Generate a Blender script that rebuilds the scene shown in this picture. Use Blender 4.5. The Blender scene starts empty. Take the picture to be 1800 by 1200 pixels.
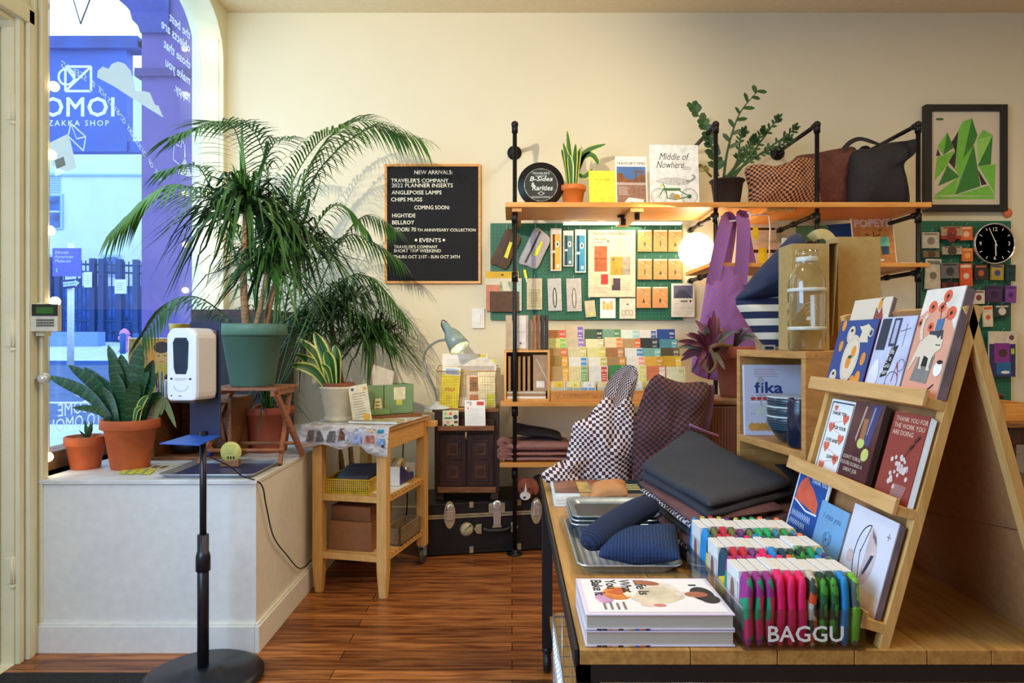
import bpy, math, random
from mathutils import Vector as V, Matrix as MX, noise
from mathutils.geometry import tessellate_polygon
PI = math.pi; LU = .00004; R = random.Random(7); S = bpy.context.scene; COL = S.collection
F = 1200.0; HC = 1.3
def P(px, py, D): return V(((px-900)/F*D, D, HC-(py-600)/F*D))
def X(px, D): return (px-900)/F*D
def Z(py, D): return HC-(py-600)/F*D
# ---------------------------------------------------------------- camera, world, lights, exposure
cam = bpy.data.objects.new('camera', bpy.data.cameras.new('camera')); COL.objects.link(cam)
cam.location = (0, 0, HC); cam.rotation_euler = (PI/2, 0, 0)
cam.data.sensor_width = 36; cam.data.lens = 24; cam.data.clip_start = .05; cam.data.clip_end = 300
S.camera = cam
S.view_settings.view_transform = 'Standard'; S.view_settings.look = 'None'
S.view_settings.gamma = 1; S.view_settings.use_curve_mapping = False; S.view_settings.exposure = -.02
S.cycles.transparent_max_bounces = 32
W = bpy.data.worlds.new('dusk_sky'); S.world = W; W.use_nodes = True
W.node_tree.nodes['Background'].inputs[0].default_value = (.50, .73, 1, 1)
W.node_tree.nodes['Background'].inputs[1].default_value = 2.7
def lamp(name, kind, loc, power, col, size=.1, aim=None, **k):
    d = bpy.data.lights.new(name, kind); d.energy = power; d.color = col
    if kind == 'AREA': d.size = size
    else: d.shadow_soft_size = size
    for a, b in k.items(): setattr(d, a, b)
    o = bpy.data.objects.new(name, d); COL.objects.link(o); o.location = loc
    if aim is not None: o.rotation_euler = (V(aim)-V(loc)).to_track_quat('-Z', 'Y').to_euler()
    return o
WARM = (1, .83, .58)
lamp('ceiling_light_lamp', 'AREA', (-.6, 1.3, 3.55), 14, WARM, .5)
lamp('ceiling_light_lamp', 'AREA', (1.3, 1.0, 3.55), 33, WARM, .5)
lamp('ceiling_light_lamp', 'AREA', (3.2, 2.2, 3.55), 40, WARM, .5)
lamp('ceiling_light_lamp', 'AREA', (1.0, 3.1, 3.55), 18, WARM, .3)
lamp('track_spot_lamp', 'SPOT', (-.95, .1, 2.35), 470, (1, .86, .64), .02, (-.55, 4.8, 2.5), spot_size=.9, spot_blend=.7)
lamp('daylight_lamp', 'AREA', (-1.93, .3, 1.9), 85, (.42, .64, 1), 1.6, (-.9, 2.6, .5))
lamp('daylight_window_lamp', 'AREA', (-2.12, 3.8, 2.2), 5, (.45, .68, 1), 1.3, (0, 3.8, 1.5))
# ---------------------------------------------------------------- materials
def lin(c): return tuple(((x/255)/12.92 if x <= 10 else ((x/255+.055)/1.055)**2.4) for x in c[:3]) + (1,)
MC = {}
def newmat(name):
    m = bpy.data.materials.new(name); m.use_nodes = True
    nt = m.node_tree; return m, nt, nt.nodes['Principled BSDF']
def nd(nt, t, **k):
    n = nt.nodes.new(t)
    for a, b in k.items():
        if a[0] == 'i' and a[1:].isdigit(): n.inputs[int(a[1:])].default_value = b
        elif a.startswith('in_'): n.inputs[a[3:].replace('_', ' ')].default_value = b
        else: setattr(n, a, b)
    return n
def mat(c, rough=.6, metal=0, n=.07, s=25, bump=0, emit=0, st=(1, 1, 1), coat=0, spec=.5):
    key = (c, rough, metal, n, s, bump, emit, st, coat, spec)
    if key in MC: return MC[key]
    m, nt, b = newmat('surface_%d' % len(MC)); L = nt.links.new
    tc = nd(nt, 'ShaderNodeTexCoord'); mp = nd(nt, 'ShaderNodeMapping'); mp.inputs['Scale'].default_value = st
    L(tc.outputs['Object'], mp.inputs[0])
    no = nd(nt, 'ShaderNodeTexNoise', in_Scale=s, in_Detail=3.0); L(mp.outputs[0], no.inputs['Vector'])
    cr = nd(nt, 'ShaderNodeValToRGB'); l = lin(c)
    cr.color_ramp.elements[0].position = .3; cr.color_ramp.elements[1].position = .7
    cr.color_ramp.elements[0].color = tuple(x*(1-n*2) for x in l[:3])+(1,)
    cr.color_ramp.elements[1].color = tuple(min(1, x*(1+n*2)) for x in l[:3])+(1,)
    L(no.outputs[0], cr.inputs[0]); L(cr.outputs[0], b.inputs['Base Color'])
    b.inputs['Roughness'].default_value = rough; b.inputs['Metallic'].default_value = metal
    b.inputs['Coat Weight'].default_value = coat; b.inputs['Specular IOR Level'].default_value = spec
    if bump:
        bp = nd(nt, 'ShaderNodeBump', in_Strength=bump, in_Distance=.01); L(no.outputs[0], bp.inputs['Height']); L(bp.outputs[0], b.inputs['Normal'])
    if emit:
        b.inputs['Emission Color'].default_value = l; b.inputs['Emission Strength'].default_value = emit
    MC[key] = m; return m
def wood(c, c2, st=(1, 14, 14), rough=.45, s=5, k='w'):
    key = (k, c, c2, st, rough, s)
    if key in MC: return MC[key]
    m, nt, b = newmat('wood_%d' % len(MC)); L = nt.links.new
    tc = nd(nt, 'ShaderNodeTexCoord'); mp = nd(nt, 'ShaderNodeMapping'); mp.inputs['Scale'].default_value = st
    L(tc.outputs['Object'], mp.inputs[0])
    no = nd(nt, 'ShaderNodeTexNoise', in_Scale=s, in_Detail=6.0, in_Distortion=.6); L(mp.outputs[0], no.inputs['Vector'])
    cr = nd(nt, 'ShaderNodeValToRGB'); e = cr.color_ramp.elements
    e[0].position = .32; e[1].position = .66; e[0].color = lin(c2); e[1].color = lin(c)
    L(no.outputs[0], cr.inputs[0]); L(cr.outputs[0], b.inputs['Base Color']); b.inputs['Roughness'].default_value = rough
    bp = nd(nt, 'ShaderNodeBump', in_Strength=.15, in_Distance=.004); L(no.outputs[0], bp.inputs['Height']); L(bp.outputs[0], b.inputs['Normal'])
    MC[key] = m; return m
def glass(name, tint=(1, 1, 1, 1), refl=.5, ior=1.45):
    m = bpy.data.materials.new(name); m.use_nodes = True; nt = m.node_tree; nt.nodes.clear(); L = nt.links.new
    o = nd(nt, 'ShaderNodeOutputMaterial'); t = nd(nt, 'ShaderNodeBsdfTransparent'); t.inputs[0].default_value = tint
    g = nd(nt, 'ShaderNodeBsdfGlossy'); g.inputs['Roughness'].default_value = .01
    f = nd(nt, 'ShaderNodeLayerWeight'); f.inputs[0].default_value = .5; pw = nd(nt, 'ShaderNodeMath', operation='POWER'); pw.inputs[1].default_value = 3.5; L(f.outputs['Facing'], pw.inputs[0])
    ad = nd(nt, 'ShaderNodeMath', operation='ADD'); ad.inputs[1].default_value = .045; L(pw.outputs[0], ad.inputs[0])
    mu = nd(nt, 'ShaderNodeMath', operation='MULTIPLY', use_clamp=True); mu.inputs[1].default_value = refl; L(ad.outputs[0], mu.inputs[0])
    x = nd(nt, 'ShaderNodeMixShader'); L(mu.outputs[0], x.inputs[0]); L(t.outputs[0], x.inputs[1]); L(g.outputs[0], x.inputs[2]); L(x.outputs[0], o.inputs[0])
    return m
def checker(name, c1, c2, scale=52, warp=.02, wscale=7, rough=.8):
    m, nt, b = newmat(name); L = nt.links.new
    uv = nd(nt, 'ShaderNodeTexCoord')
    no = nd(nt, 'ShaderNodeTexNoise', in_Scale=wscale, in_Detail=1.0); L(uv.outputs['UV'], no.inputs['Vector'])
    sc = nd(nt, 'ShaderNodeVectorMath', operation='SCALE'); sc.inputs['Scale'].default_value = warp; L(no.outputs['Color'], sc.inputs[0])
    ad = nd(nt, 'ShaderNodeVectorMath', operation='ADD'); L(uv.outputs['UV'], ad.inputs[0]); L(sc.outputs[0], ad.inputs[1])
    z = nd(nt, 'ShaderNodeVectorMath', operation='MULTIPLY'); z.inputs[1].default_value = (1, 1, 0); L(ad.outputs[0], z.inputs[0])
    z2 = nd(nt, 'ShaderNodeVectorMath', operation='ADD'); z2.inputs[1].default_value = (.0003, .0003, .001); L(z.outputs[0], z2.inputs[0])
    ch = nd(nt, 'ShaderNodeTexChecker', in_Scale=scale); ch.inputs['Color1'].default_value = lin(c1); ch.inputs['Color2'].default_value = lin(c2)
    L(z2.outputs[0], ch.inputs['Vector']); L(ch.outputs[0], b.inputs['Base Color']); b.inputs['Roughness'].default_value = rough
    return m
def bands(name, cols, axis='X', scale=1, warp=0, rough=.7, coord='UV', bump=0):
    # repeating colour bands along one coordinate (stripes, ribbing, leaf variegation)
    m, nt, b = newmat(name); L = nt.links.new
    tc = nd(nt, 'ShaderNodeTexCoord'); sp = nd(nt, 'ShaderNodeSeparateXYZ'); src = tc.outputs[coord]
    if warp:
        no = nd(nt, 'ShaderNodeTexNoise', in_Scale=14.0); L(src, no.inputs['Vector'])
        sc = nd(nt, 'ShaderNodeVectorMath', operation='SCALE'); sc.inputs['Scale'].default_value = warp; L(no.outputs['Color'], sc.inputs[0])
        ad = nd(nt, 'ShaderNodeVectorMath', operation='ADD'); L(src, ad.inputs[0]); L(sc.outputs[0], ad.inputs[1]); src = ad.outputs[0]
    L(src, sp.inputs[0]); mu = nd(nt, 'ShaderNodeMath', operation='MULTIPLY'); mu.inputs[1].default_value = scale; L(sp.outputs[axis], mu.inputs[0])
    fr = nd(nt, 'ShaderNodeMath', operation='FRACT'); L(mu.outputs[0], fr.inputs[0])
    cr = nd(nt, 'ShaderNodeValToRGB'); cr.color_ramp.interpolation = 'CONSTANT' if not bump else 'LINEAR'; e = cr.color_ramp.elements
    for i, (p, c) in enumerate(cols):
        if i > 1: e.new(p)
        el = e[i]; el.position = p; el.color = lin(c)
    L(fr.outputs[0], cr.inputs[0]); L(cr.outputs[0], b.inputs['Base Color']); b.inputs['Roughness'].default_value = rough
    return m
def blotch(name, cols, scale=30, rough=.75, st=(1, 1, 1), vor=True):
    m, nt, b = newmat(name); L = nt.links.new
    tc = nd(nt, 'ShaderNodeTexCoord'); mp = nd(nt, 'ShaderNodeMapping'); mp.inputs['Scale'].default_value = st; L(tc.outputs['Object'], mp.inputs[0])
    no = nd(nt, 'ShaderNodeTexVoronoi' if vor else 'ShaderNodeTexNoise', in_Scale=scale); L(mp.outputs[0], no.inputs['Vector'])
    cr = nd(nt, 'ShaderNodeValToRGB'); cr.color_ramp.interpolation = 'CONSTANT'; e = cr.color_ramp.elements
    for i, c in enumerate(cols):
        if i > 1: e.new(.5)
    for i, c in enumerate(cols):
        e[i].position = i/len(cols) if vor else .3+.4*i/len(cols); e[i].color = lin(c)
    if vor: L(nt.nodes.new('ShaderNodeSeparateColor').inputs[0], no.outputs['Color']); L([x for x in nt.nodes if x.type == 'SEPARATE_COLOR'][0].outputs[0], cr.inputs[0])
    else: L(no.outputs[0], cr.inputs[0])
    L(cr.outputs[0], b.inputs['Base Color']); b.inputs['Roughness'].default_value = rough; return m
# ---------------------------------------------------------------- geometry collector
TC = {}
def textgeo(s, bold=0, shear=0, align='CENTER', sp=1):
    k = (s, bold, shear, align, sp)
    if k not in TC:
        c = bpy.data.curves.new('t', 'FONT'); c.body = s; c.align_x = align; c.shear = shear; c.resolution_u = 2; c.space_character = sp
        o = bpy.data.objects.new('t', c); COL.objects.link(o); dg = bpy.context.evaluated_depsgraph_get()
        me = bpy.data.meshes.new_from_object(o.evaluated_get(dg))
        vs, fs = [tuple(v.co) for v in me.vertices], [tuple(p.vertices) for p in me.polygons]
        if bold:      # push the outline out
            ec = {}
            for f in fs:
                for i in range(len(f)): e = (f[i], f[(i+1) % len(f)]); ec[tuple(sorted(e))] = None if tuple(sorted(e)) in ec else e
            nn = [[0, 0] for _ in vs]
            for e in ec.values():
                if e:
                    dx, dy = vs[e[1]][0]-vs[e[0]][0], vs[e[1]][1]-vs[e[0]][1]; l = math.hypot(dx, dy) or 1
                    for q in e: nn[q][0] += dy/l; nn[q][1] -= dx/l
            vs = [(v[0]+n[0]*bold/max(.6, math.hypot(*n)), v[1]+n[1]*bold/max(.6, math.hypot(*n)), 0) for v, n in zip(vs, nn)]
        TC[k] = (vs, fs)
        bpy.data.objects.remove(o); bpy.data.curves.remove(c); bpy.data.meshes.remove(me)
    return TC[k]
def wm(o):
    m = o.matrix_basis.copy()
    while o.parent: o = o.parent; m = o.matrix_basis @ m
    return m
def setp(o, lab=None, cat=None, grp=None, kind=None):
    if lab: o['label'] = lab
    if cat: o['category'] = cat
    if grp: o['group'] = grp
    if kind: o['kind'] = kind
    return o
def thing(name, lab, cat, loc=(0, 0, 0), rz=0, grp=None, M=None):
    o = bpy.data.objects.new(name, None); COL.objects.link(o)
    o.matrix_basis = M if M is not None else MX.Translation(V(loc)) @ MX.Rotation(rz, 4, 'Z')
    o.empty_display_size = .05
    return setp(o, lab, cat, grp)
def TR(loc, rz=0, lean=0, roll=0): return MX.Translation(V(loc)) @ MX.Rotation(rz, 4, 'Z') @ MX.Rotation(-lean, 4, 'X') @ MX.Rotation(roll, 4, 'Y')
class G:
    def __init__(s, M=None): s.v = []; s.f = []; s.m = []; s.u = []; s.sm = []; s.mats = []; s.M = M or MX(); s.y = 0; s.l = 0
    def add(s, vs, fs, m, smooth=False, uv=None):
        b = len(s.v); s.v += [s.M @ V(p) for p in vs]
        if m not in s.mats: s.mats.append(m)
        i = s.mats.index(m)
        for f in fs:
            s.f.append(tuple(b+k for k in f)); s.m.append(i); s.sm.append(smooth)
            s.u.append([uv[k] for k in f] if uv else None)
        return s
    def box(s, a, b, m, top=None, T=None):
        # a, b: opposite corners; T: extra matrix
        (x0, y0, z0), (x1, y1, z1) = a, b
        vs = [V((x, y, z)) for z in (z0, z1) for y in (y0, y1) for x in (x0, x1)]
        if T is not None: vs = [T @ v for v in vs]
        return s.add(vs, [(0, 2, 3, 1), (4, 5, 7, 6), (0, 1, 5, 4), (1, 3, 7, 5), (3, 2, 6, 7), (2, 0, 4, 6)], m)
    def cb(s, c, d, m, T=None): return s.box([c[i]-d[i]/2 for i in range(3)], [c[i]+d[i]/2 for i in range(3)], m, T=T)
    def lathe(s, prof, m, c=(0, 0, 0), n=28, T=None):
        vs = []; fs = []
        for r, z in prof:
            for k in range(n): a = 2*PI*k/n; vs.append(V((r*math.cos(a), r*math.sin(a), z)))
        if T is not None: vs = [T @ v for v in vs]
        vs = [v+V(c) for v in vs]; q = len(prof)
        for i in range(q-1):
            for k in range(n): k2 = (k+1) % n; fs.append((i*n+k, i*n+k2, (i+1)*n+k2, (i+1)*n+k))
        s.add(vs, fs, m, True)
        caps = []
        if prof[0][0] > 1e-5: caps.append(tuple(range(n-1, -1, -1)))
        if prof[-1][0] > 1e-5: caps.append(tuple((q-1)*n+k for k in range(n)))
        b = len(s.v)-len(vs); i = s.mats.index(m)
        for f in caps: s.f.append(tuple(b+k for k in f)); s.m.append(i); s.sm.append(False); s.u.append(None)
        return s
    def tube(s, pts, r, m, n=8, closed=False):
        pts = [V(p) for p in pts]; q = len(pts); vs = []; fs = []
        rr = r if isinstance(r, (list, tuple)) else [r]*q; pn = None
        for i, p in enumerate(pts):
            t = (pts[min(i+1, q-1)]-pts[max(i-1, 0)])
            if t.length < 1e-9: t = V((0, 0, 1))
            t.normalize()
            if pn is None: pn = t.orthogonal().normalized()
            pn = (pn-t*pn.dot(t))
            pn = pn.normalized() if pn.length > 1e-6 else t.orthogonal().normalized()
            bn = t.cross(pn)
            for k in range(n): a = 2*PI*k/n; vs.append(p+(pn*math.cos(a)+bn*math.sin(a))*rr[i])
        for i in range(q-1):
            for k in range(n): k2 = (k+1) % n; fs.append((i*n+k, i*n+k2, (i+1)*n+k2, (i+1)*n+k))
        fs += [tuple(range(n-1, -1, -1)), tuple((q-1)*n+k for k in range(n))]
        return s.add(vs, fs, m, True)
    def ball(s, c, r, m, n=14, sc=(1, 1, 1)):
        prof = [(math.sin(PI*i/10)*r, -math.cos(PI*i/10)*r) for i in range(11)]
        return s.lathe([(max(a, 1e-6), b) for a, b in prof], m, c, n, T=MX.Diagonal((*sc, 1)))
    def prism(s, pts, y0, y1, m):      # outline in XZ, extruded along Y
        n = len(pts); vs = [(x, y0, z) for x, z in pts]+[(x, y1, z) for x, z in pts]
        area = sum(pts[i][0]*pts[(i+1) % n][1]-pts[(i+1) % n][0]*pts[i][1] for i in range(n))
        tri = tessellate_polygon([[V((x, z, 0)) for x, z in pts]])
        fs = [t for t in tri]+[tuple(n+k for k in reversed(t)) for t in tri]+[(i, i+n, (i+1) % n+n, (i+1) % n) for i in range(n)]
        s.add(vs, fs, m)
        return s
    def poly(s, pts, m):              # flat print on the front face (local XZ, facing -Y)
        s.l += LU; y = s.y-s.l-.0003
        area = sum(pts[i][0]*pts[(i+1) % len(pts)][1]-pts[(i+1) % len(pts)][0]*pts[i][1] for i in range(len(pts)))
        if area < 0: pts = pts[::-1]
        if len(pts) <= 4: return s.add([(x, y, z) for x, z in pts], [tuple(range(len(pts)))], m)
        tri = tessellate_polygon([[V((x, z, 0)) for x, z in pts]])
        return s.add([(x, y, z) for x, z in pts], [tuple(t) for t in tri], m)
    def rect(s, x0, z0, x1, z1, m): return s.poly([(x0, z0), (x1, z0), (x1, z1), (x0, z1)], m)
    def disc(s, cx, cz, r, m, rz=None, n=20, rot=0):
        rz = rz or r
        return s.poly([(cx+r*math.cos(a)*math.cos(rot)-rz*math.sin(a)*math.sin(rot), cz+r*math.cos(a)*math.sin(rot)+rz*math.sin(a)*math.cos(rot)) for a in [2*PI*k/n for k in range(n)]], m)
    def line(s, pts, w, m):
        for (a, b), (c, d) in zip(pts, pts[1:]):
            L = math.hypot(c-a, d-b) or 1; nx, nz = -(d-b)/L*w/2, (c-a)/L*w/2
            s.l -= LU; s.poly([(a+nx, b+nz), (a-nx, b-nz), (c-nx, d-nz), (c+nx, d+nz)], m)
        s.l += LU; return s
    def ring(s, cx, cz, r, w, m, rz=None, n=28, a0=0, a1=2*PI):
        rz = rz or r
        return s.line([(cx+r*math.cos(a0+(a1-a0)*k/n), cz+rz*math.sin(a0+(a1-a0)*k/n)) for k in range(n+1)], w, m)
    def text(s, t, size, x, z, m, align='CENTER', bold=.006, rot=0, shear=0, sp=1, flip=False):
        vs, fs = textgeo(t, bold, shear, align, sp); s.l += LU; y = s.y-s.l-.0003
        c, q = math.cos(rot), math.sin(rot); o = []
        for a, b, _ in vs:
            a *= size; b *= size
            if flip: a = -a
            o.append((x+a*c-b*q, y, z+a*q+b*c))
        return s.add(o, fs, m)
    def scrib(s, x0, z0, x1, z1, n, m, w=.3):     # tiny unreadable lines of print
        for i in range(n):
            z = z1-(z1-z0)*(i+.5)/n; h = (z1-z0)/n*w; s.l -= LU
            s.rect(x0, z-h/2, x0+(x1-x0)*(.7+.3*R.random()), z+h/2, m)
        s.l += LU; return s
    def obj(s, name, parent=None, lab=None, cat=None, grp=None, kind=None, at=None, M=None, world=False, bevel=0, sub=0, solid=0):
        vs = s.v
        if parent is not None and world:
            inv = wm(parent).inverted(); vs = [inv @ v for v in vs]; MB = MX()
        elif M is not None: MB = M
        elif parent is None:
            if at is None:
                at = V(((min(v.x for v in vs)+max(v.x for v in vs))/2, (min(v.y for v in vs)+max(v.y for v in vs))/2, min(v.z for v in vs)))
            MB = MX.Translation(V(at)); vs = [v-V(at) for v in vs]
        else: MB = MX()
        me = bpy.data.meshes.new(name); me.from_pydata([tuple(v) for v in vs], [], s.f)
        for m in s.mats: me.materials.append(m)
        me.polygons.foreach_set('material_index', s.m); me.polygons.foreach_set('use_smooth', s.sm)
        if any(u for u in s.u):
            ul = me.uv_layers.new(name='UVMap'); k = 0
            for p in me.polygons:
                u = s.u[p.index]
                for j, li in enumerate(p.loop_indices):
                    if u: ul.data[li].uv = u[j]
        me.update()
        o = bpy.data.objects.new(name, me); COL.objects.link(o)
        if parent: o.parent = parent
        o.matrix_basis = MB
        if bevel: b = o.modifiers.new('b', 'BEVEL'); b.width = bevel; b.segments = 2; b.limit_method = 'ANGLE'; b.angle_limit = .7
        if solid: b = o.modifiers.new('s', 'SOLIDIFY'); b.thickness = solid
        if sub: b = o.modifiers.new('u', 'SUBSURF'); b.levels = b.render_levels = sub
        return setp(o, lab, cat, grp, kind)
def cr(pts, n=8, closed=False):      # Catmull-Rom
    q = len(pts); out = []
    for i in range(q if closed else q-1):
        p = [V(pts[(i+k) % q] if closed else pts[max(0, min(q-1, i+k))]) for k in (-1, 0, 1, 2)]
        for j in range(n):
            t = j/n; out.append(.5*((2*p[1])+(-p[0]+p[2])*t+(2*p[0]-5*p[1]+4*p[2]-p[3])*t*t+(-p[0]+3*p[1]-3*p[2]+p[3])*t**3))
    if not closed: out.append(V(pts[-1]))
    return out
def cushion(g, pts, D, th, m, wr=.01, seed=0, c=None, rings=9, ws=9, us=1, px=True, pw=.5):
    # puffed cloth body: outline in picture pixels at depth D (or local x,z if px False)
    o2 = [V((X(a, D), Z(b, D), 0)) if px else V((a, b, 0)) for a, b in pts]
    ol = cr(o2, 6, True); N = len(ol); cc = sum(o2, V((0, 0, 0)))/len(o2)
    if c: cc = V((X(c[0], D), Z(c[1], D), 0)) if px else V((c[0], c[1], 0))
    vs = []; uv = []; fs = []; y0 = D if px else 0
    for side in (-1, 1):
        for r in range(rings+1):
            sr = math.sin(PI/2*(1-r/rings)) if r < rings else 0
            for k in range(N):
                p = cc+(ol[k]-cc)*sr; d = th*(max(0, 1-sr*sr))**pw
                w = noise.noise(V((p.x*ws+seed, p.y*ws, side*3+seed)))*wr*min(1, (1-sr)*5)+abs(noise.noise(V((p.x*ws*2.2, p.y*ws*1.1+seed, side))))*wr*.8*min(1, (1-sr)*5)
                vs.append((p.x, y0+side*(d+w), p.y)); uv.append((p.x*us, p.y*us))
    for sd in (0, 1):
        b = sd*(rings+1)*N
        for r in range(rings):
            for k in range(N):
                k2 = (k+1) % N; q = (b+r*N+k, b+r*N+k2, b+(r+1)*N+k2, b+(r+1)*N+k); fs.append(q if sd == 0 else q[::-1])
    return g.add(vs, fs, m, True, uv)
def slab(g, c, th, m, n=18, pw=6, wr=.002, seed=0, us=1, ws=14, par=False):
    # soft folded cloth / pad over four corners
    c = [V(x) for x in c]; vs = []; uv = []; fs = []
    for sd in (1, -1):
        for i in range(n+1):
            for j in range(n+1):
                u = math.sin((i/n-.5)*PI); v = math.sin((j/n-.5)*PI)
                a, b = (u+1)/2, (v+1)/2
                p = c[0]*(1-a)*(1-b)+c[1]*a*(1-b)+c[2]*a*b+c[3]*(1-a)*b
                h = th/2*((max(0, 1-abs(u)**pw))*(max(0, 1-abs(v)**pw)))**(1/2.2)
                w = noise.noise(p*ws+V((seed, 0, 0)))*wr*(1 if h > 0 else .6)
                vs.append(p+V((w*.6, w*.6, sd*h+w))); uv.append((a, b) if par else (p.x*us, p.y*us))
    N = n+1
    for sd in (0, 1):
        b = sd*N*N
        for i in range(n):
            for j in range(n):
                q = (b+i*N+j, b+(i+1)*N+j, b+(i+1)*N+j+1, b+i*N+j+1); fs.append(q if sd == 0 else q[::-1])
    return g.add(vs, fs, m, True, uv)
def strip(g, pts, w, m, up=(0, 0, 1), fold=0, taper=None, twist=0):
    # ribbon / leaf along points; u across, v along
    pts = [V(p) for p in pts]; q = len(pts); vs = []; uv = []; fs = []
    for i, p in enumerate(pts):
        t = (pts[min(i+1, q-1)]-pts[max(i-1, 0)]).normalized(); sd = t.cross(V(up))
        sd = sd.normalized() if sd.length > 1e-4 else V((1, 0, 0))
        nn = sd.cross(t); f = i/(q-1); ww = w*(taper(f) if taper else 1)/2
        for k, u in ((-1, 0), (0, .5), (1, 1)):
            vs.append(p+sd*ww*k+nn*(ww*fold*abs(k))); uv.append((u, f))
    for i in range(q-1):
        for k in (0, 1): fs.append((i*3+k, i*3+k+1, (i+1)*3+k+1, (i+1)*3+k))
    return g.add(vs, fs, m, True, uv)
lance = lambda f: max(.02, (.55+.9*f if f < .5 else 1.0)*(1 if f < .5 else max(0, 1-((f-.5)/.5)**2.2)))
strap = lambda f: max(.04, (.7+.6*f if f < .5 else 1.0)*(1-max(0, f-.35)**1.3*1.5))
# ================================================================ palette
CREAM = mat((226, 216, 186), .75, n=.006, s=3, bump=.04); CREAM2 = mat((234, 228, 192), .5, n=.02, s=8, bump=.06)
CEIL = mat((225, 205, 165), .9, n=.02); WHITE = mat((235, 232, 222), .6, n=.02); PAPER = mat((240, 238, 228), .7, n=.015)
BLK = mat((26, 25, 26), .5, n=.1); IRON = mat((34, 33, 34), .42, .6, n=.15, s=60, bump=.1); INK = mat((30, 28, 28), .7, n=0)
PINE = wood((224, 160, 78), (202, 134, 56)); PINEZ = wood((226, 172, 96), (205, 146, 70), st=(14, 14, 1)); PINEY = wood((216, 158, 82), (190, 130, 58), st=(14, 1, 14))
BIRCH = wood((232, 182, 108), (212, 160, 86), st=(16, 16, 1.5)); BIRCHY = wood((232, 182, 108), (212, 160, 86), st=(16, 1.5, 16))
DARKW = wood((70, 38, 24), (38, 20, 13), st=(12, 12, 1.5)); BRNW = wood((150, 98, 56), (112, 68, 34), st=(2, 14, 14))
TERRA = mat((196, 96, 48), .75, n=.08, s=12, bump=.05); SOIL = mat((52, 38, 28), .95, n=.3, s=80, bump=.5)
STEEL = mat((190, 192, 196), .3, .6, n=.05); CHROME = mat((225, 225, 225), .18, .7, n=.02); BRASS = mat((190, 165, 110), .35, .85, n=.1)
KRAFT = mat((186, 146, 96), .85, n=.06, s=30); KRAFT2 = mat((200, 140, 84), .85, n=.05, s=40); CLEAR = glass('clear_plastic', (1, 1, 1, 1), .7)
GREY_INK = mat((120, 116, 110), .8, n=0)
# ================================================================ room shell
def st(g, name, **k): return g.obj(name, kind='structure', **k)
XL, YB, ZC, XR, YN = -2.0, 4.8, 3.61, 5.2, -2.4
fm, nt, b = newmat('floor_planks'); L = nt.links.new
tc = nd(nt, 'ShaderNodeTexCoord'); br = nd(nt, 'ShaderNodeTexBrick', offset=.37, in_Scale=1.0, in_Mortar_Size=.0022, in_Mortar_Smooth=.3, in_Brick_Width=1.9, in_Row_Height=.082, in_Bias=0.0)
br.inputs['Color1'].default_value = lin((198, 124, 62)); br.inputs['Color2'].default_value = lin((126, 72, 36)); br.inputs['Mortar'].default_value = lin((40, 20, 12)); L(tc.outputs['Object'], br.inputs['Vector'])
mp = nd(nt, 'ShaderNodeMapping'); mp.inputs['Scale'].default_value = (1.2, 16, 1); L(tc.outputs['Object'], mp.inputs[0])
no = nd(nt, 'ShaderNodeTexNoise', in_Scale=3.0, in_Detail=6.0, in_Distortion=.8); L(mp.outputs[0], no.inputs['Vector'])
c2 = nd(nt, 'ShaderNodeValToRGB'); c2.color_ramp.elements[0].position = .35; c2.color_ramp.elements[1].position = .62
c2.color_ramp.elements[0].color = lin((150, 120, 100)); c2.color_ramp.elements[1].color = (1, 1, 1, 1); L(no.outputs[0], c2.inputs[0])
mx = nd(nt, 'ShaderNodeMix', data_type='RGBA', blend_type='MULTIPLY'); mx.inputs[0].default_value = 1; L(br.outputs[0], mx.inputs[6]); L(c2.outputs[0], mx.inputs[7]); L(mx.outputs[2], b.inputs['Base Color'])
b.inputs['Roughness'].default_value = .32; bp = nd(nt, 'ShaderNodeBump', in_Strength=.25, in_Distance=.004); L(no.outputs[0], bp.inputs['Height']); L(bp.outputs[0], b.inputs['Normal'])
st(G().box((XL-.25, YN, -.05), (XR, YB+.1, 0), fm), 'floor', at=(0, 0, 0))
st(G().box((XL-.25, YN, ZC), (XR, YB+.1, ZC+.1), CEIL), 'ceiling')
st(G().box((XL-.25, YB, 0), (XR, YB+.1, ZC), CREAM), 'wall_back', at=(0, 0, 0))
st(G().box((XR, YN, 0), (XR+.1, YB+.1, ZC), CREAM), 'wall_right', at=(0, 0, 0))
st(G().box((XL-.25, YN-.1, 0), (XR+.1, YN, ZC), CREAM), 'wall_front', at=(0, 0, 0))
YA, YZ = 2.92, 4.73                                   # arched window opening in the left wall
def arch(y0, y1, z0, z1, r=.34, n=8):
    p = [(y0, z0), (y1, z0)]
    p += [(y1-r+r*math.cos(a), z1-r+r*math.sin(a)) for a in [PI/2*k/n for k in range(n+1)]]
    p += [(y0+r-r*math.sin(a), z1-r+r*math.cos(a)) for a in [PI/2*k/n for k in range(n+1)]]
    return p
HA = arch(YA, YZ, .72, 3.58); HB = arch(-1.5, 1.55, .9, 3.1, .1, 3); HD = arch(1.86, 2.74, 0.002, 2.58, .02, 1)
def wallx(outer, holes, x0, x1, m):
    loops = [outer]+holes; al = [V((y, z, 0)) for lp in loops for y, z in lp]; tri = tessellate_polygon([[V((y, z, 0)) for y, z in lp] for lp in loops])
    g = G(); n = len(al)
    vs = [(x0, a.x, a.y) for a in al]+[(x1, a.x, a.y) for a in al]
    fs = [t for t in tri]+[tuple(n+k for k in t[::-1]) for t in tri]; b = 0
    for lp in loops:
        q = len(lp); fs += [(b+i, b+(i+1) % q, b+(i+1) % q+n, b+i+n) for i in range(q)]; b += q
    return g.add(vs, fs, m)
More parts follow.
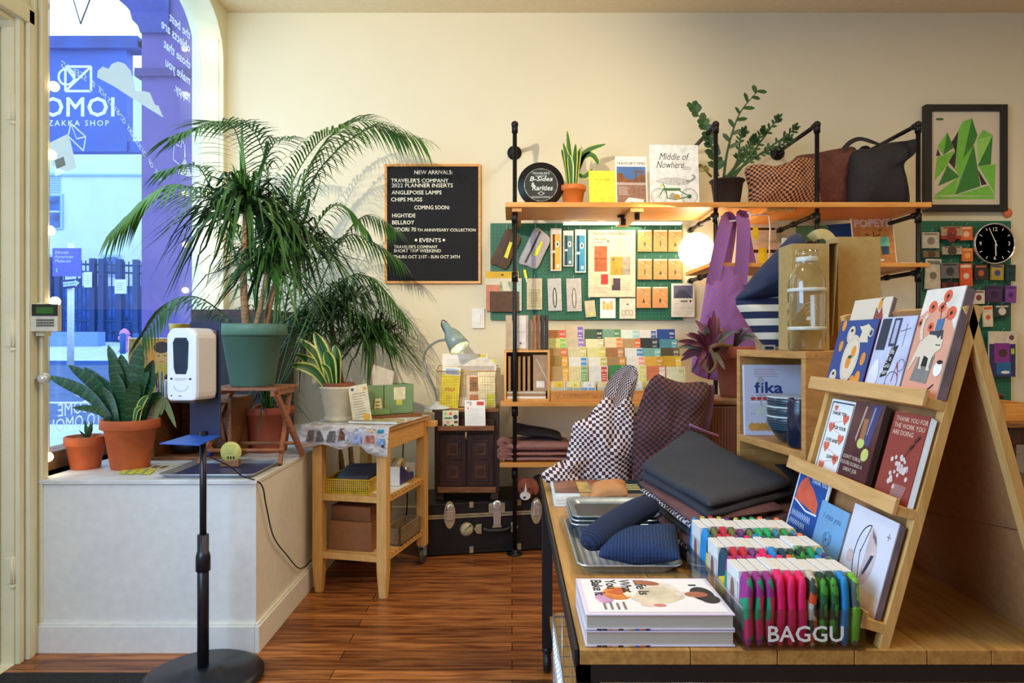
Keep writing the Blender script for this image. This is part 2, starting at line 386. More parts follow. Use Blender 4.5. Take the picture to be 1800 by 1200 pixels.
st(wallx([(YN, 0), (YB, 0), (YB, ZC), (YN, ZC)], [HA, HB, HD], XL-.2, XL, CREAM2), 'wall_left', at=(XL, 0, 0))
# mouldings between door and window
g = G()
for y0, y1, dx in ((2.745, 2.775, .018), (2.785, 2.82, .03), (2.83, 2.85, .02), (2.855, 2.875, .035), (2.885, 2.915, .022)):
    g.box((XL, y0, 0), (XL+dx, y1, 2.66 if y1 < 2.84 else ZC), CREAM2)
g.box((XL, 1.8, 2.6), (XL+.03, 2.82, 2.67), CREAM2)
st(g, 'trim_1', bevel=.004)
g = G(); g.box((XL-.1, 1.88, .01), (XL-.05, 2.735, 2.575), CREAM2); d = st(g, 'door_1', bevel=.003)
for z in (.38, 1.33, 2.24):
    h = G(); h.tube([(XL-.005, 2.742, z-.055), (XL-.005, 2.742, z+.055)], .009, CREAM2, 10); h.ball((XL-.005, 2.742, z-.062), .011, CREAM2)
    h.box((XL-.03, 2.735, z-.05), (XL+.003, 2.785, z+.05), CREAM2); h.obj('hinge', d, world=True)
# glazing
WG = glass('window_glass', (.95, .98, 1, 1), .35)
g = wallx(arch(YA-.01, YZ, .8, 3.575), [], -2.154, -2.15, WG); w1 = st(g, 'window_1')
g = G(); g.box((-2.2, YA, .72), (-2.08, YZ, .80), mat((150, 112, 80), .6, n=.2, s=20, bump=.2)); g.obj('window_sill', w1, world=True)
g = wallx(arch(-1.5, 1.55, .9, 3.1, .1, 3), [], -2.154, -2.15, WG); w2 = st(g, 'window_2')
# window seat platform
PX = -1.074; PZ = .72; PY = 2.865
g = G(); g.box((XL-.03, PY, 0), (PX, YB, PZ-.018), WHITE); st(g, 'trim_2', bevel=.002)
g = G(); g.box((XL-.17, PY-.012, PZ-.018), (PX+.006, YB, PZ), mat((222, 222, 216), .55, n=.06, s=9)); st(g, 'trim_3', bevel=.003)
g = G(); g.box((XL, PY-.02, 0), (PX, PY-.001, .112), WHITE).box((PX+.0005, PY-.02, 0), (PX+.02, YB-.03, .112), WHITE); g.box((XL, PY-.012, .112), (PX, PY-.001, .122), WHITE).box((PX+.0005, PY-.012, .112), (PX+.012, YB-.03, .122), WHITE)
st(g, 'baseboard_left', bevel=.002)
st(G().box((PX+.02, YB-.02, 0), (XR, YB, .14), WHITE), 'baseboard_back')
# ================================================================ outside
SKB = mat((205, 222, 238), .8, n=.03, s=1)
def gz(D):
    q = [(4.8, .3), (7, .45), (17, .72), (20, 1.0), (23, 1.28), (60, 1.3)]
    for (a, b_), (c, d_) in zip(q, q[1:]):
        if D <= c: return b_+(d_-b_)*(D-a)/(c-a)
    return 1.3
def ground(name, Ds, m):
    g = G(); vs = []; fs = []
    for i, D in enumerate(Ds): vs += [(-60, D, gz(D)), (2 if D > 5 else -2.3, D, gz(D))]
    for i in range(len(Ds)-1): fs.append((2*i, 2*i+1, 2*i+3, 2*i+2))
    st(g.add(vs, fs, m), name, solid=.05)
ASPH = mat((70, 92, 140), .85, n=.12, s=4); CONC = mat((190, 205, 220), .85, n=.05, s=3)
ground('sidewalk', [4.9, 7.0], CONC); ground('street', [7.0, 10, 13, 17], ASPH); ground('far_sidewalk', [17.1, 20, 23, 32], CONC)
st(G().box((-60, 17, gz(17)-.2), (2, 17.12, gz(17)+.1), mat((70, 110, 180), .8)), 'kerb')
st(G().box((-14, 8.8, gz(8.8)-.04), (-3, 8.93, gz(8.8)+.012), mat((225, 232, 240), .7)), 'road_line')
# facing building
bl = thing('building', 'white rendered building across the street behind the iron fence', 'building', (-14, 27, 1.3))
g = G(); g.box((-26, 27, 1.2), (-6, 34, 12), SKB); g.box((-26, 26.9, Z(306, 27)-.08), (-6, 27, Z(306, 27)), mat((150, 190, 230), .8)); g.obj('facade', bl, world=True)
PANE = mat((52, 96, 170), .25, n=.25, s=3)
for a, b_, c, e in ((82, 345, 107, 400), (184, 452, 208, 482), (64, 452, 97, 500)):
    g = G(); D = 26.98; g.box((X(a, D)-.09, D-.06, Z(e, D)-.06), (X(c, D)+.09, D, Z(b_, D)+.1), mat((160, 195, 235), .7))
    g.box((X(a, D), D-.08, Z(e, D)), (X(c, D), D-.03, Z(b_, D)), PANE); mz = (Z(e, D)+Z(b_, D))/2
    g.box((X(a, D), D-.1, mz-.03), (X(c, D), D-.03, mz+.03), SKB); g.obj('window', bl, world=True)
g = G()
for k in range(9): D = 27; g.box((X(84, D), D-.05, Z(338-k*4, D)), (X(107, D), D, Z(336-k*4, D)), mat((150, 190, 230), .8))
g.obj('louvre_vent', bl, world=True)
st(G().box((-26, 25.4, 1.2), (-6, 26, Z(503, 25.5)), mat((40, 84, 160), .9, n=.3, s=3)), 'hedge_wall')
# iron fence
FM = mat((22, 58, 120), .6, n=.1); fe = thing('iron_fence', 'tall dark blue iron picket fence along the far sidewalk', 'fence', (-13, 23, 1.28))
g = G(); D = 23
def fz(x): return Z(462, D)-(x+16)*.028
for z in (fz, lambda x: fz(x)-.25, lambda x: fz(x)-1.9): g.tube([(x, D, z(x)) for x in (-20, -15, -10, -6)], .035, FM, 6)
g.obj('rail', fe, world=True)
g = G()
for k in range(90): x = -19+k*.145; g.box((x-.016, D-.016, 1.3), (x+.016, D+.016, fz(x)+.13), FM)
g.obj('picket', fe, world=True, kind='stuff')
for x in (X(88, D), X(103, D), X(164, D), X(180, D), X(211, D), X(240, D)): G().box((x-.09, D-.09, 1.25), (x+.09, D+.09, fz(x)+.2), FM).obj('post', fe, world=True)
for a, b_, c, e, t in ((148, 478, 162, 505, 'white notice fixed beside a fence post'), (202, 491, 223, 516, 'square white notice further right on the iron fence')):
    g = G(); D = 22.85; g.box((X(a, D), D-.02, Z(e, D)), (X(c, D), D, Z(b_, D)), mat((215, 222, 240), .7)); g.y = D-.02
    g.scrib(X(a+3, D), Z(e-5, D), X(c-3, D), Z(b_+5, D), 4, mat((160, 175, 215), .8)); g.obj('notice', fe, world=True)
g = G(); D = 21.5; g.box((X(60, D), D, .9), (X(172, D), D+.4, Z(583, D)), mat((120, 150, 205), .85)); g.obj('low_wall', None, kind='structure')
# street sign pole
D = 16.5; sp = thing('street_sign', 'white street pole carrying a purple museum sign and one-way arrow', 'sign', (X(124, D), D, gz(D)))
g = G(); g.tube([(X(124, D), D, gz(D)), (X(125, D), D, Z(428, D))], .075, mat((225, 230, 240), .6), 10); g.obj('pole', sp, world=True)
g = G(); g.box((X(97, D), D-.1, Z(486, D)), (X(147, D), D-.08, Z(437, D)), mat((92, 98, 205), .6)); g.y = D-.1; LT = mat((200, 208, 245), .6)
for i, t in enumerate(('African', 'American', 'Museum')): g.text(t, .115, X(101, D), Z(447+i*7.5, D), LT, 'LEFT')
g.rect(X(103, D), Z(479, D), X(106, D), Z(472, D), mat((140, 190, 190), .6)); g.obj('museum_sign_panel', sp, world=True)
g = G(MX.Translation(P(131, 499, D)+V((0, -.12, 0))) @ MX.Rotation(-.1, 4, 'Y')); g.box((-.24, 0, -.105), (.24, .015, .105), mat((20, 44, 110), .6))
g.poly([(-.2, -.055), (.09, -.055), (.09, -.09), (.2, 0), (.09, .09), (.09, .055), (-.2, .055)], mat((190, 215, 250), .6)); g.text('ONE WAY', .075, -.06, -.028, mat((20, 44, 110), .6), bold=.01); g.obj('one_way_sign', sp, world=True)
D = 20; g = G(); c = V((X(219, D), D, gz(D))); PK = mat((215, 130, 190), .6)
g.lathe([(.16, 0), (.16, .06), (.11, .08), (.11, .48), (.14, .5), (.14, .55), (.1, .62), (.03, .68)], PK, c, 14); g.ball(c+V((.12, 0, .4)), .07, PK).ball(c+V((-.12, 0, .4)), .07, PK)
g.obj('fire_hydrant', None, 'pink fire hydrant on the far sidewalk', 'fire hydrant', at=c)
for px, t in ((216, 'blue bollard in front of the fire hydrant'), (239, 'blue bollard right of the fire hydrant')):
    D = 19.5; g = G(); c = V((X(px, D), D, gz(D))); g.lathe([(.075, 0), (.075, .55), (.05, .58), (.001, .59)], mat((40, 90, 160), .6), c, 12); g.obj('bollard', None, t, 'bollard', at=c)
# projecting shop sign and pier
D = 6.2; BS = mat((38, 84, 178), .55, n=.12, s=1.5); s_ = thing('shop_sign', 'deep blue hanging shop sign with a square logo and white lettering', 'sign', P(150, 266, D))
g = G(); g.box((X(60, D), D, Z(266, D)), (X(223, D), D+.1, Z(88, D)), BS); g.box((X(60, D), D-.05, Z(88, D)), (X(247, D), D+.12, Z(67, D)), mat((28, 66, 150), .6, n=.2, s=4))
g.box((X(223, D), D+.02, Z(266, D)), (X(247, D), D+.1, Z(247, D)), BS); g.y = D; WL = mat((222, 230, 250), .6)
g.text('OMOI', .245, X(139, D), Z(204, D), WL, bold=.02, sp=1.05); g.text('ZAKKA SHOP', .072, X(138, D), Z(221, D), WL, bold=.004, sp=1.35)
x0, x1, z0, z1 = X(115, D), X(160, D), Z(160, D), Z(117, D)
g.line([(x0, z0), (x1, z0), (x1, z1), (x0, z1), (x0, z0)], .022, WL).line([(x0, z0), (x1, z1)], .02, WL).line([(x0+.1, (z0+z1)/2-.02), (x0, z1)], .018, WL).ring(x0+.01, z0+.13, .072, .02, WL)
g.obj('sign_board', s_, world=True); G().tube([(X(240, 6.2), 6.25, Z(78, 6.2)), (-2.5, 5.4, Z(78, 6.2))], .03, IRON, 8).obj('bracket', s_, world=True)
PUR = mat((98, 84, 158), .8, n=.06, s=2); g = G(); D = 5.0
g.box((X(249, D), D, .3), (-2.15, D+.5, 4.4), PUR); g.box((X(240, D), D-.03, Z(136, D)), (-2.15, D+.5, Z(122, D)), mat((76, 64, 130), .8)); g.box((-2.2, 4.82, .3), (-2.15, D, 4.4), PUR)
g.prism([(X(a, D), Z(b_, D)) for a, b_ in ((205, -40), (209, 0), (222, 10), (232, 22), (236, 38), (246, 48), (250, 60), (300, 60), (300, -40))], D-.03, D+.4, mat((60, 70, 150), .8))
g.obj('pier', None, kind='structure')
# window decals (stickers on the pane, read from the street)
def gp(px, py): D = -2.148*F/(px-900); return (D, Z(py, D))
def sticker(name, c):
    m, nt, b = newmat(name); L = nt.links.new; tr = nd(nt, 'ShaderNodeBsdfTranslucent'); tr.inputs[0].default_value = lin(c); no = nd(nt, 'ShaderNodeTexNoise', in_Scale=20.0); mx = nd(nt, 'ShaderNodeMixShader'); mx.inputs[0].default_value = .55
    b.inputs['Base Color'].default_value = lin(c); L(no.outputs[0], b.inputs['Roughness']); L(b.outputs[0], mx.inputs[1]); L(tr.outputs[0], mx.inputs[2]); L(mx.outputs[0], nt.nodes['Material Output'].inputs[0]); return m
DEC = sticker('vinyl_grey', (216, 218, 206)); DW = sticker('vinyl_white', (236, 238, 245))
def decal(name, lab, fn):
    g = G(MX.Translation((-2.1465, 0, 0)) @ MX.Rotation(PI/2, 4, 'Z')); fn(g)     # local x -> world y, local -y -> world +x
    o = g.obj(name, None, lab, 'window sticker'); return o
def Q(L): return [gp(a, b_) for a, b_ in L]
def cloud(g): g.poly(Q([(170, 136), (171, 124), (180, 117), (190, 121), (196, 112), (207, 108), (219, 112), (229, 124), (236, 145), (238, 160), (250, 160), (256, 161), (263, 163), (268, 175), (272, 184), (278, 186), (283, 198), (287, 207), (240, 178), (200, 152)]), DEC)
decal('cloud_decal', 'pale grey cloud sticker on the arched window pane', cloud)
def camd(g):
    g.poly(Q([(84, 252), (117, 236), (123, 247), (134, 294), (97, 310), (88, 280)]), DEC); g.poly(Q([(95, 282), (111, 275), (115, 290), (99, 297)]), mat((150, 180, 220), .7)); g.poly(Q([(80, 248), (87, 246), (85, 262), (81, 262)]), DEC)
decal('camera_decal', 'tilted pale grey camera sticker low on the arched window', camd)
def env(g): g.line(Q([(124, 217), (119, 239), (146, 265), (150, 240), (124, 217)]), .008, DW).line(Q([(124, 217), (134, 244), (150, 240)]), .006, DW)
decal('envelope_decal', 'white outline envelope sticker under the shop sign lettering', env)
decal('arrow_decal', 'grey outline triangle sticker at the top of the window', lambda g: g.line(Q([(127, -5), (141, 42), (158, -2)]), .01, mat((140, 140, 190), .7)))
def tagd(g):
    g.line(Q([(306, 242), (320, 248), (324, 254), (324, 285), (318, 292), (304, 280), (306, 242)]), .006, DW).line(Q([(309, 246), (318, 250), (318, 258), (309, 254), (309, 246)]), .005, DW)
    g.line(Q([(324, 254), (325, 276)]), .01, DW); g.poly(Q([(324, 277), (312, 305), (338, 312)]), DEC); g.ring(*gp(324, 299), .028, .006, mat((110, 100, 170), .7))
decal('tag_decal', 'white outline luggage tag sticker near the palm fronds', tagd)
def tline(s, px, py, size, m=DW, ang=0, bold=.015, al='RIGHT'):
    def f(g): y, z = gp(px, py); g.text(s, size, y, z, m, 'LEFT', bold, rot=ang, flip=True)
    return f
def best():
    t = thing('slogan_decal', 'mirrored white slogan about objects that make you happy', 'window sticker', (-2.1465, 4.3, Z(180, 4.3)))
    for s, px, py in (('the best', 334, 70), ('objects are', 334, 93), ('those that', 334, 122), ('make you', 334, 150), ('happy.', 334, 180)): g = G(MX.Translation((-2.1465, 0, 0)) @ MX.Rotation(PI/2, 4, 'Z')); tline(s, px, py, .084, bold=.02)(g); g.obj('lettering', t, world=True)
best()
def voy(g):
    s = 'IMAGE OF DISCOVERY CONSISTS NOT IN SEEKING'; q = cr([V((*gp(a, b_), 0)) for a, b_ in ((283, 322), (245, 262), (205, 200), (160, 150), (97, 112))], 11); n = len(s)
    for i, c_ in enumerate(s):
        p = q[int(i*(len(q)-2)/n)]; p2 = q[int(i*(len(q)-2)/n)+1]; a = math.atan2(p.y-p2.y, p.x-p2.x)
        if c_ != ' ': g.text(c_, .046, p.x, p.y, DEC, bold=.012, rot=a, flip=True); g.l -= LU
decal('quotation_decal', 'mirrored diagonal line of grey capitals crossing the pane', voy)
def hel():
    t = thing('welcome_decal', 'mirrored white welcome lettering low on the window', 'window sticker', (-2.1465, 3.5, 1.0))
    for s, px, py in (('HELLO', 187, 691), ('WELCOME', 194, 717), ('TO OMOI', 178, 743)): g = G(MX.Translation((-2.1465, 0, 0)) @ MX.Rotation(PI/2, 4, 'Z')); tline(s, px, py, .088, bold=.006)(g); g.obj('lettering', t, world=True)
hel()
# ================================================================ window corner
BULB = mat((255, 226, 178), .4, n=0, emit=16)
def lights(name, lab, bulbs, wire):
    t = thing(name, lab, 'string lights', wire[0]); G().tube(wire, .0022, mat((225, 215, 190), .5), 5).obj('wire', t, world=True)
    for c, dr, on in bulbs:
        g = G(); c = V(c); dr = V(dr); g.tube([c-dr*.05, c-dr*.018], .009, mat((235, 230, 215), .5), 8); g.obj('socket', t, world=True)
        g = G(); g.ball(c, .021, BULB if on else CHROME); g.obj('bulb', t, world=True)
wl = [V((XL+.01, 2.935, z)) for z in (3.55, 3.0, 2.42, 2.1, 1.8, 1.46, 1.2, .92, .78)]
lights('string_lights', 'string of round warm bulbs running down the left window casing', [(P(95, 152, 2.95), (.9, 0, -.4), 1), (P(90, 272, 2.95), (1, 0, -.2), 1), (P(87, 405, 2.95), (1, 0, 0), 1), (P(97, 530, 2.95), (.9, 0, -.2), 1), (P(84, 803, 2.95)+V((0, 0, .0)), (.9, 0, .2), 1), (P(78, 10, 2.95), (.8, 0, .1), 0)], cr(wl, 4))
rb = [(367, 85), (365, 167), (366, 340), (366, 430), (366, 510), (366, 600)]
lights('string_lights', 'string of round warm bulbs on the far window jamb behind the palm', [(P(a, b_, 4.66), (.6, -.6, 0), 1) for a, b_ in rb], cr([V((XL-.02, 4.70, z)) for z in (3.5, 3.2, 2.9, 2.3, 1.9, 1.2, .8)], 4))
D = 2.84; g = G(); g.box((-1.999, D-.015, Z(590, D)), (X(82, D), D+.03, Z(533, D)), CREAM2); g.obj('keypad_backplate', None, kind='structure')
t = thing('alarm_keypad', 'cream alarm keypad with green screen mounted on the window casing', 'keypad', P(78, 584, 2.88))
D = 2.86; g = G(); g.box((X(52, 2.8), D-.065, Z(583, D)), (X(102, 2.8), D-.035, Z(536, D)), mat((214, 208, 186), .5)); g.obj('case', t, world=True, bevel=.004)
g = G(); g.box((X(58, 2.8), D-.068, Z(556, D)), (X(102.5, 2.8), D-.064, Z(536, D)), BLK); g.y = D-.068; g.rect(X(66, 2.8), Z(552, D), X(96, 2.8), Z(541, D), mat((40, 96, 34), .3, emit=.15)); g.obj('screen', t, world=True)
g = G()
for i in range(3):
    for j in range(6): g.box((X(66+j*5.3, 2.8), D-.069, Z(574-i*4.6, D)), (X(70+j*5.3, 2.8), D-.065, Z(571-i*4.6, D)), mat((110, 105, 85), .6))
g.obj('buttons', t, world=True)
g = G(); g.ball(P(72, 665, 2.83)+V((.012, 0, 0)), .024, mat((215, 212, 200), .25, .3)).tube([(XL, 2.83, Z(665, 2.83)), (XL+.03, 2.83, Z(665, 2.83))], .01, STEEL); g.obj('round_knob', None, kind='structure')
def pot(parent, c, r, h, m, rim=.2, foot=.72, rt=1.06, name='pot', soil=True, n=36):
    g = G(); g.lathe([(r*foot*.97, 0), (r*foot, .004), (r*(foot+.93-foot)*1.0 if 0 else r*(foot+(1-foot)*.75), h*(1-rim)), (r*1.0, h*(1-rim)), (r*rt, h*(1-rim)+.004), (r*rt, h-.004), (r*rt-.003, h), (r*.93, h), (r*.9, h*.86)], m, c, n)
    o = g.obj(name, parent, world=True)
    if soil: G().lathe([(.001, h*.87), (r*.9, h*.86)], SOIL, c, 20).obj('soil', parent, world=True)
    return o
# small terracotta pot with succulent
c = V((-1.955, 3.13, PZ)); t = thing('potted_succulent', 'small terracotta pot with a sprouting succulent, left of the large snake plant', 'potted plant', c)
pot(t, c, .082, .148, TERRA, .28, .74); g = G(); SUC = mat((70, 110, 78), .6)
for a, l, e in ((.4, .07, .6), (1.8, .1, 1.1), (3.3, .06, .4), (4.6, .08, .8), (5.6, .11, 1.0), (2.6, .1, 1.3)):
    d = V((math.cos(a)*math.cos(e), math.sin(a)*math.cos(e), math.sin(e))); b0 = c+V((.01, 0, .125)); strip(g, [b0, b0+d*l*.5, b0+d*l], .022, SUC, fold=.3, taper=lance)
g.obj('foliage', t, world=True)
SNK = bands('snake_leaf', [(0, (34, 74, 44)), (.3, (58, 104, 62)), (.62, (26, 60, 40)), (.8, (48, 92, 56))], 'Y', 9, .12, .4)
SNV = bands('snake_leaf_variegated', [(0, (206, 208, 96)), (.16, (52, 108, 48)), (.5, (40, 92, 42)), (.84, (206, 208, 96))], 'X', .999, .04, .4)
def snake(g, c, tips, w, m, D):
    for k, tp in enumerate(tips):
        px, py = tp[:2]; dd = tp[2] if len(tp) > 2 else R.uniform(-.07, .07); ww = tp[3] if len(tp) > 3 else w
        e = P(px, py, D+dd); bx = V((max(-.06, min(.06, (e.x-c.x)*.35)), dd*.5, 0)); b0 = V(c)+bx
        mid = b0*.5+e*.5+V((-(e.x-c.x)*.10, 0, .03)); q = cr([b0, mid, e], 6); a = R.uniform(-.5, .5)
        strip(g, q, ww, m, up=(math.sin(a), -math.cos(a), .1), fold=.22, taper=lance)
# large terracotta pot, snake plant
c = V((-1.755, 3.14, PZ)); t = thing('potted_snake_plant', 'large snake plant with dark banded leaves in a terracotta pot on the window seat', 'potted plant', c)
pot(t, c, .118, .225, TERRA, .2, .68); g = G()
snake(g, c+V((0, 0, .19)), [(82, 660, -.02), (120, 641, .02), (147, 645, .05), (127, 716, -.05, .035), (190, 606, .08), (196, 622, -.06), (200, 640, .0, .075), (222, 648, .05, .08), (247, 604, -.02, .075), (270, 632, .06, .06), (278, 655, -.03, .06), (284, 690, .03, .05), (240, 668, -.08), (180, 680, -.08, .05), (213, 622, -.03, .07), (236, 636, .04, .078), (262, 652, -.04, .066), (172, 660, .03, .06), (205, 655, -.07, .07)], .062, SNK, 3.14)
g.obj('foliage', t, world=True); g = G(); snake(g, c+V((.04, -.04, .19)), [(261, 694, -.07, .03), (250, 715, -.09, .025)], .03, SNV, 3.14); g.obj('variegated_leaf', t, world=True)
g = G()
for px, py in ((283, 730), (310, 752), (268, 750)): strip(g, cr([c+V((.1, 0, .2)), P(285, 702, 3.18), P(px, py, 3.16)], 6), .035, mat((122, 134, 84), .7), up=(0, -1, 0), taper=lance)
g.obj('wilted_leaf', t, world=True)
# papers on the seat
def flat(name, lab, cat, c4, m, th=.0015, grp=None, art=None):
    # c4: corners near-left, near-right, far-right, far-left
    g = G(); c4 = [V(p) for p in c4]; u = V((0, 0, th)); g.add(c4+[p+u for p in c4], [(3, 2, 1, 0), (4, 5, 6, 7), (0, 1, 5, 4), (1, 2, 6, 5), (2, 3, 7, 6), (3, 0, 4, 7)], m)
    if art:
        def q(a, b_, k=.0004): return c4[0]*(1-a)*(1-b_)+c4[1]*a*(1-b_)+c4[2]*a*b_+c4[3]*(1-a)*b_+u+V((0, 0, k))
        for i, (a0, b0, a1, b1, mm) in enumerate(art): g.add([q(a0, b0, .0004+i*.0001), q(a1, b0, .0004+i*.0001), q(a1, b1, .0004+i*.0001), q(a0, b1, .0004+i*.0001)], [(0, 1, 2, 3)], mm)
    return g.obj(name, None, lab, cat, grp)
def onz(px, py, z): D = (HC-z)*F/(py-600); return P(px, py, D)
YEL = mat((214, 214, 74), .7); z = PZ+.001
flat('paper_sheet', 'printed sheet lying behind the yellow notes on the window seat', 'paper', [onz(238, 826, z), onz(278, 828, z), onz(322, 814, z), onz(262, 813, z)], mat((206, 204, 178), .7), art=[(.1+.3*i, .3, .3+.3*i, .6, mat((120, 90, 60), .7)) for i in range(3)])
for a, s_ in ((208, 'yellow note card on the window seat, left of its twin'), (237, 'yellow note card on the window seat, beside the blue tray')):
    flat('note_card', s_, 'note', [onz(a, 832, z+.002), onz(a+25, 834, z+.002), onz(a+38, 824, z+.002), onz(a+12, 823, z+.002)], YEL, art=[(.4, 0, .6, .9, mat((150, 160, 130), .7))])
# tray
g = G(); T0 = [(278, 838), (470, 840), (478, 812), (322, 812)]; c4 = [V((-1.49, 2.885, PZ)), V((-1.085, 2.885, PZ)), V((-1.085, 3.27, PZ)), V((-1.49, 3.27, PZ))]
def rr(x0, y0, x1, y1, r, z, n=6):
    p = []
    for cx, cy, a0 in ((x1-r, y1-r, 0), (x0+r, y1-r, PI/2), (x0+r, y0+r, PI), (x1-r, y0+r, 1.5*PI)): p += [V((cx+r*math.cos(a0+PI/2*k/n), cy+r*math.sin(a0+PI/2*k/n), z)) for k in range(n+1)]
    return p
def tray(g, x0, y0, x1, y1, z, h, m, m2, r=.03, M=None):
    L = [rr(x0+.018, y0+.018, x1-.018, y1-.018, r, z), rr(x0, y0, x1, y1, r, z+h), rr(x0-.004, y0-.004, x1+.004, y1+.004, r, z+h), rr(x0-.004, y0-.004, x1+.004, y1+.004, r, z+h-.003)]
    n = len(L[0]); vs = [p for q in L for p in q]; fs = [(i*n+k, i*n+(k+1) % n, (i+1)*n+(k+1) % n, (i+1)*n+k) for i in range(3) for k in range(n)]
    if M is not None: vs = [M @ p for p in vs]
    g.add(vs, fs, m, True); q = [p+V((0, 0, .001)) for p in vs[:n]]; g.add(q, [tuple(range(n))], m2); q = [p-V((0, 0, .0008)) for p in vs[:n]]; g.add(q, [tuple(range(n-1, -1, -1))], m)
tray(g, -1.5, 2.885, -1.095, 3.26, PZ+.001, .018, STEEL, mat((52, 58, 92), .35, n=.1)); g.obj('serving_tray', None, 'navy blue metal tray with a silver rim on the window seat edge', 'tray', solid=0)
c = onz(406, 819, PZ+.004); t = thing('card_stand', 'round yellow card standing in a small wooden block on the blue tray', 'card holder', c)
g = G(); g.cb(c+V((0, 0, .013)), (.085, .035, .026), BRNW); g.obj('wooden_block', t, world=True, bevel=.002)
g = G(MX.Translation(c+V((0, 0, .065)))); g.lathe([(.001, -.001), (.049, -.001), (.049, .001), (.001, .001)], mat((214, 204, 112), .7), n=28, T=MX.Rotation(PI/2, 4, 'X')); g.y = -.001; g.scrib(-.03, -.01, .03, .035, 6, mat((80, 80, 60), .7), .15)
for i in (-1, 0, 1): g.rect(i*.013-.004, -.032, i*.013+.004, -.02, INK)
g.obj('round_card', t, world=True)
# wooden crate on the seat
x0, x1, y0, y1, z0, z1 = -1.765, -1.37, 3.33, 3.62, PZ, 1.02; w = .018
t = thing('wooden_crate', 'open wooden crate shelf behind the snake plant on the window seat', 'crate', ((x0+x1)/2, 3.4, z0))
for a, b_, n_ in (((x0, y0, z0), (x0+w, y1, z1-w), 'side_panel'), ((x1-w, y0, z0), (x1, y1, z1-w), 'side_panel'), ((x0+w, y0, z0), (x1-w, y1, z0+w), 'bottom_panel'), ((x0, y0, z1-w), (x1, y1, z1), 'top_panel'), ((x0+w, y1-.008, z0+w), (x1-w, y1, z1-w), 'back_panel')): G().box(a, b_, BRNW).obj(n_, t, world=True, bevel=.0015)
g = G(); c = V((-1.64, 3.42, z0+w)); g.ball(c+V((0, 0, .048)), .075, mat((22, 22, 24), .4, n=.3, s=60, bump=.4), sc=(1, .6, .64)); g.obj('black_pouch', None, 'crumpled black pouch lying inside the wooden crate', 'pouch')
c = V((-1.50, 3.36, z0+w)); t = thing('blue_jar', 'small blue jar with an orange band inside the crate', 'jar', c)
G().lathe([(.024, 0), (.027, .006), (.027, .05), (.022, .056), (.001, .057)], mat((34, 62, 160), .3), c, 18).obj('body', t, world=True); G().lathe([(.0275, .03), (.0275, .045)], mat((220, 130, 50), .6), c, 18).obj('band', t, world=True); G().lathe([(.023, .056), (.023, .072), (.001, .073)], mat((40, 70, 150), .4), c, 18).obj('lid', t, world=True)
c = V((-1.69, 3.47, z1)); t = thing('paper_cup', 'tall stack of yellow and white paper cups behind the sanitizer dispenser', 'cup', c)
g = G()
for k in range(6): z = k*.03; g.lathe([(.026, z), (.034, z+.09), (.036, z+.092), (.034, z+.095)], mat((226, 220, 196) if k % 3 else (214, 178, 60), .6), c, 20)
g.obj('cup_stack', t, world=True); G().lathe([(.034, .2), (.047, .36), (.05, .365), (.046, .37), (.03, .21)], mat((220, 190, 80), .6), c, 22).obj('yellow_cup', t, world=True)
c = V((-1.742, 3.385, z1)); t = thing('pen_cup', 'clear cup of coloured pens on the wooden crate', 'pen holder', c)
G().lathe([(.02, 0), (.02, .05)], CLEAR, c, 18).obj('cup', t, world=True)
for k in range(7):
    a = k*.9; d = V((math.cos(a)*.013, math.sin(a)*.013, 0)); G().tube([c+d+V((0, 0, .002)), c+d*1.6+V((0, 0, .09+.02*(k % 3)))], .0035, mat([(90, 80, 190), (210, 60, 120), (40, 120, 190), (230, 230, 240), (60, 60, 70), (190, 90, 190), (60, 160, 200)][k], .4), 7).obj('pen', t, world=True)
c = V((-1.70, 3.37, z1)); t = thing('hand_gel_bottle', 'small clear bottle with a dark cap beside the pens', 'bottle', c)
G().lathe([(.014, 0), (.016, .004), (.016, .085), (.01, .095)], mat((205, 210, 225), .3), c, 16).obj('body', t, world=True); G().lathe([(.011, .094), (.011, .118), (.001, .119)], BLK, c, 14).obj('cap', t, world=True)
# picture book behind the snake plant
g = G(); g.prism([(-.13, 0), (.12, 0), (.12, .33), (-.13, .33)], 0, .025, mat((224, 216, 196), .6)); g.y = 0; g.rect(-.125, .005, .06, .325, mat((150, 120, 60), .6, n=.3)); g.rect(.06, .005, .118, .325, mat((40, 36, 40), .6)); g.rect(-.03, .005, .1, .32, mat((206, 132, 38), .6))
g.disc(.04, .225, .035, mat((204, 158, 80), .6), .05).disc(.035, .28, .04, mat((50, 36, 28), .6), .03).poly([(-.0, .19), (.08, .19), (.1, .02), (-.03, .02)], mat((196, 166, 60), .6)).rect(.015, .235, .028, .239, INK).rect(.048, .235, .06, .239, INK).rect(.025, .205, .05, .208, mat((150, 60, 50), .6))
g.obj('picture_book', None, 'ochre picture book with a painted face, standing behind the snake plant', 'book', M=TR((-1.84, 3.50, PZ+.27), .1, .06))
G().cb((-1.85, 3.56, PZ+.134), (.17, .2, .268), mat((70, 60, 70), .7)).obj('grey_box', None, 'dark box behind the snake plant holding up the picture book', 'box')
# dark tall cabinet by the far jamb
t = thing('dark_cabinet', 'tall dark wooden cabinet in the window corner behind the plants', 'cabinet', (-1.72, 4.45, PZ))
G().box((-2.0, 4.25, PZ), (-1.50, 4.7, 1.50), DARKW).obj('body', t, world=True, bevel=.004)
G().box((-1.96, 4.23, PZ+.04), (-1.54, 4.25, 1.46), mat((30, 24, 26), .5)).obj('door', t, world=True, bevel=.003)
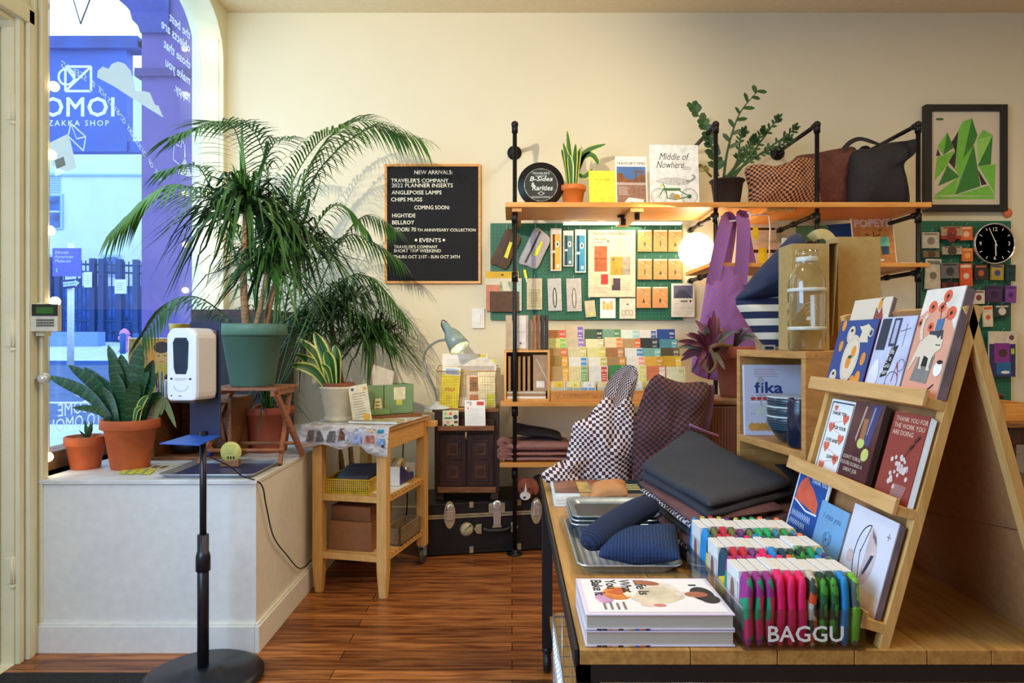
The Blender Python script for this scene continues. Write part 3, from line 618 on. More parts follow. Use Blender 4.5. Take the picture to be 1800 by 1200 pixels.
# folding stool
STW = wood((176, 112, 72), (130, 76, 46), st=(3, 12, 12)); D = 3.3; sx0, sx1, sz = -1.425, -1.09, 1.085
t = thing('folding_stool', 'folding slatted wooden stool carrying the large green pot', 'stool', ((sx0+sx1)/2, 3.3, PZ))
for k in range(5): y = 3.165+k*.062; G().box((sx0, y, sz-.014), (sx1, y+.054, sz), STW).obj('slat', t, world=True, bevel=.002)
for x in (sx0+.012, sx1-.03):
    G().box((x, 3.16, sz-.04), (x+.02, 3.46, sz-.014), STW).obj('rail', t, world=True, bevel=.002)
    for (ya, yb) in ((3.18, 3.45), (3.45, 3.18)):
        xo = x+(.022 if ya < yb else -.002); g = G(); a, b_ = V((xo, ya, sz-.03)), V((xo+(-.04 if x < -1.3 else .04), yb, PZ+.006)); d = (b_-a); L_ = d.length
        g.cb((0, 0, 0), (.018, .03, L_), STW, T=MX.Translation((a+b_)/2) @ d.to_track_quat('Z', 'Y').to_matrix().to_4x4()); g.obj('leg', t, world=True, bevel=.002)
for y in (3.2, 3.43): G().tube([(sx0-.02, y, PZ+.07), (sx1+.02, y, PZ+.07)], .009, STW, 8).obj('crossbar', t, world=True)
# ================================================================ greenery
LEAF = mat((54, 104, 38), .45, n=.2, s=4); LEAF2 = mat((46, 80, 36), .4, n=.3, s=5); LEAF3 = mat((76, 130, 36), .45, n=.15, s=4)
def frond(g, ctrl, ll, n, m, up=(0, 0, 1), droop=.45, start=.18, w=.012, back=.5):
    pts = cr([P(*p) for p in ctrl], 14); q = len(pts); g.tube(pts, [.005*(1-i/q)+.0012 for i in range(q)], m, 5); U = V(up)
    for i in range(n):
        f = start+(1-start)*i/(n-1); k = min(q-2, int(f*(q-1))); p = pts[k].lerp(pts[k+1], f*(q-1)-k); t = (pts[k+1]-pts[k]).normalized()
        sd = t.cross(U).normalized(); L_ = ll*(.45+.55*math.sin(PI*min(1, (f-start)/(1-start)*.75+.2)))*R.uniform(.88, 1.08)
        for s_ in (-1, 1):
            d = (sd*s_+t*back*(.7+f*.9)+V((0, 0, R.uniform(-.05, .18)))).normalized(); a = p; pp = [a]
            for j in range(1, 5): pp.append(a+d*L_*j/4+V((0, 0, -droop*L_*(j/4)**2)))
            strip(g, pp, w, m, up=(0, 0, 1) if abs(d.z) < .9 else (0, 1, 0), taper=lambda f_: .5+f_*1.6 if f_ < .3 else max(.03, 1-((f_-.3)/.7)**2), fold=.12)
def mop(g, c, n, L_, m, el=(.1, 1.2), w=.016, droop=.8, az=(0, 2*PI)):
    for i in range(n):
        a = R.uniform(*az); e = R.uniform(*el); l = L_*R.uniform(.75, 1.1); d = V((math.cos(a)*math.cos(e), math.sin(a)*math.cos(e), math.sin(e))); dr = droop*R.uniform(.7, 1.15)
        pp = [V(c)+V((0, 0, R.uniform(-.03, .03)))+d*l*j/7+V((0, 0, -dr*l*(j/7)**2.1)) for j in range(8)]
        pp = [V((p.x, min(p.y, 4.76), p.z)) for p in pp]
        strip(g, pp, w*R.uniform(.8, 1.2), m, taper=lambda f: .6+f if f < .35 else max(.03, .95*(1-((f-.35)/.65)**1.8)), fold=.2)
TRK = mat((146, 116, 84), .8, n=.2, s=30, st=(1, 1, 6), bump=.4)
c = V((X(444, 3.31), 3.31, 1.086)); t = thing('potted_dracaena', 'large strappy dracaena in a big green plastic pot on the folding stool', 'potted plant', c)
pot(t, c, .152, .298, mat((84, 126, 110), .5, n=.05, s=8), .19, .66, 1.07)
A, B_, C_ = P(432, 372, 3.30), P(514, 436, 3.42), P(470, 470, 3.2)
G().tube(cr([c+V((-.03, 0, .26)), P(428, 490, 3.3), A], 6), [.02-.0006*i for i in range(13)], TRK, 10).obj('trunk', t, world=True)
G().tube(cr([c+V((.05, .02, .26)), P(480, 510, 3.34), B_], 6), [.018-.0006*i for i in range(13)], TRK, 10).obj('trunk', t, world=True)
G().tube(cr([c+V((.02, -.03, .26)), P(462, 520, 3.24), C_], 6), [.014-.0004*i for i in range(13)], TRK, 10).obj('trunk', t, world=True)
g = G(); mop(g, A, 150, .56, LEAF2, (.25, 1.15), .02, 1.0); mop(g, A, 14, .34, LEAF, (1.0, 1.5), .018, .2); mop(g, B_, 130, .5, LEAF2, (.2, 1.1), .02, 1.0); mop(g, B_, 12, .42, LEAF, (.9, 1.5), .018, .15); mop(g, C_, 80, .4, LEAF2, (.0, 1.0), .018, .9)
g.obj('foliage', t, world=True)
# areca palm in red pot
c = V((X(473, 3.62), 3.62, PZ+.001)); t = thing('potted_areca_palm', 'arching feathery palm growing from the orange pot behind the folding stool', 'potted plant', c)
pot(t, c, .125, .235, mat((178, 84, 52), .7, n=.06, s=10), .16, .72, 1.05)
g = G()
FR = [([(470, 720, 3.6), (440, 420, 3.6), (425, 270, 3.55), (395, 214, 3.4), (306, 238, 3.2)], .32, 46, .35),
      ([(475, 720, 3.62), (500, 470, 3.7), (545, 290, 3.8), (630, 212, 3.9), (737, 244, 4.0)], .34, 56, .5),
      ([(474, 720, 3.6), (490, 440, 3.6), (510, 330, 3.6), (560, 250, 3.55), (610, 222, 3.5)], .3, 46, .55),
      ([(468, 720, 3.6), (440, 480, 3.5), (390, 370, 3.4), (300, 325, 3.2), (205, 400, 3.1)], .27, 50, .6),
      ([(466, 720, 3.6), (430, 600, 3.5), (360, 528, 3.4), (300, 530, 3.3), (252, 590, 3.2)], .18, 30, .6),
      ([(478, 720, 3.65), (520, 560, 3.75), (565, 455, 3.9), (620, 412, 4.0), (698, 455, 4.1)], .24, 40, .6),
      ([(478, 720, 3.65), (530, 600, 3.8), (580, 510, 4.0), (645, 485, 4.1), (712, 560, 4.2)], .25, 40, .6),
      ([(470, 720, 3.6), (450, 480, 3.7), (455, 330, 3.7), (480, 255, 3.7), (520, 240, 3.6)], .22, 30, .5),
      ([(476, 720, 3.6), (510, 500, 3.7), (560, 390, 3.7), (600, 360, 3.7), (640, 400, 3.7)], .2, 26, .6),
      ([(476, 720, 3.65), (540, 560, 3.8), (590, 440, 4.0), (640, 380, 4.1), (690, 400, 4.2)], .22, 36, .6),
      ([(476, 720, 3.65), (530, 620, 3.8), (570, 560, 4.0), (620, 545, 4.2), (690, 610, 4.3)], .24, 36, .6),
      ([(472, 720, 3.6), (470, 420, 3.65), (470, 300, 3.7), (440, 225, 3.6), (380, 215, 3.5)], .22, 34, .5),
      ([(472, 720, 3.6), (500, 440, 3.7), (560, 300, 3.8), (650, 225, 3.9), (700, 235, 3.95)], .24, 36, .5),
      ([(470, 720, 3.6), (420, 470, 3.5), (370, 330, 3.5), (340, 290, 3.4), (285, 300, 3.3)], .2, 30, .5)]
for i, (cp, ll, n, dr) in enumerate(FR): frond(g, cp, ll, n, LEAF3 if i in (1, 2, 3) else LEAF, droop=dr)
strip(g, cr([P(440, 470, 3.5), P(428, 330, 3.5), P(425, 205, 3.48)], 8), .022, LEAF, up=(0, 1, 0), taper=lance)
g.obj('fronds', t, world=True); g = G(); mop(g, c+V((0, 0, .22)), 26, .34, LEAF2, (.4, 1.3), .012, .9); g.obj('spider_leaves', t, world=True)
# second dracaena in the corner behind the cart
c = V((X(640, 4.35), 4.35, .0)); t = thing('potted_dracaena', 'bushy dark dracaena in the corner behind the green document box', 'potted plant', c)
pot(t, c, .17, .34, mat((70, 60, 52), .7), .15); E_, E2, E3 = P(580, 560, 4.25), P(655, 600, 4.3), P(535, 590, 4.1)
for e in (E_, E2, E3): G().tube(cr([c+V(((e.x-c.x)*.3, (e.y-c.y)*.3, .3)), (c+e)/2+V((0, 0, .1)), e], 6), .016, TRK, 8).obj('trunk', t, world=True)
g = G()
for e, n in ((E_, 130), (E2, 170), (E3, 90), (P(610, 530, 4.3), 70)): mop(g, e, n, .48, LEAF2, (.1, 1.3), .018, .85)
mop(g, E2, 30, .4, LEAF, (.5, 1.4), .016, .4, (-1, 1.4)); g.obj('foliage', t, world=True)
# ================================================================ sanitizer stand
D = 2.62; bx = X(357, D); c = V((bx, D, 0)); t = thing('sanitizer_stand', 'black floor stand with round base carrying the hand sanitizer', 'stand', c)
BK = mat((24, 26, 34), .35, n=.08); G().lathe([(.212, 0), (.221, .006), (.222, .02), (.19, .036), (.075, .046), (.07, .052), (.03, .056)], BK, c, 48).obj('base', t, world=True)
G().tube([c+V((0, 0, .03)), c+V((0, 0, .56))], .021, BK, 18).obj('lower_pole', t, world=True); G().lathe([(.021, 0), (.027, .002), (.027, .055), (.022, .075), (.014, .082)], BK, c+V((0, 0, .42)), 20).obj('collar', t, world=True)
G().tube([c+V((0, 0, .5)), c+V((0, 0, .955))], .0125, BK, 16).obj('upper_pole', t, world=True)
rz = -.24; MB = TR((bx-.0, D, 0), rz)
g = G(MB); g.box((-.068, .01, .93), (.068, .016, 1.375), mat((24, 32, 62), .4)); g.obj('back_plate', t, world=True, bevel=.002)
g = G(MB); g.add([(-.085, -.13, .925), (.085, -.13, .925), (.068, .012, .94), (-.068, .012, .94), (-.085, -.13, .922), (.085, -.13, .922), (.068, .012, .936), (-.068, .012, .936)], [(0, 1, 2, 3), (7, 6, 5, 4), (0, 4, 5, 1), (1, 5, 6, 2), (3, 2, 6, 7), (0, 3, 7, 4)], mat((38, 84, 170), .4)); g.obj('drip_tray', t, world=True)
WP = mat((226, 226, 228), .35, n=.01); MB2 = TR((bx-.006, D-.0, 1.082), rz); t2 = thing('hand_sanitizer_dispenser', 'white wall-type hand sanitizer dispenser mounted on the black stand', 'dispenser', M=MB2)
g = G(); g.prism([(-.062, 0), (.062, 0), (.066, .03), (.066, .245), (.045, .268), (-.045, .268), (-.066, .245), (-.066, .03)], -.112, .008, WP); g.obj('housing', t2, bevel=.014)
g = G(); g.y = -.1125; g.poly([(-.022, .098), (.022, .098), (.03, .12), (.034, .215), (.024, .232), (-.024, .232), (-.034, .215), (-.03, .12)], mat((34, 50, 66), .15)); g.obj('level_window', t2)
g = G(); g.y = -.1125; g.scrib(-.026, .074, .03, .084, 2, GREY_INK, .25); g.rect(-.045, .077, -.036, .084, INK).rect(.036, .077, .045, .084, INK); g.ring(0, .055, .03, .003, mat((190, 190, 196), .4), .02, a0=PI, a1=2*PI); g.disc(-.04, .018, .003, INK); g.rect(-.01, .016, .004, .019, GREY_INK); g.obj('printed_label', t2)
G().box((-.06, -.008, .02), (.06, .009, .262), mat((130, 130, 128), .5)).obj('back_shell', t2)
G().box((-.05, -.1, -.008), (.05, -.03, .0), mat((60, 44, 30), .5)).obj('nozzle_cover', t2)
pts = cr([(bx+.01, D+.0, .86), onz(392, 830, PZ+.012), V((PX+.02, 2.93, PZ-.1)) , V((PX+.02, 3.06, .5)), V((PX+.025, 3.2, .32)), V((PX+.03, 3.42, .18)), V((PX+.03, 3.56, .16))], 10)
pts = cr([V((bx+.012, D+.01, .86)), V((bx+.05, D+.12, .80)), V((PX-.045, 2.825, .745)), V((PX+.016, 2.875, .70)), V((PX+.018, 2.93, .60)), V((PX+.018, 3.02, .44)), V((PX+.018, 3.2, .30)), V((PX+.018, 3.4, .17)), V((PX+.018, 3.6, .15))], 10)
G().tube(pts, .003, BLK, 6).obj('power_cord', None, 'thin black cord hanging down the side of the window seat', 'cord')
G().box((XL+.02, 1.7, 0), (-1.35, 2.66, .012), mat((28, 28, 30), .9, n=.2, s=120, bump=.4)).obj('door_mat', None, 'black door mat on the floor at the left', 'mat', bevel=.003)
# ================================================================ kitchen cart
MC_ = TR((-.763, 3.775, 0), -.235); t = thing('wooden_cart', 'birch kitchen cart on two casters draped with newspaper', 'cart', M=MC_)
hx, hy = .205, .30
for sx in (-1, 1):
    for sy in (-1, 1):
        x, y = sx*(hx-.026), sy*(hy-.026); g = G(); z0 = .11 if sy > 0 else 0
        if sy < 0: g.add([(x+a*w_, y+b_*w_, z) for z, w_ in ((0, .018), (.14, .027), (.845, .027)) for a, b_ in ((-1, -1), (1, -1), (1, 1), (-1, 1))], [(3, 2, 1, 0)]+[(i*4+k, i*4+(k+1) % 4, i*4+4+(k+1) % 4, i*4+4+k) for i in (0, 1) for k in range(4)]+[(8, 9, 10, 11)], BIRCH)
        else: g.box((x-.027, y-.027, z0), (x+.027, y+.027, .845), BIRCH)
        g.obj('leg', t, bevel=.003)
        if sy > 0:
            g = G(); g.lathe([(.001, -.012), (.04, -.012), (.045, -.006), (.045, .006), (.04, .012), (.001, .012)], mat((70, 66, 62), .5), (x, y, .046), 20, T=MX.Rotation(PI/2, 4, 'Y')); cas = g.obj('caster', t); g = G(); g.box((x-.016, y-.016, .046), (x-.013, y+.03, .11), STEEL).box((x+.013, y-.016, .046), (x+.016, y+.03, .11), STEEL).box((x-.02, y-.02, .1), (x+.02, y+.03, .11), STEEL); g.obj('bracket', cas)
G().box((-hx-.01, -hy-.01, .845), (hx+.01, hy+.03, .868), BIRCHY).obj('top', t, bevel=.003)
g = G()
for sx in (-1, 1): g.box((sx*(hx-.015)-.009, -hy+.05, .75), (sx*(hx-.015)+.009, hy-.05, .845), BIRCHY)
for sy in (-1, 1): g.box((-hx+.05, sy*(hy-.015)-.009, .77), (hx-.05, sy*(hy-.015)+.009, .845), wood((232, 182, 108), (212, 160, 86), st=(1.5, 16, 16)))
g.obj('apron', t, bevel=.002)
for z in (.5, .2):
    g = G()
    for sy in (-1, 1): g.box((-hx+.05, sy*(hy-.02)-.01, z-.02), (hx-.05, sy*(hy-.02)+.01, z+.012), BIRCH)
    for sx in (-1, 1): g.box((sx*(hx-.03)-.012, -hy+.05, z-.028), (sx*(hx-.03)+.012, hy-.05, z-.006), BIRCHY)
    for k in range(11): y = -hy+.065+k*.047; g.box((-hx+.012, y, z-.006), (hx-.012, y+.03, z+.006), BIRCHY)
    g.obj('slatted_shelf', t, bevel=.0015)
# casters' handle peg
g = G(); g.box((hx-.02, hy-.03, .80), (hx+.05, hy+.03, .835), BIRCH); g.obj('handle', t, bevel=.004)
def inM(M, v): return M @ V(v)
# newspaper
NP = blotch('newsprint', [(214, 210, 204), (222, 216, 208), (206, 202, 206), (196, 190, 186), (226, 220, 210), (190, 176, 160)], 26, .8, (1, 1, 3)); g = G(MC_); vs = []; fs = []; nx = 24; prof = [(.30, .8705), (.1, .8705), (-.1, .8705), (-.25, .8705), (-.308, .8705), (-.318, .866), (-.324, .85), (-.328, .82), (-.331, .79), (-.336, .765)]
for j, (y, z) in enumerate(prof):
    for i in range(nx+1):
        x = -.265+.495*i/nx; f = max(0, j-5)/4; vs.append((x+.02*f*(1 if i > 12 else -1)*0, y-.008*f*math.sin(i*1.1)-.01*f*(i < 3), z-f*(.012*math.sin(i*.7)+(.0 if i < 18 else .012*(i-17)*.6)) + .001*noise.noise(V((x*9, y*9, 0)))))
for j in range(len(prof)-1):
    for i in range(nx): a = j*(nx+1)+i; fs.append((a, a+1, a+nx+2, a+nx+1))
g.add(vs, fs, NP, True)
def npq(x, z): f = max(0, (.866-z)/.1); return (x, -.3195-.0165*min(1, f)-.0095*min(1, f)-.001, z)
def npr(x0, x1, z0, z1, c):
    q = [npq(a, b_) for a, b_ in ((x0, z0), (x1, z0+.002), (x1-.002, z1), (x0+.002, z1-.001))]; g.add([(x, y-.0001*R.random(), z) for x, y, z in q], [(0, 1, 2, 3)], mat(c, .8, n=.3, s=60))
for a in (-.225, -.165, -.105): npr(a, a+.045, .788, .845, (112, 106, 104))
for a, b_, c_, d_, k in ((-.04, -.005, .8, .86, (130, 84, 62)), (.01, .03, .79, .86, (176, 184, 206)), (.04, .09, .785, .83, (150, 160, 196)), (.04, .09, .835, .86, (196, 200, 214)), (.105, .155, .79, .83, (188, 116, 108)), (.11, .16, .84, .862, (206, 180, 140)), (.175, .215, .785, .815, (130, 156, 200)), (.17, .205, .84, .86, (50, 140, 160)), (.196, .214, .772, .785, (56, 60, 76))): npr(a, b_, c_, d_, k)
for k in range(9):
    for a in (-.05, .033, .095, .165): npr(a, a+.012, .79+k*.0075, .7925+k*.0075, (150, 146, 146))
g.obj('newspaper', None, 'colourful newspaper sheet draped over the front edge of the cart', 'newspaper', solid=.0008)
TOPZ = .8715
def onc(x, y, z=TOPZ): return inM(MC_, (x, y, z))
c = onc(-.15, -.12); t = thing('potted_snake_plant', 'yellow-edged snake plant in a cream cachepot on the cart', 'potted plant', c)
POTC = mat((222, 210, 176), .55, n=.03); g = G(); g.lathe([(.070, 0), (.078, .004), (.078, .02), (.071, .026), (.072, .03), (.098, .175), (.103, .178), (.103, .186), (.097, .188), (.09, .17)], POTC, c, 36); g.obj('cachepot', t, world=True)
G().lathe([(.08, .15), (.084, .205), (.076, .207), (.072, .19), (.001, .185)], mat((132, 72, 46), .8, n=.1), c, 28).obj('inner_pot', t, world=True)
g = G(); snake(g, c+V((0, 0, .185)), [(510, 640, -.05), (519, 622, .03, .05), (527, 595, .02, .05), (552, 583, 0, .07), (588, 606, .04, .06), (572, 616, -.06, .07), (565, 640, -.1, .03), (545, 612, .06, .05)], .058, SNV, c.y); g.obj('foliage', t, world=True)
t = thing('info_card', 'cream printed card leaning against the green document box', 'card', M=TR(onc(.035, -.2)+V((0, 0, .0)), .0, .28, -.2))
g = G(); g.prism([(-.055, .011), (.045, -.009), (.045, .21), (-.055, .21)], 0, .002, mat((222, 206, 168), .7)); g.scrib(-.04, .03, .03, .17, 10, mat((130, 110, 90), .7), .2); g.disc(-.035, .19, .008, mat((50, 70, 130), .7)).disc(.03, .185, .008, mat((220, 160, 40), .7)).disc(.02, .03, .018, mat((226, 166, 40), .7), .022); g.obj('card', t)
G().prism([(-.04, 0), (.03, 0), (.03, .15)], .004, .055, KRAFT).obj('easel_back', t)
GB = mat((120, 150, 104), .55, n=.06, s=8); MG = MC_ @ TR((-.0, .13, TOPZ), -.78); t = thing('document_box', 'sage green card document box with paper labels on the cart', 'box', M=MG)
GW, GD_, GH = .15, .30, .185
g = G(); g.box((-GW/2, -GD_/2, .02), (-GW/2+.004, GD_/2, GH), GB).box((GW/2-.004, -GD_/2, .02), (GW/2, GD_/2, GH), GB).box((-GW/2, -GD_/2, .02), (GW/2, -GD_/2+.004, GH), GB).box((-GW/2, GD_/2-.004, .02), (GW/2, GD_/2, GH), GB).box((-GW/2, -GD_/2, .02), (GW/2, GD_/2, .024), GB).box((-GW/2+.002, -GD_/2+.004, GH-.03), (GW/2-.002, GD_/2-.004, GH-.028), KRAFT); g.obj('box_body', t)
G().box((GW/2, -.03, .03), (GW/2+.002, -.027, GH), BLK).obj('seam', t)
g = G(MX.Rotation(PI/2, 4, 'Z')); g.y = -GW/2; g.rect(.03, .1, .1, .17, mat((226, 218, 180), .7)); g.rect(.045, .07, .08, .1, mat((210, 206, 90), .7)); g.obj('paper_label', t)
g = G(); g.box((GW/2+.012, -.12, .02), (GW/2+.016, -.0, .055), mat((124, 156, 100), .6)).box((GW/2, -.12, .02), (GW/2+.016, -.0, .024), GB); g.obj('card_pocket', t)
g = G(MX.Translation((GW/2+.008, -.065, .026)) @ MX.Rotation(PI/2, 4, 'Z')); g.prism([(-.028, 0), (.028, 0), (.018, .085), (-.018, .085)], 0, .001, mat((222, 214, 176), .7)); g.y = 0; g.scrib(-.016, .02, .016, .075, 3, mat((150, 140, 60), .7), .5); g.obj('tent_card', t)
G().box((-GW/2-.01, -GD_/2-.02, 0), (GW/2+.03, GD_/2+.04, .018), BRNW).obj('wooden_board', None, 'thin brown wooden board under the green document box', 'board', M=MG)
g = G(); c = V((0, 0, 0)); 
for k in range(3): g.lathe([(.03, 0), (.036, .05), (.038, .052), (.034, .054), (.001, .05)], mat((70, 128, 116), .5), c+V((0, 0, k*.014)), 20)
g.obj('teal_cup', None, 'small stack of teal cups tucked beside the card pocket', 'cup', M=MX.Translation(onc(-.03, -.07)))
g = G(); g.box((-.15, -.05, 0), (.12, .06, .003), mat((150, 140, 90), .6)).box((-.148, -.048, .003), (.118, .058, .013), PAPER).box((-.15, -.05, .013), (.12, .06, .016), mat((170, 160, 110), .6, n=.25, s=14)); g.obj('open_book', None, 'thin olive-covered book lying at the cart front corner', 'book', M=MC_ @ TR((.11, -.18, TOPZ+.001), .05))
g = G(); g.prism([(-.08, 0), (.08, 0), (.06, .27), (-.07, .29)], 0, .012, mat((206, 188, 160), .8)); g.obj('canvas_panel', None, 'pale canvas panel leaning behind the yellow-edged snake plant', 'panel', M=TR(onc(-.05, .13), -.2, .1, .15))
# things on the cart shelves
MS = MC_ @ MX.Translation((0, 0, .507)); YB_ = mat((222, 184, 40), .5); t = thing('yellow_basket', 'yellow plastic mesh basket on the cart\'s middle shelf', 'basket', M=MS @ TR((-.055, -.1, 0), .08))
bw, bd, bh = .125, .15, .075; g = G()
for z in (.001, bh): g.tube([(-bw, -bd, z), (bw, -bd, z), (bw, bd, z), (-bw, bd, z), (-bw, -bd, z)], .005, YB_, 6)
for k in range(24): x = -bw+2*bw*k/23; [g.box((x-.0025, sy*bd-.0015, 0), (x+.0025, sy*bd+.0015, bh), YB_) for sy in (-1, 1)]
for k in range(28): y = -bd+2*bd*k/27; [g.box((sx*bw-.0015, y-.0025, 0), (sx*bw+.0015, y+.0025, bh), YB_) for sx in (-1, 1)]
for k in range(1, 6):
    z = bh*k/6; [g.box((-bw, sy*bd-.0015, z-.002), (bw, sy*bd+.0015, z+.002), YB_) for sy in (-1, 1)]; [g.box((sx*bw-.0015, -bd, z-.002), (sx*bw+.0015, bd, z+.002), YB_) for sx in (-1, 1)]
g.box((-bw, -bd, 0), (bw, bd, .003), YB_); g.obj('mesh_body', t)
DKP = mat((62, 60, 62), .3, n=.2, s=20)
for k in range(7):
    g = G(); g.box((-.1, -.0, 0), (.1, .008, .12), DKP).box((-.085, -.001, .01), (.085, 0, .1), mat((92, 90, 92), .25)); g.obj('clear_packet', None, 'dark packet standing in the yellow mesh basket', 'packet', 'dark packets in the yellow basket', M=MS @ TR((-.055, -.2+k*.026, .012), .0+.05*(k % 3-1), .95-.07*k, .08*(k % 3-1)))
g = G(); g.box((-.1, -.14, 0), (.13, .14, .0015), PAPER); g.obj('paper_sheet', None, 'blank white paper on the cart\'s middle shelf beside the basket', 'paper', M=MS @ TR((.05, -.06, .0), 0))
t = thing('tape_dispenser', 'navy blue heavy tape dispenser on the cart\'s middle shelf', 'tape dispenser', M=MS @ TR((.115, .12, .002), PI/2+.05)); NB = mat((26, 44, 110), .35)
g = G(); g.prism([(-.13, 0), (.12, 0), (.12, .035), (.07, .03), (.0, .06), (-.07, .1), (-.12, .1), (-.13, .05)], -.03, .03, NB); g.obj('body', t, bevel=.003)
g = G(MX.Translation((-.06, 0, .09))); g.lathe([(.025, -.024), (.052, -.024), (.052, .024), (.025, .024), (.025, -.024)], mat((176, 156, 110), .25), n=26, T=MX.Rotation(PI/2, 4, 'X')); g.obj('tape_roll', t)
g = G(MX.Translation((.02, 0, .06))); g.lathe([(.001, -.022), (.02, -.022), (.02, .022), (.001, .022)], CHROME, n=18, T=MX.Rotation(PI/2, 4, 'X')); g.box((.03, -.02, -.03), (.05, .02, .01), CHROME); g.obj('metal_guide', t)
G().box((-.135, -.034, .002), (-.128, .034, .105), PAPER).obj('end_label', t); G().box((.117, -.034, 0), (.124, .034, .085), PAPER).obj('end_label', t); g = G(MX.Translation((.1245, 0, .055)) @ MX.Rotation(PI/2, 4, 'Z')); g.disc(0, 0, .02, NB).disc(0, 0, .012, mat((214, 190, 90), .6)); g.obj('round_badge', t)
ML = MC_ @ MX.Translation((0, 0, .207)); g = G(); g.box((-.14, -.16, 0), (.1, .12, .15), mat((150, 98, 56), .85, n=.05)); g.obj('cardboard_box', None, 'closed brown cardboard box on the bottom shelf of the cart', 'box', M=ML @ TR((-.02, -.06, 0), .03), bevel=.003)
g = G(); g.box((-.13, -.15, 0), (.1, .1, .075), mat((142, 92, 54), .85, n=.05)); g.box((-.12, -.151, .074), (.09, .09, .077), mat((124, 78, 46), .85)); g.obj('cardboard_box', None, 'flat brown cardboard box stacked on the larger one in the cart', 'box', M=ML @ TR((-.02, -.05, .151), -.04), bevel=.003)
g = G(); GWD = wood((146, 122, 92), (112, 92, 66), st=(14, 2, 14))
for a, b_ in (((-.05, -.13, 0), (-.04, .16, .09)), ((.04, -.13, 0), (.05, .16, .09)), ((-.05, -.13, 0), (.05, -.12, .09)), ((-.05, .15, 0), (.05, .16, .09)), ((-.05, -.13, 0), (.05, .16, .01))): g.box(a, b_, GWD)
g.obj('wooden_tray_box', None, 'weathered open wooden box on the cart\'s bottom shelf', 'box', M=ML @ TR((.145, .04, 0), 0))
G().tube(cr([onc(.05, .33, .85), onc(.03, .34, .6), onc(.05, .36, .35), onc(.0, .4, .12), onc(-.1, .42, .006), onc(-.2, .2, .006)], 8), .004, BLK, 6).obj('power_cord', None, 'black cable hanging down behind the wooden cart', 'cord')
# ================================================================ back wall
def fit(g, t, x0, z, w, h, m, bold=.01, shear=0, flipx=False):
    vs, fs = textgeo(t, bold, shear, 'LEFT', 1); xa = min(v[0] for v in vs); xb = max(v[0] for v in vs); yb = max(v[1] for v in vs); g.l += LU; y = g.y-g.l-.0003
    return g.add([(x0+(v[0]-xa)/(xb-xa)*w, y, z+v[1]/yb*h) for v in vs], fs, m)
def pk(name, lab, cat, x0, y0, x1, y1, D, m, art=None, th=.01, roll=0, grp=None, lean=0, hook=False, bevel=0, edge=None, parent=None):
    w, h = X(x1, D)-X(x0, D), Z(y0, D)-Z(y1, D); g = G(); g.box((-w/2, 0, 0), (w/2, th, h), m); g.y = 0
    if edge: g.box((-w/2+.001, .0008, -.0008 if 0 else .0004), (w/2+.0006, th-.0008, h+.0006), edge)
    if art: art(g, w, h)
    o = g.obj(name, parent, lab, cat, grp, M=TR(V((X((x0+x1)/2, D), D, Z(y1, D))), 0, lean, roll), bevel=bevel)
    if hook: k = G(); k.tube([(0, th+.02, h+.012), (0, -.012, h+.012), (0, -.016, h+.02)], .0018, STEEL, 6).tube([(0, th-.004, h-.004), (0, .0, h+.014)], .0012, STEEL, 5); k.obj('hook', o)
    return o
def LB():
    D = 4.76; t = thing('letter_board', 'black felt letter board in an oak frame listing new arrivals', 'letter board', P(760.5, 498, D))
    x0, x1, z0, z1 = X(676, D), X(845, D), Z(498, D), Z(288, D); w = .017
    G().box((x0+w, D+.008, z0+w), (x1-w, D+.03, z1-w), bands('ribbed_felt', [(0, (30, 29, 30)), (.5, (22, 21, 22)), (1, (30, 29, 30))], 'Z', 160, 0, .95, 'Object', 1)).obj('felt_panel', t, world=True)
    for a, b_ in (((x0, D, z0), (x0+w, D+.04, z1)), ((x1-w, D, z0), (x1, D+.04, z1)), ((x0+w, D, z0), (x1-w, D+.04, z0+w)), ((x0+w, D, z1-w), (x1-w, D+.04, z1))): G().box(a, b_, PINE).obj('frame_side', t, world=True, bevel=.001)
    LW = mat((236, 230, 206), .5, n=0); h = .027
    for s, a, b_, y, hh, in (('NEW ARRIVALS:', 728, 795, 305.5, 1), ("TRAVELER'S COMPANY", 687, 788, 320, 1), ('2022 PLANNER INSERTS', 688, 796, 328.6, 1), ('ANGLEPOISE LAMPS', 688, 776, 341, 1), ('CHIPS MUGS', 687, 742, 353.4, 1), ('COMING SOON:', 728, 790, 367.4, 1), ('HIGHTIDE', 689, 730, 381.6, 1), ('BELLROY', 689, 728, 393.8, 1), ('MIDORI 70', 689, 731, 406.2, 1), ('TH ANNIVESARY COLLECTION', 733, 836, 406.2, .75), ('EVENTS', 737, 775, 425, 1), ("TRAVELER'S COMPANY", 692, 769, 436, .8), ('SHORT TRIP WEEKEND', 692, 775, 443, .8), ('THURS OCT 21ST - SUN OCT 24TH', 692, 808, 453.6, .8)):
        g = G(); g.y = D+.008; fit(g, s, X(a, D), Z(y, D), X(b_, D)-X(a, D), h*hh, LW, .012)
        if s == 'EVENTS': g.disc(X(731, D), Z(421.5, D), .009, LW).disc(X(780, D), Z(421.5, D), .009, LW)
        g.obj('lettering', t, world=True)
LB()
D = 4.78; t = thing('light_switch', 'white rocker light switch on the wall beside the desk lamp', 'light switch', P(840, 577, D)); G().box((X(830, D), D, Z(577, D)), (X(852, D), 4.8, Z(542, D)), WHITE).obj('plate', t, world=True, bevel=.003); G().box((X(836, D), D-.006, Z(568, D)), (X(845, D), D, Z(551, D)), PAPER).obj('rocker', t, world=True, bevel=.001)
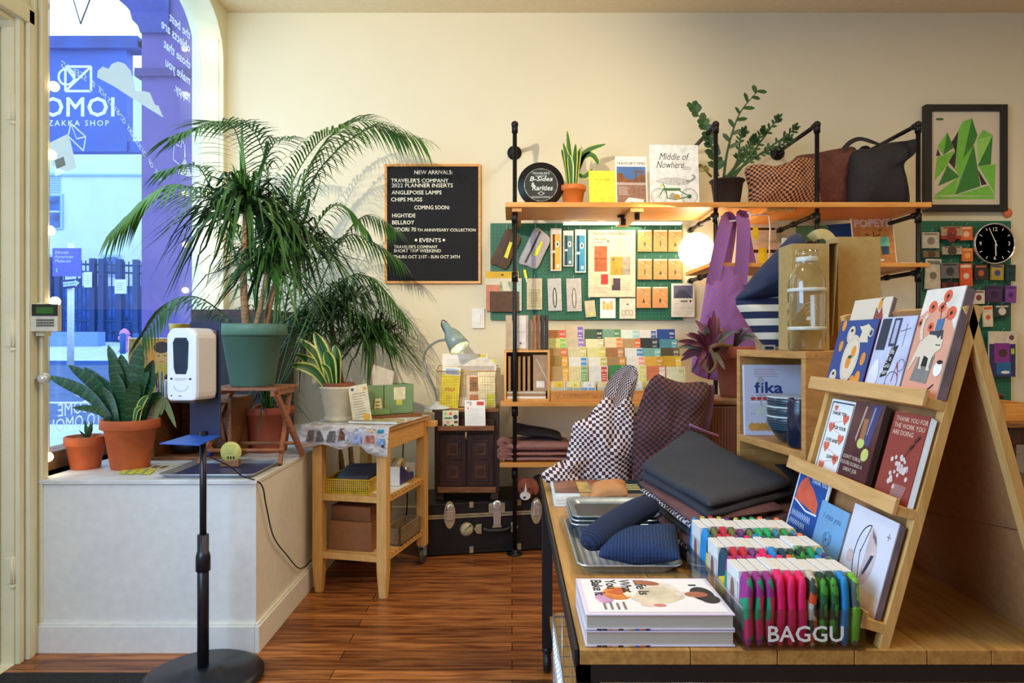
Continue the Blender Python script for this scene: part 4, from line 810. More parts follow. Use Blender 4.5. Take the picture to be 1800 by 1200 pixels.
# pegboards
def pegmat():
    m, nt, b = newmat('green_pegboard'); L = nt.links.new; tc = nd(nt, 'ShaderNodeTexCoord')
    a = nd(nt, 'ShaderNodeVectorMath', operation='SCALE'); a.inputs['Scale'].default_value = 1/.0254; L(tc.outputs['Object'], a.inputs[0])
    f = nd(nt, 'ShaderNodeVectorMath', operation='FRACTION'); L(a.outputs[0], f.inputs[0]); s_ = nd(nt, 'ShaderNodeVectorMath', operation='SUBTRACT'); s_.inputs[1].default_value = (.5, 0, .5); L(f.outputs[0], s_.inputs[0])
    z = nd(nt, 'ShaderNodeVectorMath', operation='MULTIPLY'); z.inputs[1].default_value = (1, 0, 1); L(s_.outputs[0], z.inputs[0]); l = nd(nt, 'ShaderNodeVectorMath', operation='LENGTH'); L(z.outputs[0], l.inputs[0])
    c_ = nd(nt, 'ShaderNodeMath', operation='LESS_THAN'); c_.inputs[1].default_value = .14; L(l.outputs['Value'], c_.inputs[0]); mx = nd(nt, 'ShaderNodeMix', data_type='RGBA'); L(c_.outputs[0], mx.inputs[0]); mx.inputs[6].default_value = lin((30, 104, 76)); mx.inputs[7].default_value = lin((10, 40, 30)); L(mx.outputs[2], b.inputs['Base Color']); b.inputs['Roughness'].default_value = .55
    return m
PEG = pegmat()
G().box((X(862, 4.76), 4.765, Z(562, 4.76)), (X(1200, 4.76), 4.775, Z(392, 4.76)), PEG).box((X(872, 4.76), 4.775, Z(552, 4.76)), (X(1190, 4.76), 4.795, Z(542, 4.76)), PINE).box((X(872, 4.76), 4.775, Z(402, 4.76)), (X(1190, 4.76), 4.795, Z(396, 4.76)), PINE).obj('pegboard', None, 'green pegboard of stationery on the wall beneath the long top shelf', 'pegboard')
G().box((X(1618, 4.76), 4.765, Z(705, 4.76)), (X(1778, 4.76), 4.775, Z(388, 4.76)), PEG).box((X(1630, 4.76), 4.775, Z(700, 4.76)), (X(1770, 4.76), 4.795, Z(690, 4.76)), PINE).obj('pegboard', None, 'green pegboard with a wall clock below the mountain print', 'pegboard')
D = 4.73; BRN = mat((92, 66, 48), .8, n=.1); GRY = mat((176, 170, 172), .8, n=.06); YT = mat((226, 222, 40), .5)
def pouch(name, lab, pts, m, zip_, tag, D=4.735, th=.03):
    cx = sum(p[0] for p in pts)/len(pts); cy = max(p[1] for p in pts); o = V((X(cx, D), D, Z(cy, D))); g = G(); cushion(g, [(X(a, D)-o.x, Z(b_, D)-o.z) for a, b_ in pts], D, th*.5, m, .003, 1, px=False, pw=.35)
    r = g.obj(name, None, lab, 'pouch', M=MX.Translation(o)); L_ = lambda q: [(X(a, D)-o.x, Z(b_, D)-o.z) for a, b_ in q]
    g = G(); g.y = -th*.5-.003; g.line(L_(zip_), .012, BLK); g.obj('zip', r); g = G(); g.y = -th*.5-.004; g.poly(L_(tag), YT); g.obj('yellow_tag', r)
    g = G(); g.tube([(X(pts[0][0], D)-o.x, -.005, Z(pts[0][1], D)-o.z-.01), (X(pts[0][0], D)-o.x, .0, Z(pts[0][1], D)-o.z+.03), (X(pts[0][0], D)-o.x, .03, Z(pts[0][1], D)-o.z+.03)], .002, STEEL, 6); g.obj('hook', r)
pouch('zip_pouch', 'brown zip pouch hanging tilted at the pegboard\'s top left corner', [(891, 402), (903, 408), (915, 420), (903, 447), (890, 472), (874, 467), (862, 460), (876, 432)], BRN, [(897, 410), (885, 435), (875, 463)], [(896, 425), (901, 427), (892, 455), (886, 452)])
pouch('zip_pouch', 'light grey zip pouch hanging tilted on the pegboard', [(941, 401), (956, 408), (967, 422), (955, 450), (943, 472), (926, 467), (912, 460), (925, 430)], GRY, [(949, 408), (934, 440), (923, 462)], [(951, 424), (955, 427), (943, 452), (937, 448)])
def strap_pack(c, a, b_, y0, y1, lab):
    def art(g, w, h): g.rect(-w*.42, h*.03, w*.42, h*.86, mat(c, .5)); g.rect(-w*.3, h*.03, -w*.12, h*.86, INK); g.disc(w*.12, h*.62, w*.17, PAPER, w*.3); g.rect(-w*.36, h*.42, -w*.06, h*.48, mat((200, 200, 200), .5)); g.rect(w*.05, h*.08, w*.28, h*.15, PAPER); g.rect(w*.05, h*.59, w*.19, h*.66, INK)
    pk('strap_packet', lab, 'packet', a, y0, b_, y1, 4.735, mat((214, 206, 196), .35), art, hook=True)
strap_pack((232, 170, 70), 968, 987, 401, 476, 'slim packet with an orange band, left of three slim packets on the pegboard')
strap_pack((70, 120, 124), 990, 1008, 405, 468, 'slim packet with a grey-teal band, middle of three slim packets')
strap_pack((40, 140, 176), 1011, 1030, 403, 479, 'slim packet with a bright blue band, nearest the product poster')
def post(g, w, h):
    fit(g, "TRAVELER'S COMPANY PRODUCTS", -w*.39, h*.925, w*.78, .016, INK, .012); C1 = mat((170, 88, 44), .7, n=.15); g.rect(-w*.37, h*.38, -w*.1, h*.76, C1).line([(-w*.37, h*.57), (-w*.1, h*.57)], .003, BRN); g.text("TRAVELER'S", .018, -w*.38, h*.85, INK, 'LEFT'); g.text('notebook', .016, -w*.38, h*.81, INK, 'LEFT')
    g.rect(-w*.03, h*.33, w*.22, h*.6, mat((176, 140, 40), .7, n=.15)).rect(w*.22, h*.33, w*.39, h*.6, mat((150, 140, 120), .7, n=.2)).disc(w*.03, h*.56, .006, mat((40, 60, 150), .6)).rect(-w*.38, h*.19, -w*.23, h*.34, mat((200, 190, 150), .7)).rect(-w*.23, h*.19, -w*.08, h*.34, mat((190, 50, 50), .7)).rect(0, h*.1, w*.18, h*.28, mat((70, 50, 64), .7)).rect(.004, h*.18, .009, h*.29, YEL)
    g.disc(-w*.08, h*.83, .009, GREY_INK); g.scrib(w*.04, h*.64, w*.4, h*.88, 9, GREY_INK, .1); g.scrib(-w*.38, h*.05, -w*.04, h*.15, 4, GREY_INK, .12); g.scrib(w*.22, h*.1, w*.42, h*.26, 5, GREY_INK, .12)
pk('product_poster', 'cream product poster hanging in the middle of the pegboard', 'poster', 1034, 404, 1117, 522, 4.73, mat((206, 192, 160), .7), post, th=.004, hook=True)
def krf(sym):
    def art(g, w, h):
        g.rect(-w*.46, h*.93, w*.46, h*.995, mat((216, 206, 190), .3)); g.text('2', .034, 0, h*.68, mat((110, 72, 44), .7), bold=.0)
        if sym == 0: g.disc(0, h*.35, .007, mat((80, 70, 60), .4), .016)
        elif sym == 1: g.rect(-.004, h*.25, .004, h*.5, mat((90, 80, 60), .4))
        else: g.poly([(-.011, h*.25), (.011, h*.25), (0, h*.45)], mat((80, 66, 50), .4))
        g.line([(-w*.4, h*.9), (w*.3, h*.6)], .002, mat((226, 212, 190), .2)); g.line([(w*.4, h*.12), (w*.1, h*.3)], .002, mat((226, 212, 190), .2))
    return art
rows_ = ('top', 'middle', 'bottom'); cols_ = ('left', 'centre', 'right')
for r, (y0, y1) in enumerate(((404, 442), (455, 491), (504, 541))):
    for c_, (a, b_) in enumerate(((1121, 1146), (1149, 1173), (1175, 1199)) if r < 2 else ((1119, 1144), (1147, 1174))):
        pk('kraft_packet', 'small kraft charm packet on the pegboard, %s row, %s column' % (rows_[r], cols_[c_]), 'packet', a, y0, b_, y1, 4.738, KRAFT2, krf((r+c_) % 3), hook=True, grp='kraft charm packets on the pegboard')
def notice(g, w, h): g.rect(-w*.4, h*.56, w*.42, h*.94, mat((92, 90, 112), .6, n=.25, s=9)); g.poly([(-w*.4, h*.56), (w*.42, h*.56), (w*.05, h*.8), (-w*.15, h*.8)], mat((60, 60, 76), .6)); g.scrib(-w*.4, h*.06, w*.4, h*.42, 9, GREY_INK, .12); g.disc(w*.32, h*.47, .008, INK); g.rect(-w*.1, h*.44, w*.2, h*.5, GREY_INK)
pk('notice_sheet', 'printed notice with a grey photo at the pegboard\'s lower right corner', 'notice', 1180, 498, 1221, 557, 4.74, mat((216, 208, 190), .7), notice, th=.003, hook=True)
def hd(g, w, h): g.disc(.0, h*.5, .012, BLK, .006)
pk('header_card', 'yellow header card at the pegboard\'s left edge', 'card', 854, 477, 912, 489, 4.75, mat((214, 170, 40), .7), hd, hook=False)
def fold(g, w, h): g.rect(-w*.48, 0, -w*.1, h*.8, mat((206, 130, 104), .7)); g.rect(-w*.1, 0, w*.28, h*.9, mat((150, 160, 130), .7, n=.2)); g.rect(w*.3, 0, w*.47, h*.95, mat((170, 206, 190), .7)); g.disc(w*.4, h*.9, .006, mat((210, 60, 40), .6)); g.poly([(-w*.05, h*.9), (w*.1, h*.95), (w*.2, h*.6), (0, h*.62)], mat((216, 212, 180), .7))
pk('leaflet_stack', 'illustrated leaflets tucked behind the brown pocket on the pegboard', 'leaflet', 853, 489, 917, 546, 4.742, mat((216, 206, 180), .7), fold, th=.006)
pk('leather_pocket', 'flat brown pocket hanging at the pegboard\'s lower left', 'pouch', 861, 512, 912, 548, 4.722, BRN, None, th=.014, bevel=.002)
g = G(); g.cb((0, 0, -.05), (.018, .004, .06), YT).tube([(0, 0, -.02), (0, 0, .01), (0, .03, .01)], .0015, STEEL, 5).cb((0, 0, -.095), (.01, .003, .025), STEEL); g.obj('key_tag', None, 'small yellow key tag hanging between the pouches', 'key tag', M=TR(P(921, 469, 4.735), 0, 0, -.2))
def keyb(g, w, h): [g.rect(-w*.38+i*w*.13, h*.08+j*h*.085, -w*.38+i*w*.13+w*.09, h*.08+j*h*.085+h*.06, mat((176, 160, 110), .7)) for i in range(6) for j in range(7)]
def clip(c):
    def art(g, w, h): g.disc(0, h*.4, w*.16, mat(c, .4), h*.32); g.disc(0, h*.4, w*.08, mat((200, 196, 188), .5), h*.26)
    return art
pk('stencil_packet', 'cream packet printed with a grid of small keys on the pegboard', 'packet', 926, 489, 953, 544, 4.74, mat((204, 192, 158), .7), keyb, th=.005, hook=True)
pk('clip_packet', 'pale packet holding a long black clip on the pegboard', 'packet', 964, 489, 988, 546, 4.74, mat((186, 186, 180), .5), clip((46, 48, 50)), th=.005, hook=True, roll=-.03)
pk('clip_packet', 'pale packet holding a long brass-grey clip on the pegboard', 'packet', 997, 489, 1023, 547, 4.74, mat((184, 178, 170), .5), clip((120, 112, 88)), th=.005, hook=True, roll=-.03)
pk('sticker_packet', 'tilted clear packet of cream labels low on the pegboard', 'packet', 1030, 528, 1048, 557, 4.738, mat((196, 186, 150), .4), lambda g, w, h: g.disc(.005, .02, .012, YEL), roll=-.1, hook=True)
pk('sticker_packet', 'white packet of yellow index tabs low on the pegboard', 'packet', 1055, 524, 1082, 559, 4.738, PAPER, lambda g, w, h: [g.rect(-w*.35+i*w*.24, h*.42, -w*.35+i*w*.24+w*.2, h*(.85-.1*(i % 2)), mat((220, 176, 84), .6)) for i in range(3)], hook=True)
pk('sticker_packet', 'cream packet with three framed stamps low on the pegboard', 'packet', 1089, 524, 1117, 560, 4.738, mat((216, 208, 184), .6), lambda g, w, h: [g.line([(-w*.33+i*w*.24, h*.18), (-w*.17+i*w*.24, h*.18), (-w*.17+i*w*.24, h*.4), (-w*.33+i*w*.24, h*.4), (-w*.33+i*w*.24, h*.18)], .003, mat((100, 110, 70), .6)) for i in range(3)]+[g.disc(0, h*.7, .01, GREY_INK, .006)], hook=True)
# ---------------------------------------------------------------- pipe shelving
t = thing('pipe_shelving', 'long black pipe shelving unit with pine boards along the wall', 'shelving', (1.25, 4.5, 0)); DP = 4.17
PXs = [.017, 1.244, 1.863, 2.481]; ZT = Z(219, DP)
def pipe(pts, r=.0135): return G().tube(pts, r, IRON, 12)
for x in PXs:
    g = pipe([(x, DP, .01), (x, DP, ZT)]); g.lathe([(.048, 0), (.048, .008), (.022, .012), (.02, .03), (.0135, .032)], IRON, (x, DP, 0), 24)
    for z in (.5, .88, 1.70, 2.06): g.tube([(x, DP, z-.035), (x, DP, z+.022)], .0195, IRON, 14)
    g.ball((x, DP, ZT), .022, IRON).tube([(x, DP, ZT-.05), (x, DP, ZT-.005)], .0195, IRON, 12); g.obj('pole', t, world=True)
    g = pipe([(x, DP, ZT), (x, YB-.005, ZT)]); g.tube([(x, DP+.01, ZT), (x, DP+.05, ZT)], .0195, IRON, 12); g.lathe([(.05, 0), (.05, .01), (.024, .016), (.02, .04)], IRON, (0, 0, 0), 24, T=MX.Translation((x, YB, ZT)) @ MX.Rotation(PI/2, 4, 'X')); g.obj('wall_arm', t, world=True)
    for z in ((2.075,) if x < 1 else (2.075, 1.722)):
        g = pipe([(x, DP, z), (x, YB-.005, z)]); [g.tube([(x, y, z), (x, y+.04, z)], .019, IRON, 12) for y in (DP+.02, 4.5, 4.72)]; g.obj('bracket', t, world=True)
for z in (.895, .525): pipe([(.017, DP, z), (.017, YB-.005, z)]).obj('bracket', t, world=True); pipe([(1.244, DP, z), (1.244, YB-.005, z)]).obj('bracket', t, world=True)
for px in (1105, 1120):
    x = X(px, 4.2); g = G(); g.lathe([(.04, .0), (.04, -.008), (.018, -.012), (.016, -.06)][::-1], IRON, (x, 4.2 if px > 1110 else 4.4, 2.108), 20); g.obj('flange', t, world=True)
SH = 2.111
g = G(); g.box((-.041, 4.12, SH), (2.534, 4.57, SH+.03), PINE); g.obj('shelf_board', t, lab='upper pine board', world=True, bevel=.002)
for x0, x1 in ((.0, .06), (.72, .80), (1.55, 1.72)): G().box((x0, 4.15, SH-.022), (x1, 4.72, SH), PINEY).obj('cleat', t, world=True, bevel=.002)
G().box((-.069, 4.12, .908), (1.29, 4.6, .933), PINE).obj('shelf_board', t, world=True, bevel=.002)
G().box((-.074, 4.12, .54), (1.29, 4.6, .565), PINE).obj('shelf_board', t, world=True, bevel=.002)
G().box((1.19, 4.12, 1.750), (2.525, 4.68, 1.775), PINE).obj('shelf_board', t, world=True, bevel=.002)
TZ = SH+.031
# ---------------------------------------------------------------- top shelf goods
t = thing('record_display', 'round black record-style display disc leaning on the top shelf', 'display', M=TR((X(951, 4.30), 4.30, TZ), 0, .10))
r = 41*4.30/F; g = G(MX.Translation((0, 0, r))); g.lathe([(.001, -.004), (r, -.004), (r, .004), (.001, .004)], mat((24, 23, 25), .35), n=56, T=MX.Rotation(PI/2, 4, 'X')); g.obj('disc', t)
g = G(MX.Translation((0, 0, r))); g.y = -.0045; LC = mat((206, 220, 214), .6, n=0); g.disc(0, 0, .105, mat((34, 36, 36), .6), n=40); g.ring(0, 0, .104, .004, LC, n=48); fit(g, 'B-Sides', -.07, .025, .145, .03, LC, .02, .2); g.text('&', .04, -.05, -.012, LC, bold=.02); fit(g, 'Rarities', -.055, -.035, .13, .032, LC, .02, .2); fit(g, "TRAVELER'S", -.055, .068, .11, .014, LC, .006); fit(g, 'notebook', -.035, .054, .075, .009, LC, .004); fit(g, "TRAVELER'S COMPANY", -.06, -.085, .12, .011, LC, .004); g.line([(-.02, -.055), (0, -.044), (.022, -.055), (.002, -.067), (-.02, -.055)], .003, LC); g.obj('printed_label', t)
c = V((X(1007, 4.34), 4.34, TZ)); t = thing('potted_snake_plant', 'small snake plant in an orange pot on the top shelf beside the record disc', 'potted plant', c)
pot(t, c, .078, .145, mat((206, 112, 44), .5, n=.04), .24, .72); g = G(); snake(g, c+V((0, 0, .12)), [(990, 250, .0), (997, 229, .03, .04), (1012, 252, -.03), (1004, 275, .03), (1020, 260, .02), (1000, 270, -.04), (987, 262, .03)], .04, SNV, 4.34)
for q in ([(1014, 305), (1028, 268), (1066, 253)], [(1014, 305), (1026, 278), (1040, 272), (1050, 284), (1049, 290)], [(1016, 306), (1028, 310), (1042, 296)]): strip(g, cr([P(a, b_, 4.43) for a, b_ in q], 6), .042, SNV, up=(0, -1, 0), taper=lance)
g.obj('foliage', t, world=True)
def leanbk(name, lab, cat, x0, y0, x1, y1, m, art, th=.012, D=4.30, rz=0, lean=.12, roll=0, edge=None, grp=None):
    w, h = X(x1, D)-X(x0, D), (Z(y0, D)-Z(y1, D))/math.cos(lean); g = G(); g.box((-w/2, 0, 0), (w/2, th, h), m)
    if edge: g.box((-w/2+.002, .002, .002), (w/2+.0004, th-.002, h+.0004), edge)
    g.y = 0; art and art(g, w, h); return g.obj(name, None, lab, cat, grp, M=TR(V((X((x0+x1)/2, D), D, Z(y1, D))), rz, lean, roll))
def zz(D): return 600-(TZ-HC)*F/D
y1 = zz(4.30)
leanbk('yellow_notebook', 'plain yellow booklet standing on the top shelf', 'book', 1036, 298, 1084, y1, mat((236, 224, 60), .6), lambda g, w, h: (g.text('YELLOW PAGES', .014, 0, h*.74, mat((170, 160, 40), .6)), g.rect(-.01, h*.15, .01, h*.16, GREY_INK)), rz=.06)
def tt(g, w, h):
    fit(g, "TRAVELER'S TIMES", -w*.46, h*.84, w*.92, .017, INK, .006); g.rect(-w*.46, h*.02, w*.46, h*.8, mat((150, 110, 90), .7, n=.12, s=40)); g.rect(-w*.46, h*.5, w*.46, h*.8, mat((70, 110, 170), .6, n=.15, s=4)); g.poly([(-w*.46, h*.5), (-w*.46, h*.66), (-w*.3, h*.68), (-w*.15, h*.55), (w*.1, h*.56), (w*.3, h*.64), (w*.46, h*.66), (w*.46, h*.48)], mat((136, 84, 44), .7, n=.2)); g.rect(w*.12, h*.48, w*.2, h*.7, mat((110, 90, 80), .7)).rect(w*.3, h*.48, w*.36, h*.7, mat((110, 90, 80), .7)).rect(w*.1, h*.68, w*.4, h*.73, mat((110, 90, 80), .7)); g.rect(-w*.46, h*.44, w*.46, h*.49, mat((190, 170, 160), .7)); g.poly([(-w*.35, h*.02), (w*.3, h*.02), (w*.4, h*.16), (-w*.1, h*.2)], PAPER); g.disc(.0, h*.08, .02, INK, .012); g.scrib(-w*.42, h*.24, -w*.05, h*.42, 6, PAPER, .2)
leanbk('magazine', 'travel newspaper with a stone arch photo on the top shelf', 'magazine', 1083, 272, 1139, y1, PAPER, tt, th=.006, rz=.04)
def motor(g, w, h):
    GN = mat((70, 120, 60), .6); GR = mat((150, 150, 146), .6); fit(g, 'Middle of', -w*.3, h*.76, w*.62, .044, INK, -.004, .3); fit(g, 'Nowhere', -w*.36, h*.63, w*.56, .044, INK, -.004, .3); g.scrib(w*.18, h*.6, w*.36, h*.66, 2, GREY_INK)
    for cx in (-w*.32, w*.3): g.ring(cx, h*.18, .05, .003, GN); g.ring(cx, h*.18, .042, .0015, GR); [g.line([(cx, h*.18), (cx+.042*math.cos(a), h*.18+.042*math.sin(a))], .0008, GR) for a in [PI*k/6 for k in range(12)]]
    g.disc(w*.3, h*.18, .013, mat((40, 90, 70), .6)); g.rect(-w*.22, h*.27, w*.12, h*.31, GN); g.line([(-w*.3, h*.2), (-w*.2, h*.33), (-w*.24, h*.38)], .006, GN).line([(w*.1, h*.27), (w*.3, h*.18), (w*.02, h*.13), (-w*.15, h*.15), (-w*.18, h*.28)], .006, GN).disc(-w*.04, h*.18, .022, mat((160, 160, 150), .5)).disc(w*.05, h*.17, .018, mat((190, 150, 50), .6))
    g.disc(-w*.27, h*.35, .008, YEL); g.disc(0, h*.42, w*.32, mat((196, 196, 190), .7, n=.15, s=60), .024, rot=-.05); g.line([tuple(q) [:2] for q in cr([(w*.25, h*.42, 0), (w*.34, h*.43, 0), (w*.42, h*.49, 0), (w*.36, h*.52, 0)], 5)], .011, GR); g.disc(-w*.3, h*.42, .024, mat((206, 206, 200), .7), .012); g.scrib(-w*.4, h*.02, w*.4, h*.06, 1, mat((200, 200, 196), .7))
leanbk('art_print', 'white print of a creature on a green motorcycle standing on the top shelf', 'print', 1143, 252, 1230, y1, mat((232, 234, 230), .6), motor, th=.01, rz=.03, lean=.08)
c = V((X(1278, 4.36), 4.36, TZ)); t = thing('potted_zz_plant', 'tall glossy ZZ plant in a black pot on the top shelf', 'potted plant', c); pot(t, c, .108, .185, mat((34, 34, 36), .5), .06, .7, 1.03)
def zzst(g, ctrl, ll, n, m, w=.034, s0=.3):
    pts = cr([P(*p) for p in ctrl], 10); q = len(pts); g.tube(pts, [.007*(1-i/q)+.002 for i in range(q)], m, 6)
    for i in range(n):
        f = s0+(1-s0)*i/(n-1); k = min(q-2, int(f*(q-1))); p = pts[k]; tt_ = (pts[k+1]-pts[k]).normalized(); s_ = 1 if i % 2 else -1; sd = tt_.cross(V((0, 1, 0))).normalized(); d = (sd*s_+tt_*.75+V((0, R.uniform(-.5, .3), 0))).normalized(); L_ = ll*R.uniform(.8, 1.1)*(1-.3*f); strip(g, [p, p+d*L_*.3, p+d*L_*.7, p+d*L_], w, m, up=(R.uniform(-.4, .4), -1, .3), taper=lance, fold=.1)
ZL = mat((44, 80, 34), .5, n=.15); g = G(); b0 = (1278, 310, 4.36)
zzst(g, [(1272, 312, 4.36), (1280, 260, 4.34), (1300, 200, 4.34), (1334, 158, 4.4)], .09, 11, ZL, .032, .35); zzst(g, [(1262, 310, 4.36), (1254, 270, 4.36), (1240, 225, 4.34), (1216, 184, 4.34)], .07, 22, ZL, .05, .15)
for e in ((1398, 222), (1370, 206), (1345, 226), (1330, 240), (1312, 228), (1388, 240)): zzst(g, [(1282+R.uniform(-8, 8), 312, 4.36), (1290+(e[0]-1290)*.3, 280, 4.34), (e[0]-10, e[1]+12, 4.34), (e[0], e[1], 4.30)], .05, 22, ZL, .019, .3)
zzst(g, [(1250, 310, 4.36), (1240, 300, 4.33), (1228, 292, 4.44)], .05, 5, mat((120, 110, 40), .4), .03, .4)
g.obj('foliage', t, world=True)
CHK_O = checker('checker_tan_black', (196, 130, 84), (40, 30, 30), 72, .05, 7); CLB = mat((98, 54, 42), .85, n=.1, bump=.2, s=60); CLK = mat((34, 32, 36), .8, n=.1, bump=.15, s=50)
ysh = zz(4.36)
g = G(); cushion(g, [(1322, ysh), (1316, 330), (1310, 297), (1330, 290), (1358, 293), (1385, 285), (1400, 278), (1428, 280), (1440, 300), (1438, 330), (1440, ysh), (1380, ysh+.3)], 4.33, .10, CHK_O, .022, 3, ws=10); g.obj('checkered_tote', None, 'tan and black checkered bag slumped on the top shelf', 'bag')
g = G(); cushion(g, [(1402, ysh), (1400, 300), (1398, 276), (1430, 270), (1470, 262), (1502, 260), (1500, 290), (1494, 330), (1492, ysh)], 4.42, .09, CLB, .02, 6, ws=10); g.obj('brown_bag', None, 'rusty brown cloth bag between two others on the top shelf', 'bag')
g = G(); cushion(g, [(1494, ysh), (1492, 300), (1500, 266), (1530, 262), (1558, 252), (1590, 248), (1611, 246), (1606, 270), (1586, 290), (1592, 320), (1594, ysh), (1545, ysh+.2)], 4.32, .10, CLK, .02, 9, c=(1545, 305), ws=7)
o = g.obj('black_tote', None, 'black cloth tote with a raised handle at the top shelf\'s right end', 'bag'); g = G(); strip(g, cr([P(1483, 262, 4.33), P(1495, 250, 4.34), P(1512, 244, 4.34), P(1535, 250, 4.33), P(1556, 258, 4.47)], 6), .03, CLK, up=(0, -1, .3)); g.obj('handle', o, world=True)
# framed print
D = 4.76; t = thing('framed_print', 'black framed print of green geometric mountains on the wall', 'picture', P(1697, 372, D)); x0, x1, z0, z1 = X(1626, D), X(1770, D), Z(371, D), Z(184, D); w = .044
for a, b_ in (((x0, D-.01, z0), (x0+w, D+.035, z1)), ((x1-w, D-.01, z0), (x1, D+.035, z1)), ((x0+w, D-.01, z0), (x1-w, D+.035, z0+w)), ((x0+w, D-.01, z1-w), (x1-w, D+.035, z1))): G().box(a, b_, BLK).obj('frame_side', t, world=True, bevel=.001)
g = G(); g.box((x0+w, D+.01, z0+w), (x1-w, D+.03, z1-w), mat((216, 204, 182), .6, n=0)); g.y = D+.01
def mp_(L_): return [(X(1200+a/3, D), Z(140+b_/3, D)) for a, b_ in L_]
G1, G2, G3, DKG = mat((120, 196, 72), .6, n=.04), mat((58, 128, 52), .6, n=.04), mat((150, 214, 100), .6, n=.04), mat((52, 40, 50), .6)
for L_, m in (([(1470, 250), (1440, 300), (1420, 330), (1440, 370), (1450, 450), (1480, 400)], DKG), ([(1350, 360), (1340, 400), (1365, 400)], DKG), ([(1405, 430), (1440, 470), (1450, 400), (1440, 380)], DKG), ([(1560, 470), (1580, 555), (1610, 550)], DKG), ([(1530, 200), (1480, 220), (1460, 260), (1440, 460), (1480, 430)], G1), ([(1530, 200), (1480, 430), (1545, 330), (1560, 290)], G2), ([(1590, 260), (1555, 315), (1640, 290)], G1), ([(1640, 290), (1555, 315), (1565, 450)], G3), ([(1640, 290), (1560, 455), (1630, 445)], G2), ([(1400, 275), (1348, 350), (1380, 395), (1395, 380)], G1), ([(1400, 275), (1380, 395), (1435, 355)], G2), ([(1440, 370), (1345, 410), (1332, 530), (1360, 500), (1400, 450)], G1), ([(1400, 450), (1350, 560), (1465, 510)], G2), ([(1540, 340), (1440, 470), (1465, 510), (1440, 600)], G1), ([(1540, 340), (1440, 605), (1575, 560)], G2), ([(1655, 445), (1565, 455), (1640, 580), (1650, 610)], G1), ([(1460, 510), (1330, 610), (1440, 605)], G1), ([(1620, 555), (1440, 608), (1650, 612)], G1), ([(1330, 614), (1650, 614), (1650, 628), (1330, 628)], G1)): g.poly(mp_(L_), m)
g.disc(*mp_([(1360, 206)])[0], .028, mat((60, 110, 50), .6), .009); g.obj('artwork', t, world=True)
g = G(MX.Translation(P(1771, 374, 4.79))); g.lathe([(.001, -.002), (.032, -.002), (.032, .002), (.001, .002)], mat((232, 128, 72), .7), n=26, T=MX.Rotation(PI/2, 4, 'X')); g.obj('wall_sticker', None, 'round orange sticker on the wall under the framed print', 'sticker')
# ================================================================ mid shelf, right
YM = 600-(1.776-HC)*F/4.5
def gb(c): return mat(c, .6, n=.08)
def yM(D): return 600-(1.7755-HC)*F/D
leanbk('green_book', 'green magazine with a portrait on the right-hand middle shelf', 'magazine', 1403, 395, 1460, yM(4.5), gb((86, 128, 84)), lambda g, w, h: (g.disc(-.01, h*.45, .055, mat((70, 48, 40), .7), .06), g.disc(-.01, h*.38, .035, mat((206, 160, 130), .7), .045)), D=4.5)
leanbk('blue_book', 'deep blue picture book on the right-hand middle shelf', 'book', 1462, 392, 1508, yM(4.52), gb((22, 70, 130)), lambda g, w, h: (g.disc(0, h*.6, .05, mat((40, 130, 190), .6, n=.3), .02), g.disc(.02, h*.4, .06, mat((16, 50, 100), .6), .03)), D=4.52, roll=-.08, lean=.1)
def pop(g, w, h):
    g.rect(-w*.48, h*.02, w*.48, h*.98, mat((208, 140, 66), .7, n=.08)); fit(g, 'POPEYE', -w*.44, h*.8, w*.88, h*.15, mat((226, 206, 196), .6), .05); g.line([(-w*.2, h*.66), (-w*.1, h*.64)], .006, INK).line([(w*.12, h*.72), (w*.22, h*.74)], .006, INK).line([(-w*.05, h*.6), (w*.1, h*.62), (w*.16, h*.66)], .006, INK).line([(0, h*.58), (.002, h*.7)], .005, INK); g.rect(w*.14, h*.42, w*.36, h*.6, mat((130, 220, 180), .6)); g.rect(w*.16, h*.26, w*.34, h*.42, mat((50, 80, 110), .6)); g.rect(w*.02, h*.14, w*.2, h*.18, PAPER)
leanbk('magazine', 'orange magazine with bubbly title lettering standing on the right-hand middle shelf', 'magazine', 1504, 378, 1578, yM(4.45), PAPER, pop, D=4.45, roll=-.03, edge=None)
g = G(); g.box((0, 0, 0), (.13, .2, .035), PAPER); g.box((.02, .02, .035), (.1, .18, .04), mat((160, 120, 80), .7)); g.obj('paper_stack', None, 'low stack of pale cards beside the orange magazine', 'paper', M=MX.Translation((X(1585, 4.4), 4.4, 1.776)))
for i, (a, b_, y0, y1) in enumerate(((1313, 1365, 392, 424), (1316, 1400, 426, 460))):
    def art(g, w, h): g.rect(-w*.45, h*.62, w*.45, h*.74, INK); g.rect(-w*.3, h*.15, -w*.12, h*.8, YT)
    pk('zip_pouch', ['white zip pouch with a black zip, upper of two behind the purple bag', 'white zip pouch with a black zip standing on the middle shelf'][i], 'pouch', a, y0, b_, y1 if i == 0 else yM(4.55), 4.6-.05*i, mat((214, 206, 190), .7), art, th=.02, bevel=.003)
G().box((X(1313, 4.62), 4.63, 1.776), (X(1365, 4.62), 4.70, Z(424, 4.6)), PAPER).obj('white_box', None, 'white box holding up the higher zip pouch', 'box')
